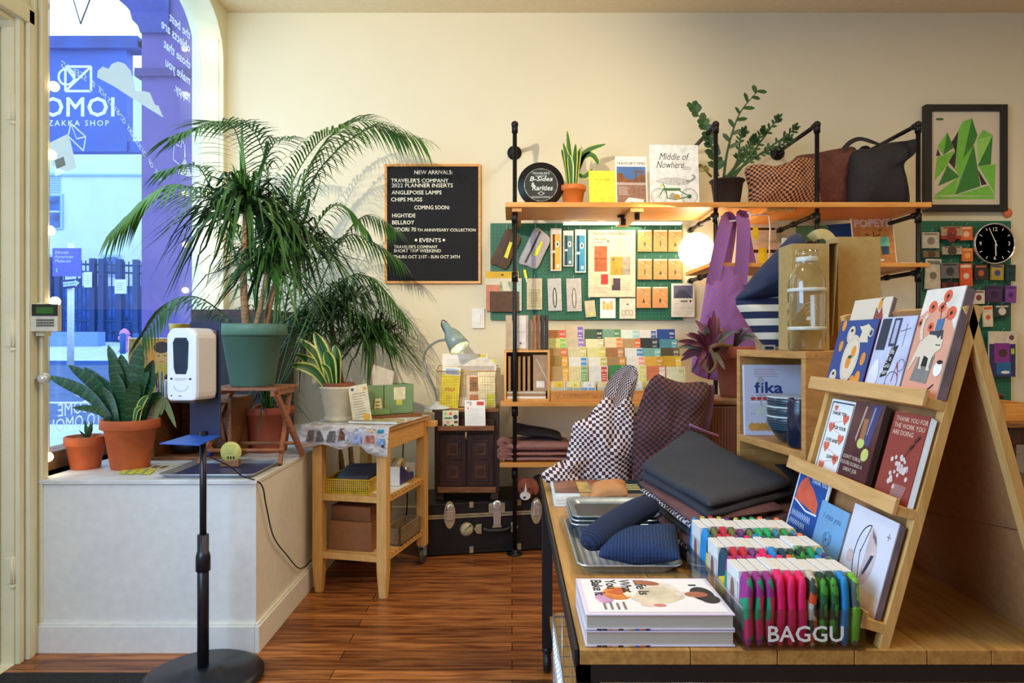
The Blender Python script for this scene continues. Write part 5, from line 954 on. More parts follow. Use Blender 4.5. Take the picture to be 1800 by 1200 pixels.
# globe lamp
c = P(1224, 440, 4.62); t = thing('globe_lamp', 'glowing round globe lamp on the wall next to the pegboard', 'lamp', c+V((0, .17, 0)))
g = G(); g.ball(c, .12, mat((255, 236, 200), .4, n=0, emit=5), 24); g.obj('globe', t, world=True); g = G(); g.tube([c+V((0, .11, 0)), (c.x, 4.8, c.z)], .03, mat((230, 225, 210), .4), 16).lathe([(.06, 0), (.06, .02)], PAPER, (0, 0, 0), 20, T=MX.Translation((c.x, 4.8, c.z)) @ MX.Rotation(PI/2, 4, 'X')); g.obj('wall_mount', t, world=True)
lamp('globe_lamp_light', 'POINT', c+V((-.0, -.16, 0)), 5, (1, .82, .55), .1)
# under-shelf strip light
g = G(); g.box((.35, 4.62, SH-.016), (1.15, 4.66, SH-.002), mat((255, 240, 210), .4, n=0, emit=3)); g.obj('strip_light', None, 'slim glowing strip light under the long top shelf', 'light')
lamp('strip_light_lamp', 'AREA', (.75, 4.5, SH-.03), 5, (1, .86, .62), .5, (.7, 4.6, 1.0))
lamp('display_light_lamp', 'AREA', (.9, 4.0, 2.05), 2.5, (1, .88, .66), .25, (.75, 4.55, 1.2))
# wire hanger rack with purple bag
WW = mat((224, 218, 206), .4); D = 4.2
t = thing('wire_rack', 'white wire hanging rack hooked under the top shelf', 'rack', P(1300, 480, 4.3)); g = G()
for pts in ([(1262, 384, 4.15), (1266, 380, 4.15), (1282, 377, 4.3), (1284, 372, 4.5)], [(1262, 384, 4.15), (1262, 392, 4.15), (1318, 384, 4.15), (1320, 373, 4.15), (1292, 376, 4.5)], [(1318, 378, 4.15), (1348, 377, 4.25), (1352, 380, 4.25), (1354, 400, 4.25), (1352, 464, 4.3)]): g.tube([P(*p) for p in pts], .005, WW, 8)
g.obj('wire_frame', t, world=True)
PUR_ = checker('purple_orange_check', (122, 84, 172), (146, 86, 112), 62, .03, 5); g = G()
cushion(g, [(1262, 470), (1245, 480), (1238, 520), (1228, 580), (1216, 640), (1222, 658), (1255, 668), (1300, 668), (1332, 655), (1326, 600), (1314, 540), (1310, 490), (1296, 462), (1282, 478)], 4.14, .07, PUR_, .02, 12, c=(1272, 570), ws=5)
o = g.obj('purple_bag', None, 'purple checkered reusable bag hanging from the white wire rack', 'bag')
for q in ([(1252, 500, 4.10), (1262, 450, 4.09), (1272, 405, 4.1), (1278, 386, 4.15), (1282, 388, 4.2), (1280, 420, 4.22), (1272, 470, 4.2)], [(1300, 500, 4.10), (1304, 450, 4.09), (1306, 405, 4.1), (1304, 383, 4.15), (1304, 384, 4.2), (1308, 420, 4.24), (1318, 470, 4.22)]):
    g = G(); strip(g, cr([P(*a) for a in q], 6), .082, PUR_, up=(1, 0, 0) if 0 else (0, -1, 0), fold=.25); g.u = [[(x*.09, y*.55) for x, y in u] for u in g.u]; g.obj('strap', o, world=True)
g = G(); cushion(g, [(1248, 510), (1240, 560), (1262, 540), (1290, 520), (1312, 560), (1308, 500), (1295, 470), (1262, 472)], 4.11, .03, PUR_, .01, 3, ws=6); g.obj('fold', o, world=True)
# ================================================================ right pegboard goods and clock
c = P(1748, 428, 4.72); t = thing('wall_clock', 'round black wall clock with white numerals and a chrome rim', 'clock', c); RX = MX.Rotation(PI/2, 4, 'X'); r = 36*4.72/F
G(MX.Translation(c)).lathe([(r-.006, .002), (r-.004, .012), (r, .01), (r, -.02), (.001, -.02)][::1], CHROME, n=48, T=RX).obj('rim', t, world=True)
g = G(MX.Translation(c)); g.lathe([(.001, .004), (r-.008, .004)], BLK, n=48, T=RX); g.y = -.004
for k in range(12):
    a = PI/2-k*PI/6
    if k % 3: g.line([(math.cos(a)*r*.72, math.sin(a)*r*.72), (math.cos(a)*r*.86, math.sin(a)*r*.86)], .005, PAPER)
    else: g.text(('12', '3', '6', '9')[k//3], .038, math.cos(a)*r*.7, math.sin(a)*r*.7-.013, PAPER, bold=.004)
g.obj('dial', t, world=True)
for nme, a, l, w in (('hour_hand', -PI/2+.02, r*.6, .007), ('minute_hand', PI/2+.42, r*.82, .005)): g = G(MX.Translation(c)); g.y = -.012 if nme[0] == 'h' else -.016; g.line([(-math.cos(a)*.02, -math.sin(a)*.02), (math.cos(a)*l, math.sin(a)*l)], w, PAPER); g.obj(nme, t, world=True, solid=.001)
def dot(c2, s=.4): return lambda g, w, h: (g.disc(0, h*.45, w*s*.6, mat(c2, .6)), g.rect(-w*.4, h*.82, w*.4, h*.94, mat(c2, .6)))
OR_ = (224, 108, 40); RP = [
 (1622, 408, 1651, 436, (196, 186, 164), (130, 120, 100), 'cream card packet at the right pegboard\'s upper left corner'),
 (1655, 398, 1692, 416, (176, 150, 116), (150, 50, 40), 'beige packet with a red base in the right pegboard\'s top row'),
 (1655, 414, 1690, 420, (170, 40, 40), (120, 30, 30), 'flat red packet under the beige one on the right pegboard'),
 (1688, 398, 1710, 422, OR_, (230, 190, 160), 'orange square packet, top one of three on the right pegboard'),
 (1624, 440, 1652, 452, (130, 104, 66), (80, 60, 40), 'small olive brown packet on the right pegboard'),
 (1657, 433, 1691, 447, (176, 158, 130), (70, 60, 50), 'beige packet of small tools on the right pegboard'),
 (1691, 436, 1710, 459, (222, 116, 50), (228, 176, 96), 'orange packet, middle one of three on the right pegboard'),
 (1688, 463, 1710, 503, (216, 86, 40), (220, 206, 180), 'tall orange-red packet, lowest one of three on the right pegboard'),
 (1655, 462, 1686, 489, (112, 110, 112), (56, 56, 60), 'grey camera-like packet in the middle of the right pegboard'),
 (1626, 455, 1653, 508, (206, 198, 176), (120, 120, 100), 'tall cream card packet on the right pegboard, beside the shelf end'),
 (1656, 496, 1684, 505, (120, 40, 40), (60, 30, 30), 'dark red flat packet low on the right pegboard'),
 (1714, 465, 1736, 492, (46, 40, 40), (190, 90, 50), 'dark patterned pouch just below the clock, leftmost of three'),
 (1742, 465, 1764, 492, (180, 150, 50), (60, 70, 150), 'yellow and blue packet just below the clock, middle of three'),
 (1768, 465, 1785, 494, (20, 60, 60), (12, 40, 40), 'dark teal pouch just below the clock, rightmost of three'),
 (1733, 502, 1762, 531, (72, 44, 84), (50, 30, 60), 'dark purple packet on the right pegboard, left of the violet one'),
 (1767, 502, 1786, 532, (126, 66, 150), (90, 40, 110), 'violet packet on the right pegboard\'s right edge'),
 (1710, 510, 1731, 534, (214, 206, 186), (130, 60, 60), 'white card with a small red drawing behind the large cat card'),
 (1748, 536, 1776, 556, (40, 60, 54), (214, 206, 190), 'black triangular packet low on the right pegboard'),
 (1729, 537, 1746, 574, (220, 206, 176), (224, 90, 40), 'cream card with an orange header low on the right pegboard')]
for i, (a, y0, b_, y1, c1, c2, lab) in enumerate(RP): pk('hanging_packet', lab, 'packet', a, y0, b_, y1, 4.735-(i % 3)*.006, mat(c1, .6, n=.1), dot(c2), th=.012, hook=True, roll=R.uniform(-.04, .04))
def patch(g, w, h): g.rect(-w*.48, 0, w*.46, h*.72, mat((50, 50, 90), .7)); g.rect(-w*.3, h*.3, w*.25, h*.74, mat((136, 50, 140), .7)).disc(0, h*.52, .03, mat((80, 50, 50), .7)).rect(-w*.22, h*.05, w*.3, h*.32, mat((40, 100, 160), .7)).disc(w*.1, h*.1, .03, PAPER, .01).disc(w*.32, h*.86, .018, mat((110, 70, 90), .7)); g.rect(w*.3, h*.5, w*.42, h*.62, mat((180, 200, 60), .7))
pk('patch_display', 'cream card of purple and blue bags at the pegboard\'s bottom right', 'display card', 1738, 582, 1787, 662, 4.72, mat((214, 204, 180), .6), patch, hook=True)
# side table by the right wall, with crate and jar
t = thing('side_table', 'wooden side table against the wall at the far right', 'table', (3.2, 4.3, 0)); D = 4.1
G().box((2.88, 3.95, .80), (3.7, 4.7, .83), BRNW).obj('top', t, world=True, bevel=.003); G().box((2.9, 3.97, .70), (3.68, 4.0, .80), DARKW).obj('apron', t, world=True)
for x in (2.9, 3.64):
    for y in (3.98, 4.62): G().box((x, y, 0), (x+.04, y+.04, .8), DARKW).obj('leg', t, world=True)
t = thing('pine_crate', 'shallow pine crate on the far right side table', 'crate', (3.05, 4.2, .83)); g = G()
for a, b_ in (((2.86+.05, 4.02, .831), (3.12, 4.04, .93)), ((2.91, 4.4, .831), (3.12, 4.42, .93)), ((2.91, 4.04, .831), (2.93, 4.4, .93)), ((3.10, 4.04, .831), (3.12, 4.4, .93)), ((2.93, 4.04, .831), (3.1, 4.4, .845))): g.box(a, b_, PINE)
g.obj('body', t, world=True, bevel=.002)
g = G(); slab(g, [(3.0, 4.44, .95), (3.2, 4.44, .95), (3.2, 4.6, .95), (3.0, 4.6, .95)], .03, mat((130, 30, 66), .8)); g.box((3.0, 4.44, .831), (3.2, 4.6, .94), mat((40, 40, 40), .7)); g.obj('crimson_cloth', None, 'crimson cloth folded on a black box behind the pine crate', 'cloth')
g = G(); c = V((3.02, 3.99, .5)); g.box((2.9, 3.98, .0), (3.2, 4.3, .48), BRNW); g.obj('storage_box', None, 'brown wooden box under the far right side table', 'box')
g = G(); g.lathe([(.001, 0), (.05, .0), (.055, .01), (.055, .12), (.04, .14), (.04, .16)], glass('jar_glass', (.95, .97, .95, 1), 1), V((2.99, 4.08, .481)), 24); g.obj('glass_jar', None, 'clear glass jar on the brown box under the side table', 'jar')
# ================================================================ trunk
TM = TR((-.095, 4.2, 0), .2); t = thing('steamer_trunk', 'large black steamer trunk with brass fittings on the floor', 'trunk', M=TM); TL, TW_, TH = .93, .42, .318
TB = mat((18, 16, 17), .5, n=.2, s=14, bump=.1); BT = mat((190, 176, 140), .35, .45, n=.1)
G().box((-TL/2, -TW_/2+.21, .012), (TL/2, TW_/2+.21, .235), TB).obj('body', t, bevel=.006); G().box((-TL/2-.004, -TW_/2+.206, .24), (TL/2+.004, TW_/2+.214, TH), TB).obj('lid', t, bevel=.008)
g = G()
for z, m in ((.228, BT), (.242, BT)): g.box((-TL/2-.006, -.006, z), (TL/2+.006, .0, z+.01), m)
g.box((-TL/2-.005, -.006, .012), (TL/2+.005, -.001, .03), TB).box((-TL/2-.005, -.007, TH-.02), (TL/2+.005, -.004, TH-.004), TB); g.obj('metal_trim', t)
for px in (790, 944):
    x = X(px, 4.2)+.095; g = G(MX.Translation((x, -.012, .25))); g.prism([(.035*math.sin(a)*1.0, .083*math.cos(a)) for a in [2*PI*k/24 for k in range(24)]], 0, .01, BT); g.ball((0, -.002, .045), .022, CHROME, sc=(1, .4, 1)); g.prism([(-.02, -.03), (.02, -.03), (.02, .025), (-.02, .025)], -.008, 0, CHROME); g.obj('draw_bolt', t, bevel=.002)
x = X(873, 4.2)+.095; g = G(MX.Translation((x, -.014, .25))); g.prism([(-.05, -.0), (.05, 0), (.05, .055), (.035, .06), (-.035, .06), (-.05, .055)], .004, .012, BT); g.ball((0, 0, .045), .033, CHROME, sc=(1, .4, 1)); g.prism([(-.022, -.07), (.022, -.07), (.026, .05), (-.026, .05)], -.004, .004, CHROME); g.prism([(-.03, -.09), (.03, -.09), (.022, -.07), (-.022, -.07)], -.003, .01, BT); g.disc(0, -.01, .005, INK); g.obj('lock', t, bevel=.001)
for s_, px in ((-1, 846), (1, 898)): x = X(px, 4.2)+.095; g = G(MX.Translation((x, -.012, .155))); g.prism([(0, -.03), (0, .03), (s_*.03, .028), (s_*.046, 0), (s_*.03, -.028)] if s_ > 0 else [(0, .03), (0, -.03), (s_*.03, -.028), (s_*.046, 0), (s_*.03, .028)], 0, .012, BT); g.obj('handle_mount', t, bevel=.003)
g = G(); g.tube(cr([(X(848, 4.2)+.095, -.02, .16), (X(860, 4.2)+.095, -.035, .148), (X(885, 4.2)+.095, -.035, .148), (X(896, 4.2)+.095, -.02, .16)], 6), .012, BLK, 10); g.obj('handle', t)
for px in (828, 913): x = X(px, 4.2)+.095; G().box((x-.012, -.01, TH-.03), (x+.012, 0, TH+.004), BT).obj('corner_clip', t); G().box((x-.012, -.008, .012), (x+.012, 0, .05), BT).obj('corner_clip', t)
g = G(MX.Translation((X(820, 4.2)+.095, -.002, .155))); g.lathe([(.001, -.0), (.042, -.0), (.042, -.003), (.001, -.003)][::-1], mat((204, 190, 140), .6), n=30, T=RX); g.y = -.003; g.ring(0, 0, .039, .002, INK); g.poly([(-.03, -.02), (-.024, -.034+.02), (.03, .02), (.022, .03)], mat((70, 66, 60), .6)); g.line([(-.026, -.012), (.024, .018)], .007, mat((200, 186, 140), .6)); g.obj('round_sticker', t)
# dog-face pouch
t = thing('dog_pouch', 'brown and white dog-face pouch drooping over the trunk edge', 'pouch', P(932, 878, 4.2)); D = 4.205; DG = mat((146, 76, 46), .8, n=.12); DW_ = mat((226, 218, 204), .8)
g = G(); cushion(g, [(913, 842), (925, 838), (937, 842), (938, 860), (932, 876), (922, 879), (914, 874), (912, 858)], D, .03, DG, .002, 2); g.obj('head', t, world=True)
g = G(); g.y = D-.034; g.disc(X(923, D), Z(869, D), .032, DW_, .026).poly([(X(921, D), Z(864, D)), (X(926, D), Z(864, D)), (X(924, D), Z(846, D))], DW_).disc(X(922, D), Z(872, D), .009, INK, .007).disc(X(917, D), Z(857, D), .006, INK).disc(X(930, D), Z(857, D), .006, INK); g.obj('face', t, world=True)
for q in ([(912, 842), (908, 850), (912, 866), (918, 852)], [(934, 840), (944, 846), (948, 862), (940, 870), (935, 855)]): g = G(); cushion(g, q, D-.008, .012, DG, .001, 4); g.obj('ear', t, world=True)
g = G(); cushion(g, [(936, 840), (950, 834), (957, 846), (956, 872), (944, 876), (938, 862)], D+.06, .05, mat((54, 38, 32), .8), .004, 4); g.obj('body', t, world=True)
# ================================================================ cabinet on the trunk
KM = TR((-.278, 4.17, TH+.001), .02); t = thing('carved_cabinet', 'small antique carved wooden cabinet standing on the black trunk', 'cabinet', M=MX.Translation((0, .03, 0)) @ KM); KW, KH = .40, .565
G().box((-KW/2, .02, .05), (KW/2, .30, KH-.02), DARKW).obj('body', t, bevel=.003); G().box((-KW/2-.012, 0, KH-.02), (KW/2+.0, .31, KH), BRNW).obj('top', t, bevel=.003)
for sx in (-1, 1):
    for y in (.03, .25): G().box((sx*(KW/2-.03)-.025, y, 0), (sx*(KW/2-.03)+.025, y+.04, .05), mat((70, 48, 30), .5)).obj('foot', t, bevel=.004)
for sx in (-1, 1):
    g = G(); x0, x1 = (-.165, -.005) if sx < 0 else (.005, .165); g.box((x0, .005, .09), (x1, .02, .41), DARKW)
    for (a, b_) in ((.12, .24), (.26, .38)):
        cx = (x0+x1)/2; g.box((cx-.05, -.001, a), (cx+.05, .006, b_), mat((66, 36, 22), .5, n=.2)); g.prism([(cx-.035, a+.02), (cx+.035, a+.02), (cx+.035, b_-.02), (cx-.035, b_-.02)], -.009, 0, mat((84, 50, 30), .45, n=.2)); g.prism([(cx-.018, a+.04), (cx+.018, a+.04), (cx+.018, b_-.04), (cx-.018, b_-.04)], -.014, -.008, mat((58, 32, 20), .5))
    g.obj('door', t, bevel=.0015)
g = G(); g.box((-.18, -.0, .05), (.18, .02, .085), BRNW); g.obj('base_moulding', t, bevel=.003)
g = G(); g.box((-.17, -.0, .43), (.17, .02, .50), DARKW); g.box((-.165, -.10, .448), (.165, .0, .46), BRNW); g.box((-.17, -.115, .447), (.17, -.10, .475), BRNW); dr = g.obj('drawer', t, bevel=.002); g = G(); g.tube([(0, -.115, .44), (0, -.125, .41), (0, -.118, .395)], .006, BRASS, 8); g.obj('drawer_pull', dr)
KT = KM @ MX.Translation((0, .03, 0)); KT = MX.Translation((0, .03, 0)) @ KM
def onk(x, y, z=KH+.001): return KT @ V((x, y, z))
g = G(); g.prism([(-.048, 0), (.048, 0), (.048, .105), (-.048, .105)], 0, .002, mat((214, 208, 176), .7)); g.y = 0
for x, z, r_, c_ in ((-.03, .085, .01, (150, 190, 60)), (0, .085, .01, (226, 90, 60)), (.028, .09, .008, (190, 200, 80)), (.03, .065, .014, (40, 44, 60)), (-.03, .012, .01, (40, 36, 36)), (-.008, .012, .009, (160, 190, 50)), (.012, .012, .009, (50, 60, 40)), (.035, .012, .007, (200, 200, 60)), (-.015, .033, .009, (220, 120, 90))): g.disc(x, z, r_, mat(c_, .6))
g.rect(-.038, .053, .008, .063, mat((40, 120, 90), .6)).rect(.022, .027, .044, .042, mat((90, 50, 40), .6)); g.obj('sticker_card', None, 'cream card of small colourful stickers on the cabinet\'s drawer front', 'card', M=KT @ TR((-.095, -.085, .461), 0, .15))
g = G(); g.prism([(-.062, 0), (.062, 0), (.058, .165), (-.066, .165)], 0, .002, PAPER); g.y = 0; g.rect(.008, .135, .052, .158, mat((206, 76, 62), .6)); g.scrib(-.055, .146, -.01, .158, 2, INK, .4); g.disc(-.03, .138, .006, mat((230, 130, 70), .6)).disc(-.045, .118, .006, mat((220, 160, 120), .6)); g.scrib(-.048, .02, .05, .12, 11, mat((170, 168, 170), .7), .12); g.obj('leaflet', None, 'white leaflet with a red square in the open drawer of the cabinet', 'leaflet', M=KT @ TR((.055, -.085, .461), 0, .15))
# wire basket and maps
t = thing('wire_basket', 'brass wire grid basket of maps on the carved cabinet', 'basket', M=KT @ MX.Translation((0, 0, KH+.001))); GW_ = mat((206, 160, 70), .4, .7); g = G(); bx0, bx1, by0, by1, bz = -.19, .19, .03, .2, .26
for x in [bx0+(bx1-bx0)*k/24 for k in range(25)]: g.tube([(x, by0, 0), (x, by0, bz-.03)], .0011, GW_, 4); g.tube([(x, by1, 0), (x, by1, bz)], .0011, GW_, 4)
for k in range(17): z = bz*k/16; g.tube([(bx0, by1, z), (bx1, by1, z)], .0011, GW_, 4); (z < bz-.02) and g.tube([(bx0, by0, z), (bx1, by0, z)], .0011, GW_, 4); [g.tube([(x, by0, z*.9), (x, by1, z)], .0011, GW_, 4) for x in (bx0, bx1)]
for pts in ([(bx0, by0, bz-.03), (bx0, by1, bz), (bx1, by1, bz), (bx1, by0, bz-.03), (bx0, by0, bz-.03)], [(bx0, by0, 0), (bx0, by1, 0), (bx1, by1, 0), (bx1, by0, 0), (bx0, by0, 0)]): g.tube(pts, .003, GW_, 6)
g.obj('wire_body', t)
def km(x, y, rz=0, lean=.1, roll=0): return KT @ TR((x, y, KH+.004), rz, lean, roll)
def mapbook(lab, x, y, w, h, m, art=None, th=.012, **k): g = G(); g.box((-w/2, 0, 0), (w/2, th, h), m); g.y = 0; art and art(g, w, h); g.obj(k.pop('name', 'map_booklet'), None, lab, k.pop('cat', 'booklet'), M=km(x, y, **k))
mapbook('bright yellow folded map with red MAP lettering in the wire basket', -.115, .05, .115, .255, mat((240, 222, 50), .6), lambda g, w, h: (g.rect(-w*.48, h*.8, w*.48, h*.99, PAPER), g.rect(-w*.3, h*.82, w*.4, h*.95, mat((150, 180, 220), .6)), fit(g, 'MAP', -w*.25, h*.4, w*.52, .022, mat((220, 110, 40), .6), .02), g.scrib(-w*.2, h*.1, w*.2, h*.3, 4, mat((220, 170, 40), .6))), roll=.07)
mapbook('tall white calendar pad at the back of the wire basket', -.02, .155, .29, .335, PAPER, lambda g, w, h: (g.scrib(-w*.4, h*.7, w*.3, h*.9, 5, GREY_INK, .1), g.rect(w*.3, h*.93, w*.46, h*.99, mat((226, 206, 70), .6))), name='calendar_pad', cat='calendar')
mapbook('white calendar with a yellow corner leaning in the wire basket', .05, .12, .26, .30, mat((228, 222, 206), .6), lambda g, w, h: (g.rect(-w*.45, h*.2, w*.45, h*.86, mat((190, 176, 160), .6)), g.poly([(w*.38, h), (w*.5, h), (w*.5, h*.9)], YEL)), name='calendar_pad', cat='calendar')
mapbook('brown photo booklet in the middle of the wire basket', .045, .07, .1, .2, mat((222, 208, 180), .6), lambda g, w, h: (g.rect(-w*.3, h*.5, w*.45, h*.95, mat((150, 90, 60), .6, n=.25)), g.disc(-w*.05, h*.72, .018, mat((70, 60, 56), .6)), g.rect(-w*.3, h*.2, w*.4, h*.4, mat((196, 120, 80), .6))))
mapbook('pale yellow folded map at the right side of the wire basket', .125, .05, .105, .225, mat((232, 226, 186), .6), lambda g, w, h: (g.rect(0, .01, w*.42, h*.38, mat((220, 222, 70), .6)), g.text('MAP', .018, 0, h*.6, mat((160, 150, 80), .6))), roll=-.03)
# desk lamp
LG = mat((128, 146, 142), .35, n=.03, coat=.3); c = P(768, 716, 3.98); c.z = KT.translation.z+KH+.001; c = onk(-.19, .03); c.x -= .03; t = thing('desk_lamp', 'grey-green desk lamp glowing over the basket of maps', 'lamp', c)
BX = V((X(768, 4.23), 4.23, c.z))
G().lathe([(.001, 0), (.085, 0), (.085, .008), (.05, .018), (.018, .03), (.012, .045)], mat((206, 210, 206), .35), BX, 32).obj('base', t, world=True)
pts = cr([BX+V((0, 0, .03)), P(766, 690, 4.22), P(752, 655, 4.2), P(745, 630, 4.2), P(752, 612, 4.17), P(768, 600, 4.14), P(784, 597, 4.12)], 8)
G().tube(pts, .0075, mat((150, 156, 152), .3, .4), 10).obj('arm', t, world=True)
hd_ = P(781, 568, 4.13); tip = P(808, 611, 4.06); q = (tip-hd_); ROT = q.to_track_quat('Z', 'Y').to_matrix().to_4x4(); L_ = q.length
g = G(MX.Translation(hd_) @ ROT); g.lathe([(.001, -.005), (.018, 0), (.022, .02), (.024, .05), (.04, .075), (.05, .1), (.066, L_)], LG, n=32); g.lathe([(.063, L_), (.048, .102), (.03, .08), (.001, .07)], mat((235, 235, 225), .4), n=32); g.obj('shade', t, world=True)
g = G(MX.Translation(hd_) @ ROT); g.ball((0, 0, L_-.045), .026, mat((255, 240, 210), .4, n=0, emit=40), 14); g.obj('bulb', t, world=True)
G().tube(cr([P(784, 597, 4.12), P(782, 585, 4.12), P(776, 572, 4.13), P(778, 563, 4.13), P(786, 566, 4.13)], 6), .0035, BLK, 6).obj('cable', t, world=True)
lamp('desk_lamp_light', 'SPOT', hd_+q*.95, 9, (1, .93, .78), .03, hd_+q*3+V((0, .15, 0)), spot_size=2.1, spot_blend=.5)
G(); flat('envelope_paper', 'white paper lying under the desk lamp base', 'paper', [onk(-.2, .0)+V((-.06, 0, .0)), onk(-.12, .0), onk(-.12, .1), onk(-.22, .1)+V((-.03, 0, 0))], PAPER)
# ================================================================ left shelf bay, z .915
S1 = .934
t = thing('cubby_box', 'small open pine box holding notebooks on the pipe shelf', 'box', (.13, 4.5, S1)); x0, x1, y0, y1, z1 = X(886, 4.16), X(967, 4.16), 4.19, 4.45, Z(615, 4.19); w = .014
for a, b_, n_ in (((x0, y0, S1), (x0+w, y1, z1-w), 'side_panel'), ((x1-w, y0, S1), (x1, y1, z1-w), 'side_panel'), ((x0, y0, z1-w), (x1, y1, z1), 'top_panel'), ((x0+w, y0, S1), (x1-w, y1, S1+w), 'bottom_panel'), ((x0+w, y1-.008, S1+w), (x1-w, y1, z1-w), 'back_panel')): G().box(a, b_, PINEZ).obj(n_, t, world=True, bevel=.001)
KB = mat((170, 132, 92), .8, n=.06)
for k in range(5): x = x0+.025+k*.03; G().box((x, 4.22, S1+w+.046), (x+.016, 4.35, S1+w+.26), KB).obj('kraft_notebook', None, 'upright kraft notebook inside the pine cubby box', 'notebook', 'upright kraft notebooks in the cubby box')
g = G(); g.box((0, 0, 0), (.095, .02, .225), mat((176, 146, 112), .4)); g.y = 0; g.line([(.02, .2), (.08, .08), (.09, .05)], .003, PAPER); g.rect(.02, .02, .07, .06, PAPER); g.obj('wrapped_notebook', None, 'cellophane wrapped notebook leaning at the right inside the cubby box', 'notebook', M=TR((x0+.18, 4.24, S1+w+.046), 0, .1))
for k in range(3): g = G(); g.box((x0+w+.004, 4.205, S1+w+.001+k*.015), (x1-w-.01, 4.39, S1+w+.014+k*.015), [PAPER, KB, mat((206, 196, 176), .7)][k]); g.obj('flat_notebook', None, 'flat notebook lying under the upright ones in the cubby box', 'notebook', 'flat notebooks in the cubby box')
ZB = z1+.001
def stand(lab, xa, xb, h, m, ya=4.23, th=.14, art=None, name='notebook_pack', grp=None):
    g = G(); D = ya; g.box((X(xa, D), D, ZB), (X(xb, D), D+th, ZB+h), m); g.y = D; art and art(g, X(xa, D), X(xb, D), ZB, h); g.obj(name, None, lab, 'notebook', grp)
stand('cellophane wrapped kraft notebook pack on top of the cubby box, leftmost', 889, 900, .215, mat((186, 160, 130), .3)); stand('notebook pack with a white band standing on the cubby box', 905, 929, .215, mat((176, 152, 126), .4), art=lambda g, a, b_, z, h: (g.rect(a+.004, z+.01, b_-.016, z+h-.004, mat((214, 214, 216), .5)), g.disc(a+.035, z+.04, .007, mat((90, 90, 140), .6)), g.line([(a, z+.11), (b_, z+.11)], .002, KB)))
stand('grey-brown notebook pack beside the leather spines', 930, 935, .19, mat((110, 96, 84), .6))
for xa, xb, c_, lab in ((937, 942, (150, 92, 44), 'tan leather notebook spine on the cubby box'), (944, 949, (124, 76, 44), 'brown leather notebook spine on the cubby box'), (951, 957, (36, 32, 32), 'black leather notebook spine on the cubby box, left of its twin'), (959, 964, (34, 40, 40), 'dark grey leather notebook spine at the cubby box\'s right edge')): stand(lab, xa, xb, .215, mat(c_, .4, n=.1), ya=4.25, th=.12)
# tiered rack of notebook refills
t = thing('tiered_rack', 'stepped pine display rack full of small notebooks', 'rack', (.6, 4.5, S1)); RX0, RX1 = X(968, 4.17), X(1212, 4.17)
G().box((RX0, 4.165, S1), (RX1, 4.18, Z(686, 4.17)), wood((214, 152, 80), (190, 124, 56))).obj('front_ledge', t, world=True, bevel=.001)
def zr(k): return S1+.02+.058*k
for k in range(6): G().box((RX0, 4.18+k*.068, S1), (RX1, 4.18+k*.068+.068, zr(k)), PINEZ).obj('step', t, world=True)
g = G(); [g.line([(X(a, 4.17), Z(692, 4.17)), (X(a+5, 4.17), Z(700, 4.17)), (X(a+10, 4.17), Z(692, 4.17))], .003, mat((150, 96, 44), .7)) for a in (975, 1040, 1190)]; g.M = MX(); g.v = [v+V((0, 4.1645, 0)) for v in g.v]; fit_g = G(); fit_g.y = 4.165; fit(fit_g, 'COMPANY', X(990, 4.17), Z(698, 4.17), .16, .02, mat((160, 104, 50), .7)); g.obj('carved_mark', t, world=True); fit_g.obj('carved_lettering', t, world=True)
K_, CR_, W_, GN_, TL_, BL_ = (178, 146, 96), (222, 206, 150), (222, 220, 208), (60, 130, 72), (110, 170, 156), (30, 70, 140)
ROWS = [
 [(K_, (226, 170, 50), 'kraft', 'yellow'), (CR_, (110, 170, 100), 'pale yellow', 'green'), (W_, (200, 70, 50), 'white', 'red'), (GN_, (120, 180, 120), 'green', 'pale'), ((222, 218, 176), (214, 210, 110), 'cream', 'lime'), ((206, 116, 78), (222, 212, 200), 'salmon', 'white'), ((222, 220, 180), (206, 210, 150), 'pale cream', 'pale')],
 [((160, 136, 80), (232, 170, 40), 'olive kraft', 'yellow'), (W_, (60, 140, 200), 'white', 'blue'), ((226, 224, 206), (190, 180, 70), 'white', 'olive'), ((170, 130, 80), (220, 150, 60), 'brown', 'orange'), (W_, (230, 150, 140), 'white', 'pink'), ((214, 170, 60), (200, 150, 50), 'mustard', 'ochre'), ((206, 160, 40), (224, 190, 60), 'golden', 'yellow')],
 [(K_, (226, 110, 60), 'kraft', 'orange'), ((206, 196, 150), (200, 190, 120), 'sand', 'cream'), ((214, 206, 140), (206, 196, 80), 'pale lime', 'yellow'), ((164, 110, 66), (190, 140, 90), 'russet', 'tan'), (W_, (60, 130, 190), 'white', 'blue'), (TL_, (130, 190, 170), 'turquoise', 'mint'), ((84, 76, 48), (110, 100, 60), 'dark olive', 'olive')],
 [((216, 222, 150), (140, 200, 90), 'pale green', 'green'), ((196, 180, 150), (140, 110, 190), 'grey patterned', 'violet'), ((224, 216, 170), (206, 196, 150), 'cream', 'cream'), ((222, 206, 160), (230, 130, 60), 'cream', 'orange'), (K_, (226, 100, 40), 'kraft', 'orange-red'), ((44, 48, 52), (60, 64, 70), 'charcoal', 'grey'), ((80, 140, 150), (100, 160, 170), 'teal', 'teal')],
 [((190, 130, 80), (226, 80, 80), 'brown', 'red'), ((200, 180, 150), (120, 90, 180), 'grey', 'purple'), ((58, 84, 60), (40, 56, 44), 'dark green', 'dark'), ((110, 150, 120), (70, 130, 80), 'sea green', 'green'), ((216, 224, 210), (150, 200, 190), 'pale', 'aqua'), ((224, 220, 206), (60, 100, 150), 'white', 'blue'), (BL_, (30, 60, 120), 'royal blue', 'blue')]]
CX = [984, 1017, 1052, 1086, 1120, 1153, 1187]; RN = ['front row', 'second row', 'third row', 'fourth row', 'back row']; CN = ['first', 'second', 'third', 'fourth', 'fifth', 'sixth', 'seventh']
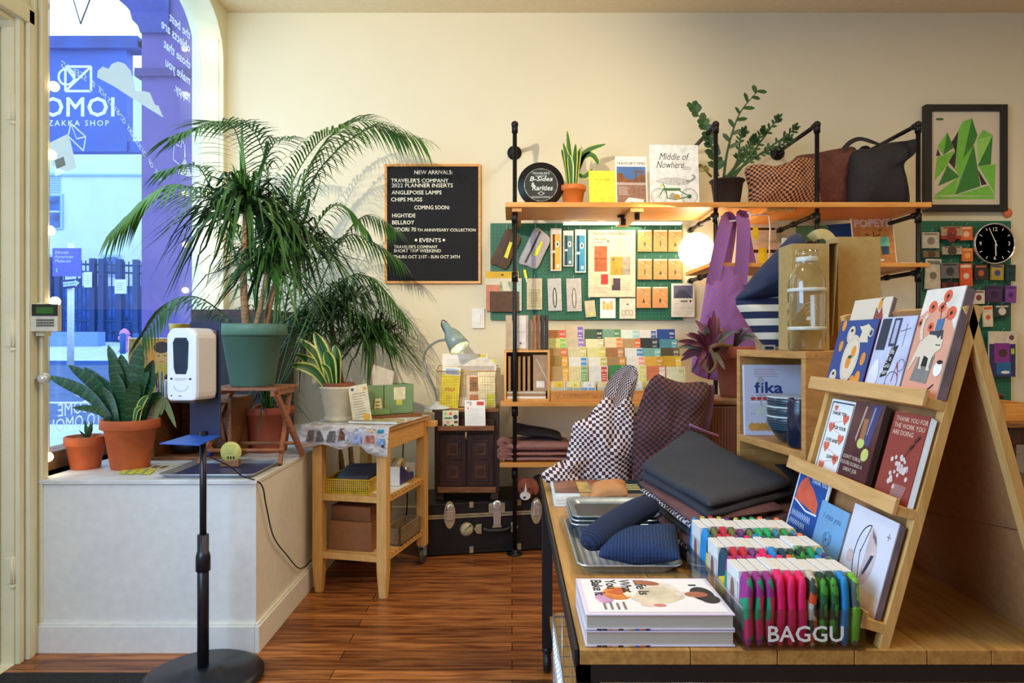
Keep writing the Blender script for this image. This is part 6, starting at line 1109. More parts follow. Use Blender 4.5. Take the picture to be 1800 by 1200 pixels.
for r, row in enumerate(ROWS):
    for c_, (pc, lc, n1, n2) in enumerate(row):
        D = 4.27+r*.068; w, h = .118, .135+R.uniform(-.006, .006)+(.03 if (r, c_) in ((4, 1),) else 0)
        g = G(); g.box((-w/2, 0, 0), (w/2, .022, h), mat(pc, .55, n=.05)); g.y = 0; g.rect(w*.16, h*.04, w*.46, h*.96, mat(lc, .6)); g.text('0%d%d' % (r+1, (c_*3+2) % 10), .02, w*.31, h*.74, PAPER if sum(lc) < 560 else GREY_INK, bold=.01); g.scrib(w*.2, h*.35, w*.42, h*.65, 3, PAPER, .25)
        g.obj('refill_notebook', None, '%s refill notebook with a %s label, %s of the rack, %s from left' % (n1, n2, RN[r], CN[c_]), 'notebook', 'refill notebooks in the tiered rack', M=TR((X(CX[c_]+R.uniform(-.8, .8), 4.27)+(r*.0), D-.022, zr(r+1)+.001), 0, .12))
for i, (px, c1, c2, lab) in enumerate(((981, (226, 190, 60), (170, 190, 190), 'yellow and grey'), (1008, (226, 220, 120), (150, 170, 170), 'lime and grey'), (1034, (226, 226, 220), (110, 160, 210), 'white and sky blue'), (1064, (220, 200, 150), (180, 190, 180), 'sand'), (1085, (200, 180, 140), (120, 140, 130), 'brown'), (1116, (220, 220, 214), (170, 190, 200), 'white'), (1150, (214, 214, 200), (150, 160, 170), 'grey'), (1182, (220, 206, 170), (200, 90, 60), 'red-dotted'))):
    g = G(); w, h = .095, .1; g.box((-w/2, 0, 0), (w/2, .018, h), mat((214, 206, 176), .4)); g.y = 0; g.rect(-w*.3, h*.5, w*.4, h*.97, mat(c1, .6)); g.rect(-w*.45, h*.0, -w*.05, h*.62, mat(c2, .3)); g.rect(w*.02, 0, w*.42, h*.6, mat(c2, .3)); g.text('12', .018, w*.1, h*.7, INK)
    g.obj('clip_pack', None, 'small %s pack in the tray at the front of the tiered rack' % lab, 'packet', 'small packs in front of the tiered rack', M=TR((X(px, 4.22), 4.205, zr(0)+.001), 0, .14, R.uniform(-.05, .05)))
# folded garments on the lower shelf
PKB = mat((150, 104, 94), .85, n=.06, s=40, bump=.1); S0 = .566
t_ = ['folded dusty pink bag at the bottom of the lower shelf stack', 'folded dusty pink bag in the middle of the lower shelf stack', 'thick folded dusty pink bag near the top of the lower shelf stack']
z = S0
for i, (th, dx) in enumerate(((.03, 0), (.028, .01), (.06, .0))):
    g = G(); slab(g, [(X(886, 4.21)+dx, 4.16, z+th/2), (X(1003, 4.21)-dx, 4.16, z+th/2), (X(1003, 4.21), 4.47, z+th/2), (X(886, 4.21), 4.47, z+th/2)], th, PKB, wr=.004, seed=i); o = g.obj('folded_bag', None, t_[i], 'bag', 'folded pink bags on the lower shelf')
    g = G(); strip(g, cr([(X(888, 4.21), 4.16, z+th*.5), (X(878, 4.21), 4.15, z+th*.6+.02), (X(884, 4.21), 4.15, z+th+.02), (X(900, 4.21), 4.18, z+th)], 5), .03, PKB, up=(0, -1, 0)); g.obj('strap', o, world=True)
    z += th+.001
g = G(); slab(g, [(X(906, 4.25), 4.21, z+.05), (X(990, 4.25), 4.21, z+.012), (X(988, 4.25), 4.47, z+.02), (X(905, 4.25), 4.47, z+.075)], .035, CLK, wr=.012, seed=5, ws=8); g.obj('folded_bag', None, 'rumpled black bag on top of the dusty pink stack', 'bag')
# ================================================================ display table
TZT = .76; TX0, TY0, TY1 = .118, 1.195, 2.73
def ont(px, py, z=TZT): return onz(px, py, z)
t = thing('display_table', 'long display table with planked wooden top and black steel frame', 'table', (1.0, 1.95, 0))
TWD = wood((200, 150, 78), (168, 118, 56), st=(16, 1.2, 16)); xs = [TX0, .313, .465, .60, .727, .84, .99, 1.13, 1.28, 1.42, 1.56, 1.70, 1.86]
for a, b_ in zip(xs, xs[1:]): G().box((a+.0008, TY0, TZT-.026), (b_-.0008, TY1, TZT), TWD).obj('plank', t, world=True, bevel=.0012)
g = G(); z1 = TZT-.0265
for a, b_ in (((TX0-.004, TY0, z1-.03), (TX0+.02, TY1, z1)), ((1.84, TY0, z1-.03), (1.864, TY1, z1)), ((TX0-.004, TY0, z1-.03), (1.864, TY0+.02, z1)), ((TX0-.004, TY1-.02, z1-.03), (1.864, TY1, z1))): g.box(a, b_, BLK)
g.box((TX0-.008, TY0, z1), (TX0-.002, TY1, TZT+.001), BLK); g.obj('steel_frame', t, world=True)
for x in (TX0, 1.82):
    for y in (TY0+.03, TY1-.06):
        G().box((x, y, .1), (x+.04, y+.04, z1-.03), BLK).obj('leg', t, world=True, bevel=.002)
        g = G(); g.ball((x+.02, y+.02, .085), .02, BLK).lathe([(.001, -.014), (.04, -.014), (.04, .014), (.001, .014)], BLK, (x+.02, y+.02, .042), 18, T=MX.Rotation(PI/2, 4, 'Y')); g.obj('caster', t, world=True)
G().box((TX0+.04, TY1-.05, .47), (1.82, TY1-.03, .50), BLK).obj('stretcher', t, world=True)
g = G(); g.box((TX0+.03, TY0+.05, .20), (1.83, TY1-.02, .225), TWD); g.obj('lower_shelf', t, world=True)
# wire basket and red cloth below
t2 = thing('wire_bin', 'chrome wire bin standing on the lower shelf of the display table', 'basket', (.28, 1.65, .226)); g = G(); x0, x1, y0, y1, zb, zt = .115, .44, 1.36, 1.9, .228, .535
for k in range(22): y = y0+(y1-y0)*k/21; [g.tube([(x, y, zb), (x, y, zt)], .0017, CHROME, 5) for x in (x0, x1)]
for k in range(14): x = x0+(x1-x0)*k/13; [g.tube([(x, y, zb), (x, y, zt)], .0017, CHROME, 5) for y in (y0, y1)]
for k in range(12): z = zb+(zt-zb)*k/11; g.tube([(x0, y0, z), (x1, y0, z), (x1, y1, z), (x0, y1, z), (x0, y0, z)], .0035 if k == 11 else .0017, CHROME, 6)
g.obj('wire_body', t2, world=True)
g = G(); slab(g, [(.52, 1.3, .30), (.98, 1.28, .30), (.98, 1.6, .32), (.52, 1.6, .32)], .14, mat((130, 24, 30), .85, n=.1), wr=.006); g.obj('red_cloth', None, 'dark red folded cloth under the display table', 'cloth')
# books
BPK = mat((226, 212, 226), .4, n=.01); PG = bands('page_edges', [(0, (206, 196, 176)), (.5, (182, 170, 150)), (1, (206, 196, 176))], 'Z', 420, 0, .8, 'Object', 1)
def bake(g, w, h):
    g.text("Life Is", .05, w*-.0, 0, INK) if 0 else None
for k in range(2):
    MB_ = TR((.262, 1.205, TZT+.0012+k*.0292), .0); t = thing('cookbook', ['lower copy of the white baking cookbook at the table\'s front edge', 'white baking cookbook with sideways lettering and a portrait, top of two'][k], 'book', M=MB_, grp=None); w, d, h = .264, .186, .028
    g = G(); g.box((-w/2+.003, .003, .003), (w/2-.003, d, h-.003), PG); g.obj('page_block', t)
    g = G(); g.box((-w/2, 0, 0), (w/2, d, .003), BPK).box((-w/2, 0, h-.003), (w/2, d, h), BPK).box((-w/2, d-.003, 0), (w/2, d, h), BPK); g.obj('cover', t, bevel=.0006)
    g = G(); 
    for i, c_ in enumerate(((50, 34, 30), (60, 44, 40), (200, 140, 120), (214, 170, 140), (60, 40, 34), (200, 190, 180), (214, 150, 70), (60, 110, 190), (210, 110, 60), (40, 44, 100))): g.box((-w/2+.02+i*.0095, -.0004, 0), (-w/2+.0285+i*.0095, .0, .0029), mat(c_, .4))
    g.obj('cover_strip', t)
    if k:
        A = G(MX.Translation((0, 0, h)) @ MX.Rotation(-PI/2, 4, 'X') @ MX.Identity(4)); A.M = MX.Translation((0, 0, h+.0002)) @ MX(((1, 0, 0, 0), (0, 0, 1, 0), (0, -1, 0, 0), (0, 0, 0, 1)))  # local (x, -lift, z) -> (x, z, lift)
        q = A; q.rect(-w*.47, d*.05, w*.47, d*.95, mat((240, 236, 234), .4, n=.005)); PKS = mat((214, 160, 200), .5, n=.15)
        q.disc(-.088, .08, .018, PKS, .03).disc(-.06, .1, .028, mat((222, 130, 50), .5, n=.2), .034).poly([(-.082, .105), (-.05, .132), (-.03, .11), (-.06, .09)], mat((186, 84, 40), .5, n=.2)).poly([(-.05, .1), (-.03, .12), (-.034, .085), (-.045, .08)], mat((240, 226, 200), .5))
        SK = mat((170, 96, 62), .5, n=.08); APR = mat((214, 200, 170), .6, n=.1); WSH = mat((228, 218, 206), .5)
        q.poly([(-.04, .07), (-.01, .13), (.03, .14), (.06, .115), (.062, .075), (.03, .05), (-.02, .045)], APR).poly([(.0, .165), (.05, .15), (.066, .12), (.02, .14)], WSH).disc(.005, .155, .026, SK, .013, rot=-.3).disc(-.01, .045, .016, mat((226, 200, 180), .5), .012).disc(.008, .04, .012, mat((206, 120, 110), .5), .007)
        q.rect(.05, .085, .085, .106, WSH); HR = mat((40, 28, 26), .6, n=.3, s=120); q.disc(.1, .096, .022, HR, .036).disc(.108, .07, .018, HR, .022).disc(.088, .093, .022, SK, .014)
        for s_, x_, L_ in (('Life Is', -.001, .082), ('What', -.03, .07), ('You', -.058, .05), ('Bake It', -.086, .085)):
            vs, fs = textgeo(s_, .022, 0, 'LEFT', .9); xa = max(v[0] for v in vs); q.l += LU; yy = -q.l
            q.add([(x_-.018+v[1]/.73*.022, yy, d*.93-v[0]/xa*L_) for v in vs], fs, INK)
        for x_, s_ in ((.085, 'Baker Lane'),):
            vs, fs = textgeo(s_, .01, 0, 'LEFT', 1); q.l += .0003; q.add([(x_+v[1]*.014, -q.l, d*.93-v[0]*.012) for v in vs], fs, INK) if 0 else q.scrib(x_, d*.6, x_+.02, d*.92, 1, INK, .1)
        for i in range(4): q.rect(-.095+i*.012, .02, -.091+i*.012, .05+.004*(i % 2), GREY_INK)
        q.obj('cover_print', t)
# trays
TRM = mat((200, 206, 210), .25, .7); def_ = None
g = G(); tray(g, .155, 1.575, .395, 2.0, TZT+.001, .024, TRM, bands('ribbed_tray', [(0, (190, 194, 196)), (.5, (110, 114, 118)), (1, (190, 194, 196))], 'X', 60, 0, .3, 'Object', 1), r=.03)
g.obj('metal_tray', None, 'large clear-wrapped ribbed metal tray holding the navy beanie', 'tray', 'rimmed trays')
for k in range(3):
    g = G(); tray(g, .165+.002*k, 1.86, .405, 2.085, TZT+.027+k*.011, .016, TRM if k < 2 else mat((150, 160, 164), .3, .5), mat((46, 50, 50), .35, n=.2, s=30, st=(1, 8, 1)) if k == 2 else TRM, r=.026)
    g.obj('metal_tray', None, ['lowest small silver tray under the black-centred one', 'middle small silver tray in the stack behind the beanie', 'black-centred rimmed tray on top of the small tray stack'][k], 'tray')
# beanie
NV = bands('navy_rib_knit', [(0, (26, 44, 78)), (.5, (12, 22, 46)), (1, (26, 44, 78))], 'Y', 34, .0, .9, 'UV', 1); NV2 = bands('navy_rib_crown', [(0, (34, 62, 104)), (.5, (16, 32, 66)), (1, (34, 62, 104))], 'X', 24, .03, .9, 'UV', 1)
t = thing('knit_beanie', 'navy blue ribbed knit beanie lying across the metal tray', 'hat', (.30, 1.75, TZT+.03)); a, b_ = V((.172, 1.60, TZT+.062)), V((.375, 1.80, TZT+.115)); ax = (b_-a)
def rolled(g, a, b_, r0, m, n=26, N=18, flat_=.6):
    ax = b_-a; vs = []; uv = []; fs = []; T = ax.normalized(); S_ = T.cross(V((0, 0, 1))).normalized(); U_ = S_.cross(T)
    for i in range(n+1):
        f = i/n; e = (1-abs(2*f-1)**6)**.5 if 0 < f < 1 else .05; p = a+ax*f+U_*.008*math.sin(PI*f)
        for k in range(N+1): q = 2*PI*k/N; vs.append(p+S_*math.cos(q)*r0*e+U_*math.sin(q)*r0*flat_*e); uv.append((k/N, f))
    for i in range(n):
        for k in range(N): fs.append((i*(N+1)+k, i*(N+1)+k+1, (i+1)*(N+1)+k+1, (i+1)*(N+1)+k))
    g.add(vs, fs, m, True, uv)
g = G(); rolled(g, a, b_, .04, NV, flat_=.75); g.obj('cuff', t, world=True)
g = G(); slab(g, [(.20, 1.575, TZT+.045), (.385, 1.56, TZT+.045), (.415, 1.72, TZT+.07), (.22, 1.68, TZT+.065)], .07, NV2, pw=2.3, wr=.006, n=30, par=True); g.obj('crown', t, world=True)
# tan leather pouch
TAN = mat((190, 130, 78), .6, n=.05); t = thing('leather_pouch', 'tan leather pouch with soft folds behind the small trays', 'pouch', (.29, 2.14, TZT)); g = G()
slab(g, [(.24, 2.10, TZT+.055), (.355, 2.10, TZT+.065), (.365, 2.2, TZT+.085), (.26, 2.2, TZT+.08)], .05, TAN, pw=3, wr=.012, ws=20); g.obj('body', t, world=True); g = G(); slab(g, [(.16, 2.09, TZT+.016), (.28, 2.09, TZT+.04), (.28, 2.16, TZT+.045), (.20, 2.15, TZT+.02)], .01, TAN, wr=.003); g.obj('flap', t, world=True)
G().box((.22, 2.10, TZT+.001), (.37, 2.21, TZT+.05), KRAFT).obj('kraft_box', None, 'low kraft box underneath the tan leather pouch', 'box')
# magazines
MGA = blotch('magazine_cover', [(120, 80, 60), (150, 96, 60), (90, 70, 66), (170, 130, 80), (110, 60, 50)], 9, .35)
for k in range(4):
    z = TZT+.001+k*.011; g = G(MX.Translation((.31+.003*(k % 2), 2.33, z)) @ MX.Rotation(.02*(k % 3-1), 4, 'Z')); g.box((-.17, -.10, 0), (.17, .12, .010), PAPER)
    if k == 3:
        g.box((-.17, -.10, .010), (.17, .12, .0108), MGA); g.M = g.M @ MX(((1, 0, 0, 0), (0, 0, 1, 0), (0, -1, 0, .0108), (0, 0, 0, 1))); g.rect(.05, -.10, .17, .12, mat((30, 54, 62), .35)).rect(-.0, -.10, .05, .12, mat((190, 150, 80), .4, n=.2)); YG = mat((206, 196, 120), .5)
        for i in range(3): g.rect(.07+.0*i, -.05+.035*i, .12, -.03+.035*i, YG)
        g.line([(.0, .03), (.015, .05), (.03, .03), (.045, .05)], .006, INK).line([(.02, .05), (.02, .02)], .01, INK).rect(-.09, -.09, -.05, .08, mat((190, 160, 90), .5, n=.2)); g.rect(-.04, -.02, -.01, .1, mat((176, 90, 50), .5, n=.2))
    g.obj('magazine', None, ['bottom magazine of the stack in front of the checkered tote', 'second magazine from the bottom of the table stack', 'third magazine up in the table stack', 'brown and teal illustrated magazine, topmost of the table stack'][k], 'magazine', 'magazines stacked on the display table')
# checkered totes
CHW = checker('checker_white_brown', (228, 214, 208), (74, 32, 30), 92, .045, 8); CHD = checker('checker_black_brown', (38, 28, 30), (104, 56, 54), 92, .045, 7)
t = thing('checkered_tote', 'white and brown checkered tote standing on the table with handles up', 'bag', P(1065, 858, 2.5)); g = G(); D = 2.52
cushion(g, [(958, 838), (972, 818), (992, 810), (1000, 780), (1008, 746), (1020, 738), (1032, 733), (1048, 714), (1066, 698), (1085, 706), (1103, 690), (1118, 722), (1127, 765), (1122, 795), (1112, 825), (1106, 862), (1060, 866), (1010, 864), (970, 854)], D, .075, CHW, .034, 4, c=(1066, 790), ws=9); g.obj('body', t, world=True)
g = G(); cushion(g, [(952, 834), (975, 818), (998, 822), (1022, 842), (1040, 864), (1000, 866), (966, 852)], D-.05, .035, CHW, .008, 6, ws=10); g.obj('bottom_fold', t, world=True)
for q, dy in (([(1066, 706), (1074, 680), (1088, 660), (1100, 655), (1112, 652)], .03), ([(1086, 716), (1092, 690), (1104, 662), (1112, 654)], -.03), ([(1100, 702), (1106, 680), (1110, 662), (1108, 652), (1098, 654)], .0)):
    g = G(); strip(g, cr([P(a, b_, D+dy-.0*i) for i, (a, b_) in enumerate(q)], 6), .045, CHW, up=(.2, -1, 0), fold=.3); 
    g.u = [[(x*.12, y*.25) for x, y in u] for u in g.u]; g.obj('handle', t, world=True)
g = G(); cushion(g, [(1118, 868), (1112, 800), (1116, 740), (1128, 700), (1140, 672), (1156, 658), (1172, 664), (1200, 672), (1244, 674), (1240, 715), (1232, 760), (1226, 800), (1212, 860), (1160, 872)], 2.45, .05, CHD, .028, 8, c=(1176, 770), ws=7)
o = g.obj('checkered_tote', None, 'dark brown and black checkered tote standing behind the folded bags', 'bag'); g = G(); strip(g, cr([P(1243, 676, 2.45), P(1240, 720, 2.45), P(1230, 760, 2.45)], 6), .055, mat((96, 60, 72), .85, n=.08), up=(0, -1, 0)); g.obj('side_panel', o, world=True)
g = G(); g.tube(cr([P(1212, 746, 2.38), P(1240, 758, 2.4), P(1262, 766, 2.46)], 6), .005, mat((150, 100, 150), .7)); g.obj('cord', o, world=True)
# folded bags stack
def W3(px, py, z): D = (HC-z)*F/(py-600); return P(px, py, D)
MAUVE = mat((98, 62, 62), .85, n=.08, s=30, bump=.1); GRYC = mat((48, 50, 58), .88, n=.05, s=60, bump=.12); L_ = [V((.555, 1.62)), V((.405, 2.02)), V((.80, 2.34)), V((.90, 1.80))]
L_ = [V((.44, 1.63, 0)), V((.395, 2.08, 0)), V((.66, 2.30, 0)), V((.72, 1.76, 0))]
L_ = [V((.43, 1.60, 0)), V((.385, 2.06, 0)), V((.665, 2.28, 0)), V((.70, 1.74, 0))]
labs = ['black folded bag at the bottom of the table\'s garment stack', 'white and brown checkered folded bag, lower in the garment stack', 'mauve folded bag between two checkered ones', 'black folded bag in the middle of the garment stack', 'white and brown checkered folded bag, higher in the garment stack', 'mauve folded bag directly under the charcoal one']
z = TZT+.001
for i, (m, th) in enumerate(((CLK, .02), (CHW, .02), (MAUVE, .022), (CLK, .018), (CHW, .02), (MAUVE, .024))):
    g = G(); j = .006*math.sin(i*2.3); slab(g, [p+V((j, j, z+th/2)) for p in L_], th, m, wr=.002, seed=i, pw=10); g.obj('folded_bag', None, labs[i], 'bag'); z += th+.0005
g = G(); c0, c1, c2, c3 = V((.46, 1.60, z+.004)), V((.385, 2.05, z+.014)), V((.60, 2.32, z+.085)), V((.765, 1.84, z+.0)); slab(g, [c0, c1, c2, c3], .026, GRYC, wr=.006, seed=9, pw=16, ws=7, n=30); dz = V((0, 0, .022)); slab(g, [c0+dz+V((.004, .004, 0)), c1+dz+V((.004, 0, 0)), c2+dz, c3+dz+V((-.006, .004, 0))], .028, GRYC, wr=.007, seed=12, pw=16, ws=7, n=30)
o = g.obj('folded_bag', None, 'charcoal grey folded bag on top of the garment stack', 'bag')
g = G(); [strip(g, cr(q, 6), .035, CLK, up=(0, 0, 1)) for q in ([V((.62, 2.2, z+.03)), V((.72, 2.22, z+.05)), V((.82, 2.15, z+.04)), V((.84, 2.0, z+.0)), V((.78, 1.86, z-.03))], [V((.66, 2.05, z+.01)), V((.76, 2.08, z+.0)), V((.86, 2.05, z-.03))])]; g.obj('strap', o, world=True, solid=.004)
t = thing('leather_strap_bag', 'mauve bag with metal snaps lying beside the garment stack', 'bag', (.72, 1.8, TZT)); g = G(); slab(g, [V((.56, 1.60, z-.06)), V((.52, 1.7, z-.05)), V((.76, 1.92, z-.02)), V((.78, 1.78, z-.03))], .03, MAUVE, wr=.006, seed=3); g.obj('body', t, world=True)
g = G(); strip(g, cr([V((.70, 1.72, z-.01)), V((.74, 1.70, z-.01)), V((.80, 1.78, z+.0)), V((.82, 1.9, z-.04))], 6), .03, MAUVE); g.obj('strap', t, world=True, solid=.003)
g = G()
for p in (V((.735, 1.72, z+.01)), V((.715, 1.86, z+.03)), V((.66, 1.55, z-.06))): g.ball(p, .009, CHROME, sc=(1, 1, .5))
g.obj('snap', t, world=True, kind='stuff')
g = G(); slab(g, [V((.50, 1.53, TZT+.045)), V((.50, 1.62, TZT+.045)), V((.70, 1.74, TZT+.05)), V((.72, 1.64, TZT+.05))], .075, CHW, wr=.004, seed=5, us=1); g.obj('folded_bag', None, 'checkered bag peeking out behind the reusable bag rows', 'bag')
# ---------------------------------------------------------------- reusable bags in acrylic bin
ACR = glass('acrylic', (.96, .97, .97, 1), 1.2); t = thing('acrylic_bin', 'clear acrylic display bin with white capital lettering, full of folded bags', 'display bin', (.51, 1.35, TZT)); bx0, bx1, by0, by1 = .404, .618, 1.192, 1.575; w = .003
for a, b_, n_ in (((bx0, by0, TZT+.001), (bx1, by0+w, TZT+.072), 'front_panel'), ((bx0, by0+w, TZT+.001), (bx0+w, by1, TZT+.075), 'side_panel'), ((bx1-w, by0+w, TZT+.001), (bx1, by1, TZT+.075), 'side_panel'), ((bx0, by1, TZT+.001), (bx1, by1+w, TZT+.12), 'back_panel'), ((bx0, by0, TZT+.0005), (bx1, by1, TZT+.0035), 'base_panel')): G().box(a, b_, ACR).obj(n_, t, world=True)
g = G(); g.y = by0; fit(g, 'BAGGU', X(1350, by0), Z(1127, by0), X(1483, by0)-X(1350, by0), .0275, WHITE, .018); g.obj('lettering', t, world=True)
def fab(n_, cols, sc): return blotch('bag_fabric_'+n_, cols, sc, .7)
FPG = fab('pink_green', [(206, 40, 90), (30, 140, 96), (150, 40, 120)], 32); FPK = mat((226, 20, 96), .65, n=.06); FOR = fab('orange', [(214, 80, 30), (60, 70, 60), (190, 180, 160)], 60); FDG = fab('dark_green', [(36, 96, 40), (70, 150, 50), (26, 60, 36)], 60); FBL = mat((20, 130, 190), .6, n=.1); FLG = fab('lime', [(110, 180, 40), (130, 190, 60), (80, 96, 90)], 40)
FYT = fab('yellow_teal', [(30, 90, 100), (214, 184, 40), (20, 60, 80)], 34); FRD = mat((196, 30, 50), .65, n=.1); FNV = fab('navy_purple', [(60, 54, 120), (40, 40, 90), (120, 60, 120)], 30); FGR = fab('green_mix', [(20, 150, 90), (60, 120, 50), (30, 60, 60)], 40); FYE = fab('olive', [(180, 170, 60), (110, 110, 50), (60, 56, 70)], 50); FEM = mat((20, 160, 90), .6, n=.08); FMX = fab('multi', [(220, 110, 60), (50, 130, 150), (90, 60, 130), (210, 180, 80)], 50)
RW = [('front', [(FPG, 'pink and green'), (FPG, 'pink and green'), (FPG, 'pink and green'), (FPK, 'hot pink'), (FPK, 'hot pink'), (FPK, 'hot pink'), (FOR, 'orange patterned'), (FDG, 'dark green'), (FDG, 'dark green'), (FBL, 'bright blue'), (FLG, 'lime patterned')]),
      ('middle', [(FYT, 'teal and yellow'), (FRD, 'crimson'), (FRD, 'crimson'), (FNV, 'indigo'), (FPK, 'hot pink'), (FBL, 'bright blue'), (FYT, 'yellow and teal'), (FDG, 'leaf green'), (FDG, 'leaf green'), (FGR, 'green'), (FMX, 'multicoloured')]),
      ('back', [(FBL, 'blue'), (FYE, 'olive'), (FRD, 'red'), (FYE, 'olive'), (FNV, 'indigo'), (FYE, 'yellow'), (FEM, 'emerald'), (FEM, 'emerald'), (FMX, 'multicoloured'), (FGR, 'green'), (FMX, 'patterned')])]
ORD = ['leftmost', 'second', 'third', 'fourth', 'fifth', 'sixth', 'seventh', 'eighth', 'ninth', 'tenth', 'rightmost']; SLV = mat((222, 220, 214), .5, n=.01)
for r, (rn, L) in enumerate(RW):
    for k, (m, nm) in enumerate(L):
        x = bx0+.0135+k*.0188; y = by0+.006+r*.127; hh = .122+R.uniform(-.003, .003)+.004*r; tt_ = thing('reusable_bag', '%s folded reusable bag, %s in the %s row of the bin' % (nm, ORD[k], rn), 'bag', (x, y, TZT+.004), grp='folded reusable bags in the acrylic bin')
        g = G(); W_2 = .009
        def seg(ya, yb, wd, ht):   # puffed cloth lobe
            vs = []; fs = []; nz, nn_ = 9, 10
            for i in range(nz+1):
                f = i/nz; s_ = (1-abs(2*f-1)**9)**.5 if 0 < f < 1 else .5
                for q_ in range(nn_): a_ = 2*PI*q_/nn_; vs.append((wd*s_*math.copysign(abs(math.cos(a_))**.6, math.cos(a_))+.001*math.sin(f*9+k), (ya+yb)/2+(yb-ya)/2*s_*math.copysign(abs(math.sin(a_))**.7, math.sin(a_)), f*ht))
            for i in range(nz):
                for q_ in range(nn_): fs.append((i*nn_+q_, i*nn_+(q_+1) % nn_, (i+1)*nn_+(q_+1) % nn_, (i+1)*nn_+q_))
            fs += [tuple(range(nn_-1, -1, -1)), tuple(nz*nn_+q_ for q_ in range(nn_))]; g.add(vs, fs, m, True)
        seg(0, .018, W_2*.8, hh-.001); seg(.008, .036, W_2*1.04, hh+.003); seg(.03, .108, W_2*.85, hh-.004); seg(.098, .121, W_2*.95, hh+.004); g.obj('folded_cloth', tt_)
        g = G(); g.box((-W_2*.93, .034, .002), (W_2*.93, .102, hh+.002), SLV)
        if k == 0: g.M = MX.Translation((-W_2, .067, 0)) @ MX.Rotation(-PI/2, 4, 'Z'); g.rect(-.03, .03, .03, .1, mat((196, 190, 190), .4)); g.disc(.0, .07, .012, mat((130, 90, 74), .5), .03).rect(-.008, .03, .012, .06, mat((110, 80, 70), .5))
        g.obj('paper_sleeve', tt_, bevel=.0008)
# ---------------------------------------------------------------- A-frame card stand
EY0, EY1 = 1.2, 1.655; EL = math.atan2(.165, .6); t = thing('card_stand', 'A-frame oak greeting card stand with three ledges on the table', 'card stand', (.81, 1.43, TZT))
HB_ = mat((166, 116, 68), .8, n=.06, s=60)
def fx(z): return .645+(z-TZT)/.605*.168      # face plane x at height z
Rm = lambda: MX.Translation((.645, EY1, TZT)) @ MX.Rotation(-PI/2, 4, 'Z') @ MX.Rotation(-EL, 4, 'X')      # local x -> toward viewer, y -> behind face, z up the slope
FM_ = Rm(); FL = .455; FH = .628
for a, b_, n_ in (((0, 0, 0), (.02, .018, FH), 'upright'), ((FL-.02, 0, 0), (FL, .018, FH), 'upright'), ((.02, .012, 0), (FL-.02, .016, FH), 'hardboard_panel'), ((.02, 0, FH-.05), (FL-.02, .012, FH), 'top_rail')):
    g = G(FM_); g.box(a, b_, HB_ if 'hard' in n_ else BIRCH if n_ == 'upright' else BIRCHY); g.obj(n_, t, world=True, bevel=.001)
BM_ = MX.Translation((.978, EY1, TZT)) @ MX.Rotation(-PI/2, 4, 'Z') @ MX.Rotation(EL, 4, 'X')
for a, b_, n_ in (((0, -.018, 0), (.02, 0, FH), 'rear_upright'), ((FL-.02, -.018, 0), (FL, 0, FH), 'rear_upright'), ((.02, -.012, 0), (FL-.02, -.006, FH), 'rear_panel')):
    g = G(BM_); g.box(a, b_, HB_ if 'panel' in n_ else BIRCH); g.obj(n_, t, world=True, bevel=.001)
zl = [.458, .262, .045]       # slope heights of ledge tops
zl = [(Z(695, 1.2)-TZT)/math.cos(EL)-.0, (Z(886, 1.2)-TZT)/math.cos(EL), (Z(1085, 1.2)-TZT)/math.cos(EL)]
for z in zl: g = G(FM_); g.box((-.006, -.042, z-.03), (FL+.002, -.034, z), wood((222, 172, 108), (204, 152, 90), st=(14, 1.5, 14))).box((-.0, -.034, z-.03), (FL-.0, 0, z-.012), BIRCHY); g.obj('ledge', t, world=True, bevel=.001)
G().tube([V((.70, EY0+.02, .96)), V((.80, EY0+.16, .965)), V((.92, EY0+.02, .96))], .0008, mat((90, 64, 40), .6), 5).obj('string', t, world=True)
def ecard(name, lab, row, ya, yb, h, m, art, n=1, grp=None, off=0, sleeve=mat((120, 92, 86), .3), edge=None):
    # ya (far) > yb (near): world Y extents along the ledge
    w = ya-yb; M_ = FM_ @ TR((EY1-(ya+yb)/2, -.002-off-.0022*n-.004, zl[row]-.0115), 0, 0) ; g = G()
    g.box((-w/2, 0, 0), (w/2, .0018, h), m); g.y = 0; art and art(g, w, h); o = g.obj(name, None, lab, 'greeting card', grp, M=M_)
    for k in range(1, n): gg = G(); gg.box((-w/2+.001*k, .0021*k, 0), (w/2+.0012*k, .0021*k+.0018, h-.001*k), sleeve if k < n else KRAFT); gg.obj('card_behind', o)
    return o
def dd(px, x=.73): return x*F/(px-900)
OR2 = mat((232, 146, 50), .6, n=.05); CRM = mat((226, 208, 180), .6, n=.01); NVY = mat((52, 74, 134), .6, n=.02); GL = mat((44, 84, 50), .6)
def cat1(g, w, h): g.poly([(w*.05, 0), (w*.42, 0), (w*.38, h*.78), (w*.3, h*.9), (w*.26, h*.82), (w*.16, h*.9), (w*.14, h*.72)], mat((150, 70, 62), .6)); g.disc(w*.24, h*.93, .007, OR2, .014); g.poly([(w*.24, h*.98), (w*.32, h*1.0), (w*.26, h*.96)], GL)
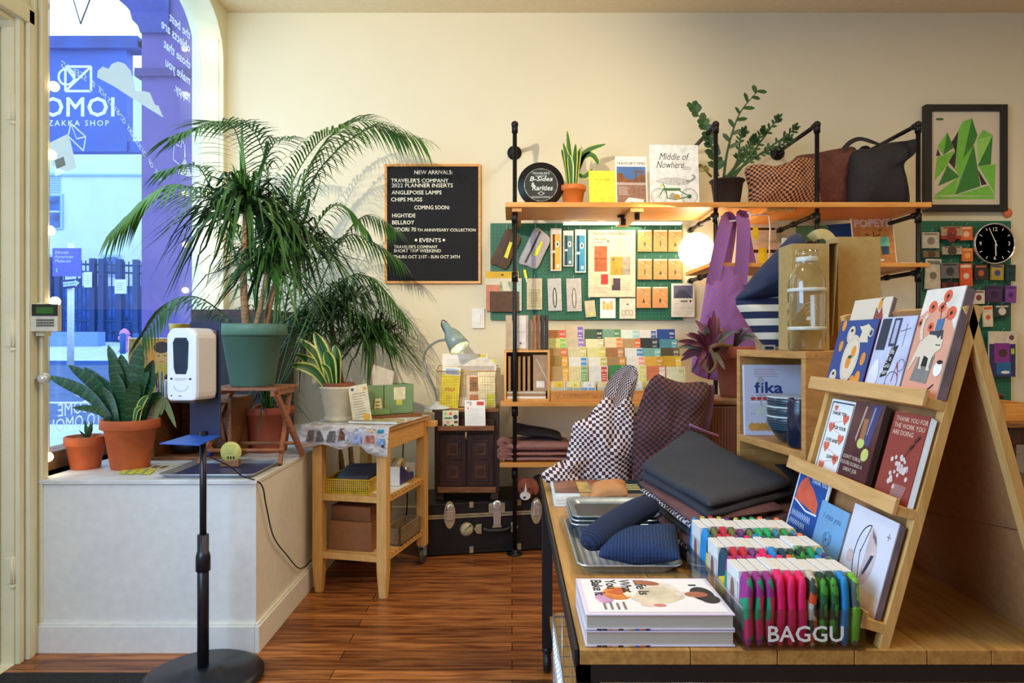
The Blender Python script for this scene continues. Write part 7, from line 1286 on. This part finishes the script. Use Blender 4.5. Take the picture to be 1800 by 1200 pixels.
def blue(g, w, h):
    for x, z, r_ in ((-.38, .92, .009), (-.32, .6, .009), (.36, .42, .010), (.22, .07, .011), (.34, .14, .011)): g.disc(w*x, h*z, r_, OR2, r_*1.5)
    g.disc(-w*.12, h*.78, .017, CRM, .02).disc(-w*.12, h*.84, .005, INK, .004).ring(-w*.12, h*.77, .013, .0008, INK); g.disc(-w*.33, h*.12, .016, CRM, .019).ring(-w*.33, h*.11, .012, .0008, INK).disc(-w*.33, h*.175, .005, INK, .004)
    g.poly([(w*.12, h*.66), (w*.38, h*.66), (w*.34, h*.74), (w*.4, h*.86), (w*.28, h*.93), (w*.14, h*.9), (w*.06, h*.9), (w*.16, h*.82)], CRM).ring(w*.4, h*.8, .008, .003, CRM); g.disc(w*.02, h*.42, .036, CRM, .055).ring(w*.02, h*.42, .031, .0008, INK, .049).disc(0, h*.36, .011, OR2, .017).disc(w*.08, h*.52, .010, OR2, .014).disc(w*.02, h*.44, .009, GL, .004).rect(-w*.12, h*.06+.022, w*.14, h*.06+.032, CRM)
def bike(g, w, h):
    LV = mat((176, 178, 204), .6); g.rect(-w*.45, h*.55, -w*.18, h*.98, mat((50, 54, 70), .6)).rect(-w*.1, h*.6, w*.12, h*.98, mat((60, 64, 82), .6)).rect(-w*.05, h*.64, w*.06, h*.95, LV); g.poly([(-w*.1, h*.18), (w*.08, h*.22), (w*.2, h*.62), (w*.02, h*.58)], INK); [g.text(s_, .017, w*(.02+i*-.015)+.003, h*(.5-.09*i), PAPER, bold=0) for i, s_ in enumerate(('Life', 'To', 'Go', 'Here'))]
    g.ring(w*.25, h*.14, .021, .0015, INK).ring(w*.4, h*.36, .012, .001, INK).line([(w*.25, h*.14), (w*.3, h*.4), (w*.4, h*.2)], .002, mat((180, 60, 60), .6)); g.disc(-w*.3, h*.2, .018, mat((226, 226, 232), .6), .03).disc(-w*.3, h*.36, .01, mat((226, 226, 232), .6)); g.line([(w*.3, h*.6), (w*.3, h*.9)], .001, INK).line([(w*.15, h*.8), (w*.42, h*.84)], .001, INK)
def bigcat(g, w, h):
    PE = mat((226, 158, 128), .6, n=.02); g.poly([(-w*.5, 0), (w*.5, 0), (w*.5, h*.6), (w*.2, h*.82), (-w*.2, h*.84), (-w*.5, h*.74)], PE); OF = mat((226, 96, 60), .6, n=.04)
    for x, z, r_ in ((.12, .92, .012), (-.2, .83, .012), (.05, .82, .010), (.32, .76, .013), (-.12, .64, .009), (-.42, .68, .008)): g.disc(w*x, h*z, r_, OF).disc(w*x, h*z, .004, INK)
    g.line([(w*.1, h*.68), (w*.05, h*.8), (w*.12, h*.9)], .0015, INK).line([(w*.12, h*.7), (w*.28, h*.74)], .0015, INK).rect(w*.02, h*.61, w*.2, h*.71, mat((70, 110, 150), .6, n=.1)); g.poly([(-w*.08, h*.48), (w*.3, h*.46), (w*.24, h*.61), (-w*.1, h*.6)], mat((56, 60, 72), .6)); g.poly([(-w*.3, h*.14), (w*.16, h*.12), (w*.2, h*.38), (-w*.2, h*.4)], mat((130, 126, 118), .6)); g.poly([(-w*.17, h*.28), (w*.13, h*.27), (w*.16, h*.36), (-w*.13, h*.37)], INK)
    g.poly([(-w*.28, h*.5), (-w*.1, h*.57), (w*.1, h*.56), (w*.16, h*.53), (w*.22, h*.56), (w*.24, h*.52), (w*.3, h*.53), (w*.3, h*.44), (w*.18, h*.4), (w*.14, h*.36), (w*.12, h*.27), (w*.15, h*.24), (w*.06, h*.24), (w*.05, h*.35), (-w*.08, h*.38), (-w*.1, h*.28), (-w*.07, h*.25), (-w*.15, h*.25), (-w*.17, h*.36), (-w*.28, h*.36), (-w*.4, h*.24), (-w*.44, h*.24), (-w*.36, h*.38)], CRM); g.line([(-w*.27, h*.52), (-w*.34, h*.62), (-w*.33, h*.72), (-w*.26, h*.76)], .009, CRM); g.line([(w*.14, h*.475), (w*.27, h*.47)], .0018, INK)
    g.disc(w*.36, h*.26, .012, PAPER, .014).disc(w*.37, h*.32, .008, INK, .004).line([(w*.22, h*.06), (w*.36, h*.12)], .003, INK)
GRYS = mat((124, 100, 96), .35, n=.1)
ecard('greeting_card', 'cream card with a brown cat balancing an orange, back of the top ledge', 0, 1.60, 1.44, .205, CRM, cat1, 4, off=.0, sleeve=GRYS)
ecard('greeting_card', 'blue card with oranges, jugs and vases, left on the top ledge', 0, dd(1439), dd(1500), .155, NVY, blue, 1, off=.012)
ecard('greeting_card', 'pale blue sketch card with a bicycle, middle of the top ledge', 0, dd(1502), dd(1561)+.002, .158, mat((196, 198, 222), .6), bike, 5, sleeve=GRYS)
ecard('greeting_card', 'pink card of a white cat walking over a laptop, top ledge right', 0, dd(1563)-.002, 1.205, .208, mat((232, 218, 200), .6), bigcat, 7, off=-.004, sleeve=GRYS)
def heart(g, x, z, s_, m): g.poly([(x+s_*a, z+s_*b_) for a, b_ in ((0, -.9), (.6, -.3), (1, .3), (.85, .75), (.5, .85), (.15, .7), (0, .4), (-.15, .7), (-.5, .85), (-.85, .75), (-1, .3), (-.6, -.3))], m)
def hearts(g, w, h):
    g.line([(-w*.43, h*.04), (w*.43, h*.04), (w*.43, h*.96), (-w*.43, h*.96), (-w*.43, h*.04)], .003, mat((40, 50, 80), .6)); HC_ = mat((230, 110, 84), .6)
    for i in range(7): sx = 1 if i % 2 else -1; heart(g, sx*w*.24, h*(.88-.135*i), .0135 if i else .008, HC_); g.line([(sx*w*.3, h*(.88-.135*i)), (-sx*w*.3, h*(.8-.135*i))], .0008, HC_) if i < 6 else 0
    for s_, x, z in (('THANK YOU', -.05, .79), ('FOR YOUR', .1, .6), ('LOVE AND', -.08, .42), ('SUPPORT', .1, .2)): g.text(s_, .0115, w*x, h*z, INK, bold=.006)
def socks(g, w, h):
    g.poly([(w*.1, h*.98), (w*.42, h*.98), (w*.3, h*.48), (w*.08, h*.5)], mat((70, 66, 110), .6)); g.disc(w*.02, h*.5, .014, mat((206, 206, 110), .6), .011).disc(w*.25, h*.38, .014, mat((206, 206, 110), .6), .013).rect(-w*.06, h*.55, w*.1, h*.8, mat((170, 110, 70), .6)); [g.text(s_, .011, -w*.1, h*(.28-.075*i), CRM, bold=0) for i, s_ in enumerate(("DON'T FORGET", "YOU'RE DOING A", 'GREAT JOB'))]
    g.poly([(-w*.1, h*.95), (-w*.04, h*.95), (-w*.16, h*.5), (-w*.2, h*.55)], mat((190, 160, 150), .3)).poly([(w*.2, h*.95), (w*.24, h*.95), (w*.16, h*.6), (w*.14, h*.62)], mat((190, 180, 170), .3))
def thanks(g, w, h):
    fitm = mat((230, 190, 160), .6); [g.text(s_, .0125, -w*.42, h*(.9-.08*i), fitm, 'LEFT', bold=.01) for i, s_ in enumerate(('THANK YOU FOR', 'THE WORK YOU', 'ARE DOING'))]; WB = mat((222, 196, 186), .6)
    for i in range(30): a = R.uniform(0, 6.3); r_ = R.uniform(0, 1)**.5; g.disc(w*(.02+.33*r_*math.cos(a)), h*(.34+.2*r_*math.sin(a)), R.uniform(.003, .006), WB, n=9)
    for i in range(9): x = w*(.0+.04*i); g.line([(x, h*.06), (x+w*.06, h*.2)], .0012, WB)
    g.line([(w*.1, h*.5), (w*.36, h*.75)], .0015, mat((80, 34, 30), .6)).disc(w*.34, h*.73, .009, mat((80, 34, 30), .6), .003, rot=.8).disc(w*.24, h*.64, .009, mat((80, 34, 30), .6), .003, rot=.8)
d2_ = lambda p: dd(p, .688)
ecard('greeting_card', 'white thank-you card with a garland of orange hearts, second ledge left', 1, d2_(1420), d2_(1460), .168, PAPER, hearts, 2, sleeve=PAPER)
ecard('greeting_card', 'glossy maroon card with yellow socks, middle of the second ledge', 1, d2_(1463), d2_(1511)+.0, .172, mat((92, 50, 52), .15), socks, 5, sleeve=mat((70, 46, 40), .4))
ecard('greeting_card', 'rust red thank-you card with white flowers, second ledge right', 1, d2_(1528), 1.205, .165, mat((150, 58, 44), .6, n=.02), thanks, 5, sleeve=PAPER)
def grape(g, w, h):
    g.rect(-w*.46, h*.02, w*.46, h*.97, mat((30, 78, 150), .6)); RO = mat((226, 96, 66), .6, n=.08); g.poly([(-w*.42, h*.62), (w*.32, h*.56), (w*.3, h*.68), (w*.1, h*.8), (-w*.08, h*.86), (-w*.2, h*.93), (-w*.36, h*.84), (-w*.42, h*.74)], RO).line([(-w*.44, h*.62), (0, h*.54), (w*.34, h*.55)], .004, PAPER); g.text('THANK YOU', .013, w*.2, h*.88, PAPER, bold=.01); [g.line([(-w*.42+i*.009, h*.42), (-w*.39+i*.009, h*.5), (-w*.36+i*.009, h*.42)], .002, mat((190, 210, 240), .6)) for i in range(11)]; [g.line([(-w*.42+i*.009, h*.33), (-w*.38+i*.009, h*.4), (-w*.36+i*.009, h*.33)], .002, mat((190, 210, 240), .6)) for i in range(9)]
    g.disc(-w*.3, h*.15, .022, RO).disc(-w*.02, h*.13, .016, PAPER).disc(-w*.02, h*.13, .014, RO).disc(w*.3, h*.18, .022, RO)
def dog(g, w, h):
    IK = mat((60, 96, 130), .6); g.text('I miss you', .019, -.002, h*.78, IK, bold=-.004, shear=.3); g.ring(0, h*.52, .012, .001, IK, .015).disc(-.003, h*.51, .0025, INK).ring(.011, h*.53, .005, .001, IK, .01).ring(-.012, h*.53, .005, .001, IK, .01)
def moon(g, w, h):
    g.poly([(.0, h*.52-.056)]+[(.036*math.cos(a), h*.52+.057*math.sin(a)) for a in [-PI/2+PI*k/12 for k in range(1, 12)]]+[(.0, h*.52+.056)], mat((206, 180, 176), .6, n=.15)).poly([(.006, h*.34), (.012, h*.44), (.02, h*.56), (.03, h*.57), (.026, h*.5), (.018, h*.4), (.01, h*.32)], mat((50, 52, 74), .6)).poly([(.006, h*.82), (.022, h*.76), (.03, h*.68), (.012, h*.74)], mat((120, 104, 110), .6)); g.disc(-w*.3, h*.44, .013, mat((222, 186, 178), .6)); g.ring(0, h*.52, .036, .0022, INK, .058, a0=PI/2, a1=3*PI/2).line([(0, h*.52+.058), (-.013, h*.6), (-.017, h*.52), (-.012, h*.4), (0, h*.52-.058)], .0018, INK); g.line([(-.02, h*.54), (-.016, h*.56)], .001, INK).line([(w*.38, h*.78), (w*.38, h*.86)], .001, INK).line([(w*.34, h*.82), (w*.43, h*.82)], .001, INK); g.rect(-w*.48, h*.01, w*.48, h*.2, mat((226, 202, 176), .6, n=.04))
d3 = lambda p: dd(p, .66)
ecard('greeting_card', 'blue and orange grapefruit thank-you card on the bottom ledge', 2, d3(1300)-.0 if 0 else 1.65, 1.492, .198, PAPER, grape, 2, sleeve=PAPER)
ecard('greeting_card', 'sky blue card with a faint dog drawing on the bottom ledge', 2, 1.50, 1.378, .15, mat((120, 168, 206), .6, n=.03), dog, 4, sleeve=KRAFT)
ecard('greeting_card', 'white card with a black crescent moon drawing on the bottom ledge', 2, 1.366, 1.21, .175, mat((226, 220, 226), .55, n=.01), moon, 5, sleeve=GRYS)
# ================================================================ shelf box behind the stand
SP = V((.745, 1.76, 0)); SBd = V((.70, 2.10, 0))-SP; SR = math.atan2(SBd.y, SBd.x); SL = SBd.length; SM = MX.Translation((SP.x, SP.y, TZT)) @ MX.Rotation(SR, 4, 'Z') @ MX.Diagonal((1, -1, 1, 1))
# local: x along the open face (near -> far), y into the box (away from the aisle), z up
t = thing('shelf_box', 'two-tier oak display box holding the bowls, beside the card stand', 'shelf', M=MX.Translation((SP.x, SP.y, TZT)) @ MX.Rotation(SR, 4, 'Z')); DW = .22; w = .02
OAK = wood((206, 150, 84), (178, 122, 62), st=(3, 3, 10)); OAKX = wood((206, 150, 84), (178, 122, 62), st=(2, 14, 14))
for a, b_, n_, m in (((-w, 0, 0), (0, -DW, .495), 'side_panel', OAK), ((SL, 0, 0), (SL+w, -DW, .495), 'side_panel', OAK), ((-w, 0, .495), (SL+w, -DW, .515), 'top_panel', OAKX), ((0, 0, .235), (SL, -DW, .257), 'shelf_panel', OAKX), ((0, -DW+.006, 0), (SL, -DW, .495), 'back_panel', OAKX)):
    lo = [min(a[i], b_[i]) for i in range(3)]; hi = [max(a[i], b_[i]) for i in range(3)]; G().box(lo, hi, m).obj(n_, t, bevel=.0015)
BOXM = MX.Translation((SP.x, SP.y, TZT)) @ MX.Rotation(SR, 4, 'Z')
def inb(x, y, z): return BOXM @ V((x, -y, z))
# things face the aisle: local -Y of the thing = +Y(local box, toward aisle); so turn by PI
def fika(g, w, h):
    RD = mat((190, 110, 100), .6); DB = mat((36, 64, 128), .6, n=0); g.scrib(-w*.36, h*.82, w*.04, h*.95, 4, RD, .2); fit(g, 'fika', -w*.36, h*.6, w*.4, .034, DB, .03); g.scrib(-w*.34, h*.555, w*.02, h*.575, 1, GREY_INK, .4); GC = mat((176, 174, 180), .6); g.rect(-w*.42, h*.46, -w*.0, h*.48, PAPER).rect(-w*.42, h*.49, -w*.0, h*.5, GC).rect(-w*.42, h*.3, w*.1, h*.31, GC).rect(-w*.28, h*.3, -w*.26, h*.78, GC).disc(-w*.27, h*.78, .01, GC)
    [g.disc(-w*.38+i*.018, h*.52, .008, mat((196, 60, 40), .6), .005) for i in range(4)]; [g.disc(-w*.3+i*.02, h*.35, .014, mat((206, 210, 200), .6), .016) for i in range(4)]; BU = mat((206, 150, 70), .6, n=.15); g.disc(-w*.1, h*.16, .024, BU, .022); [g.disc(-w*.4+i*.016, h*.12, .012, BU) for i in range(6)]
g = G(); w, h = .215, .212; g.box((-w/2, 0, 0), (w/2, .016, h), mat((206, 206, 222), .5, n=.01)); g.y = 0; fika(g, w, h)
BKM = TR((.81, 2.055, TZT+.258), 0, .06); o = g.obj('fika_book', None, 'white coffee-break cookbook standing behind the stacked bowls', 'book', M=BKM); o.name = 'hardcover_book'
BWL = mat((26, 44, 58), .2, n=.1, coat=.5)
c = inb(.15, .07, .258)
for k in range(3):
    g = G(); z = .027*k; g.lathe([(.001, z+.002), (.03, z), (.045, z+.006), (.066, z+.036), (.0745, z+.06), (.074, z+.074), (.071, z+.074), (.066, z+.05), (.05, z+.025), (.001, z+.016)], BWL, c, 40)
    o = g.obj('ribbed_bowl', None, ['lowest dark blue ribbed bowl in the stack of three', 'middle dark blue ribbed bowl in the stack of three', 'top dark blue ribbed bowl in the stack of three'][k], 'bowl', 'dark blue bowls in the shelf box')
    g = G(); [g.lathe([(r_+.0006, z+zz_-.001), (r_+.0016, z+zz_), (r_+.0006, z+zz_+.001)], mat((70, 96, 110), .3), c, 40) for r_, zz_ in ((.0745, .058), (.0744, .065), (.0725, .052), (.0705, .046), (.068, .040))]; g.lathe([(.0745, z+.071), (.075, z+.074), (.073, z+.076), (.0712, z+.074)], mat((206, 214, 210), .3), c, 40); g.obj('rim', o, lab='pale glazed rim', world=True)
g = G(); c = inb(.055, .035, .258); g.lathe([(.001, .003), (.03, 0), (.036, .006), (.037, .10), (.034, .122), (.0345, .13), (.032, .13), (.034, .1), (.03, .01)], mat((16, 28, 54), .2, coat=.5), c, 32); g.obj('mug', None, 'tall dark navy ridged mug standing in front of the bowls', 'mug')
# on top of the box: bottle, cartons, striped tote
ZBX = TZT+.5155; c = V((X(1424, 1.78), 1.80, ZBX)); t = thing('glass_bottle', 'tall clear glass bottle with engraved lines on the shelf box', 'bottle', c); HG = Z(440, 1.8)-ZBX; r = 31*1.8/F
BG = glass('bottle_glass', (.93, .93, .87, 1), 1.6); prof = [(r*.9, 0), (r, .006), (r, HG*.62), (r*.97, HG*.70), (r*.75, HG*.80), (r*.58, HG*.85), (r*.56, HG*.93), (r*.6, HG*.94), (r*.6, HG)]
g = G(); g.lathe(prof[::1], BG, c, 40); g.obj('bottle_body', t, world=True)
MK = mat((206, 204, 186), .5)
g = G(); g.lathe([(r*.575, HG*.885), (r*.585, HG*.89), (r*.585, HG*.925), (r*.575, HG*.93)], MK, c, 36); g.obj('neck_ring', t, world=True)
for f in (.22, .6): g = G(); g.lathe([(r+.0006, HG*f-.004), (r+.0012, HG*f-.003), (r+.0012, HG*f+.004), (r+.0006, HG*f+.005)], MK, c, 36); g.obj('white_band', t, world=True)
g = G(); g.y = c.y-r-.0005
for i, (a0, rr_) in enumerate(((.3, .017), (.6, .013), (1.2, .009))): g.ring(c.x-.012, c.z+HG*.42-i*.008, rr_, .0008, MK, rr_*.8, a0=-.2, a1=PI)
g.poly([(c.x-.022, c.z+HG*.3), (c.x-.004, c.z+HG*.3), (c.x-.006, c.z+HG*.335), (c.x-.02, c.z+HG*.335)], MK); g.obj('engraving', t, world=True)
CB = mat((178, 146, 86), .85, n=.04, s=50); t = thing('cardboard_carton', 'tall open cardboard carton right behind the glass bottle', 'box', (X(1430, 1.87), 1.9, ZBX)); D = 1.86; x0, x1, y1, zt_ = X(1391, D), X(1458, D), D+.09, Z(428, D)
G().box((x0, D, ZBX), (x1, y1, zt_-.0), CB).obj('body', t, world=True, bevel=.001); g = G(); g.add([(x1, D, zt_), (x1, y1, zt_), (x1+.028, y1, zt_+.004), (x1+.024, D, zt_+.002), (x1+.012, D+.01, zt_-.25), (x1+.012, y1, zt_-.25)], [(0, 1, 2, 3), (3, 2, 5, 4)], CB); g.obj('flap', t, world=True, solid=.002)
D = 1.92; g = G(); g.box((X(1473, D), D, ZBX), (X(1548, D), D+.075, Z(416, D)), CB); g.obj('cardboard_carton', None, 'upright cardboard carton standing to the right of the bottle', 'box', bevel=.001)
G().box((.99, 1.9, TZT+.001), (1.12, 2.02, ZBX-.001), KRAFT).obj('kraft_box', None, 'plain kraft box behind the card stand under the right-hand carton', 'box')
t = thing('striped_tote', 'navy tote with cream and navy striped lower half on the shelf box', 'bag', P(1350, 612, 2.04)); D = 2.04
STR = bands('tote_stripes', [(0, (226, 212, 184)), (.5, (30, 38, 66))], 'Y', 24.5, 0, .85); NVC = mat((28, 38, 66), .85, n=.08, s=50, bump=.1)
g = G(); cushion(g, [(1295, 527), (1340, 522), (1395, 516), (1412, 530), (1414, 590), (1408, 614), (1380, 616), (1350, 612), (1330, 590), (1310, 560)], D, .06, STR, .003, 2, c=(1362, 565), ws=4); g.obj('striped_body', t, world=True)
g.u and None
g = G(); cushion(g, [(1294, 528), (1310, 505), (1330, 478), (1360, 446), (1394, 412), (1412, 420), (1416, 470), (1414, 518), (1390, 522), (1340, 527)], D, .062, NVC, .006, 3, c=(1372, 485), ws=6); g.obj('navy_body', t, world=True)
g = G(); g.poly([(X(a, D-.06), Z(b_, D-.06)) for a, b_ in ((1393, 412), (1397, 410), (1430, 422), (1452, 426), (1450, 428), (1394, 430))], mat((222, 206, 176), .8)); g.v = [v+V((0, D+.02, 0)) for v in g.v]; g.obj('lining', t, world=True, solid=.002)
g = G(); strip(g, cr([P(1424, 420, 2.08), P(1436, 412, 2.06), P(1452, 412, 2.06), P(1464, 424, 2.06)], 6), .03, mat((206, 186, 120), .8), up=(0, -1, 0)); g.obj('handle', t, world=True)
g = G(); g.tube(cr([P(1370, 535, 1.975), P(1374, 520, 1.97), P(1382, 518, 1.97), P(1378, 530, 1.975)], 5), .0012, BLK, 5); g.obj('tie_cord', t, world=True)
g = G(); cushion(g, [(1386, 560), (1394, 545), (1404, 540), (1408, 580), (1400, 612), (1388, 600)], 1.985, .012, mat((120, 72, 160), .8), .002, 4); g.obj('purple_cloth', None, 'sliver of purple cloth between the striped tote and the bottle', 'cloth')
g = G(MX.Translation(P(1352, 618, 1.98)+V((0, 0, .008)))); g.box((-.018, 0, -.006), (.018, .004, .012), mat((170, 168, 150), .4)); g.box((-.012, -.001, -.001), (.012, 0, .007), INK); g.obj('key_clip', None, 'small metal clip lying at the foot of the striped tote', 'clip')
# plant on the brown woven box
t = thing('storage_chest', 'brown woven storage box on the table under the purple-leaved plant', 'box', (.83, 2.6, TZT)); WV = bands('woven_cane', [(0, (112, 64, 36)), (.5, (70, 38, 24)), (1, (112, 64, 36))], 'X', 90, .0, .7, 'Object', 1)
G().box((.725, 2.515, TZT+.0005), (.95, 2.715, 1.065), WV).obj('body', t, world=True, bevel=.01); G().box((.72, 2.51, 1.0655), (.955, 2.72, 1.09), mat((128, 92, 58), .6, n=.15)).obj('lid', t, world=True, bevel=.008)
c = V((X(1290, 2.6), 2.6, 1.091)); t = thing('potted_tradescantia', 'purple-leaved spiky plant in a terracotta pot on the woven box', 'potted plant', c); pot(t, c, .074, .19, mat((146, 72, 44), .75, n=.06), .24, .68)
PL = mat((98, 36, 56), .5, n=.2, s=6); PL2 = mat((96, 92, 82), .6, n=.2); g = G(); h0 = c+V((-.02, -.03, .19))
LV_ = [(1252+math.cos(a)*r_, 612-math.sin(a)*r_*.85) for a, r_ in [(i*.37, 34+26*((i*7) % 5)/5) for i in range(26)] if not (math.cos(a) > .75)]
for i, (px, py) in enumerate(LV_+[(1190, 600), (1196, 634), (1222, 562), (1240, 572), (1255, 545), (1262, 556), (1248, 556), (1204, 612), (1215, 655), (1230, 662), (1198, 625), (1230, 590), (1210, 585), (1222, 642), (1275, 575), (1190, 612), (1265, 585), (1245, 668)]):
    e = P(px, py, 2.45+.05*(i % 3)); b0 = P(1246+(i % 3)*6, 616, 2.48); strip(g, cr([b0, (b0+e)/2+V((0, 0, .012)), e], 6), .021, PL if i % 4 else PL2, up=(R.uniform(-.4, .4), -1, .3), taper=lance, fold=.25)
g.tube(cr([h0, P(1262, 606, 2.47), P(1248, 612, 2.46)], 5), .009, mat((110, 84, 56), .8), 7).tube(cr([P(1248, 612, 2.45), P(1258, 640, 2.44), P(1246, 655, 2.44), P(1238, 640, 2.44)], 6), .006, mat((110, 84, 56), .8), 7); g.obj('foliage', t, world=True)
g = G()
for px, py in ((1330, 590), (1335, 604), (1316, 578), (1300, 585), (1340, 596)): e = P(px, py, 2.5); b0 = c+V((0, 0, .185)); strip(g, cr([b0, (b0+e)/2+V((0, 0, .03)), e], 6), .014, PL2, up=(0, -1, .2), taper=lance)
g.obj('dry_leaves', t, world=True)
g = G(); g.box((X(1262, 2.45), 2.9, .9), (X(1262, 2.45)+.0, 2.9, .9), INK) if 0 else None
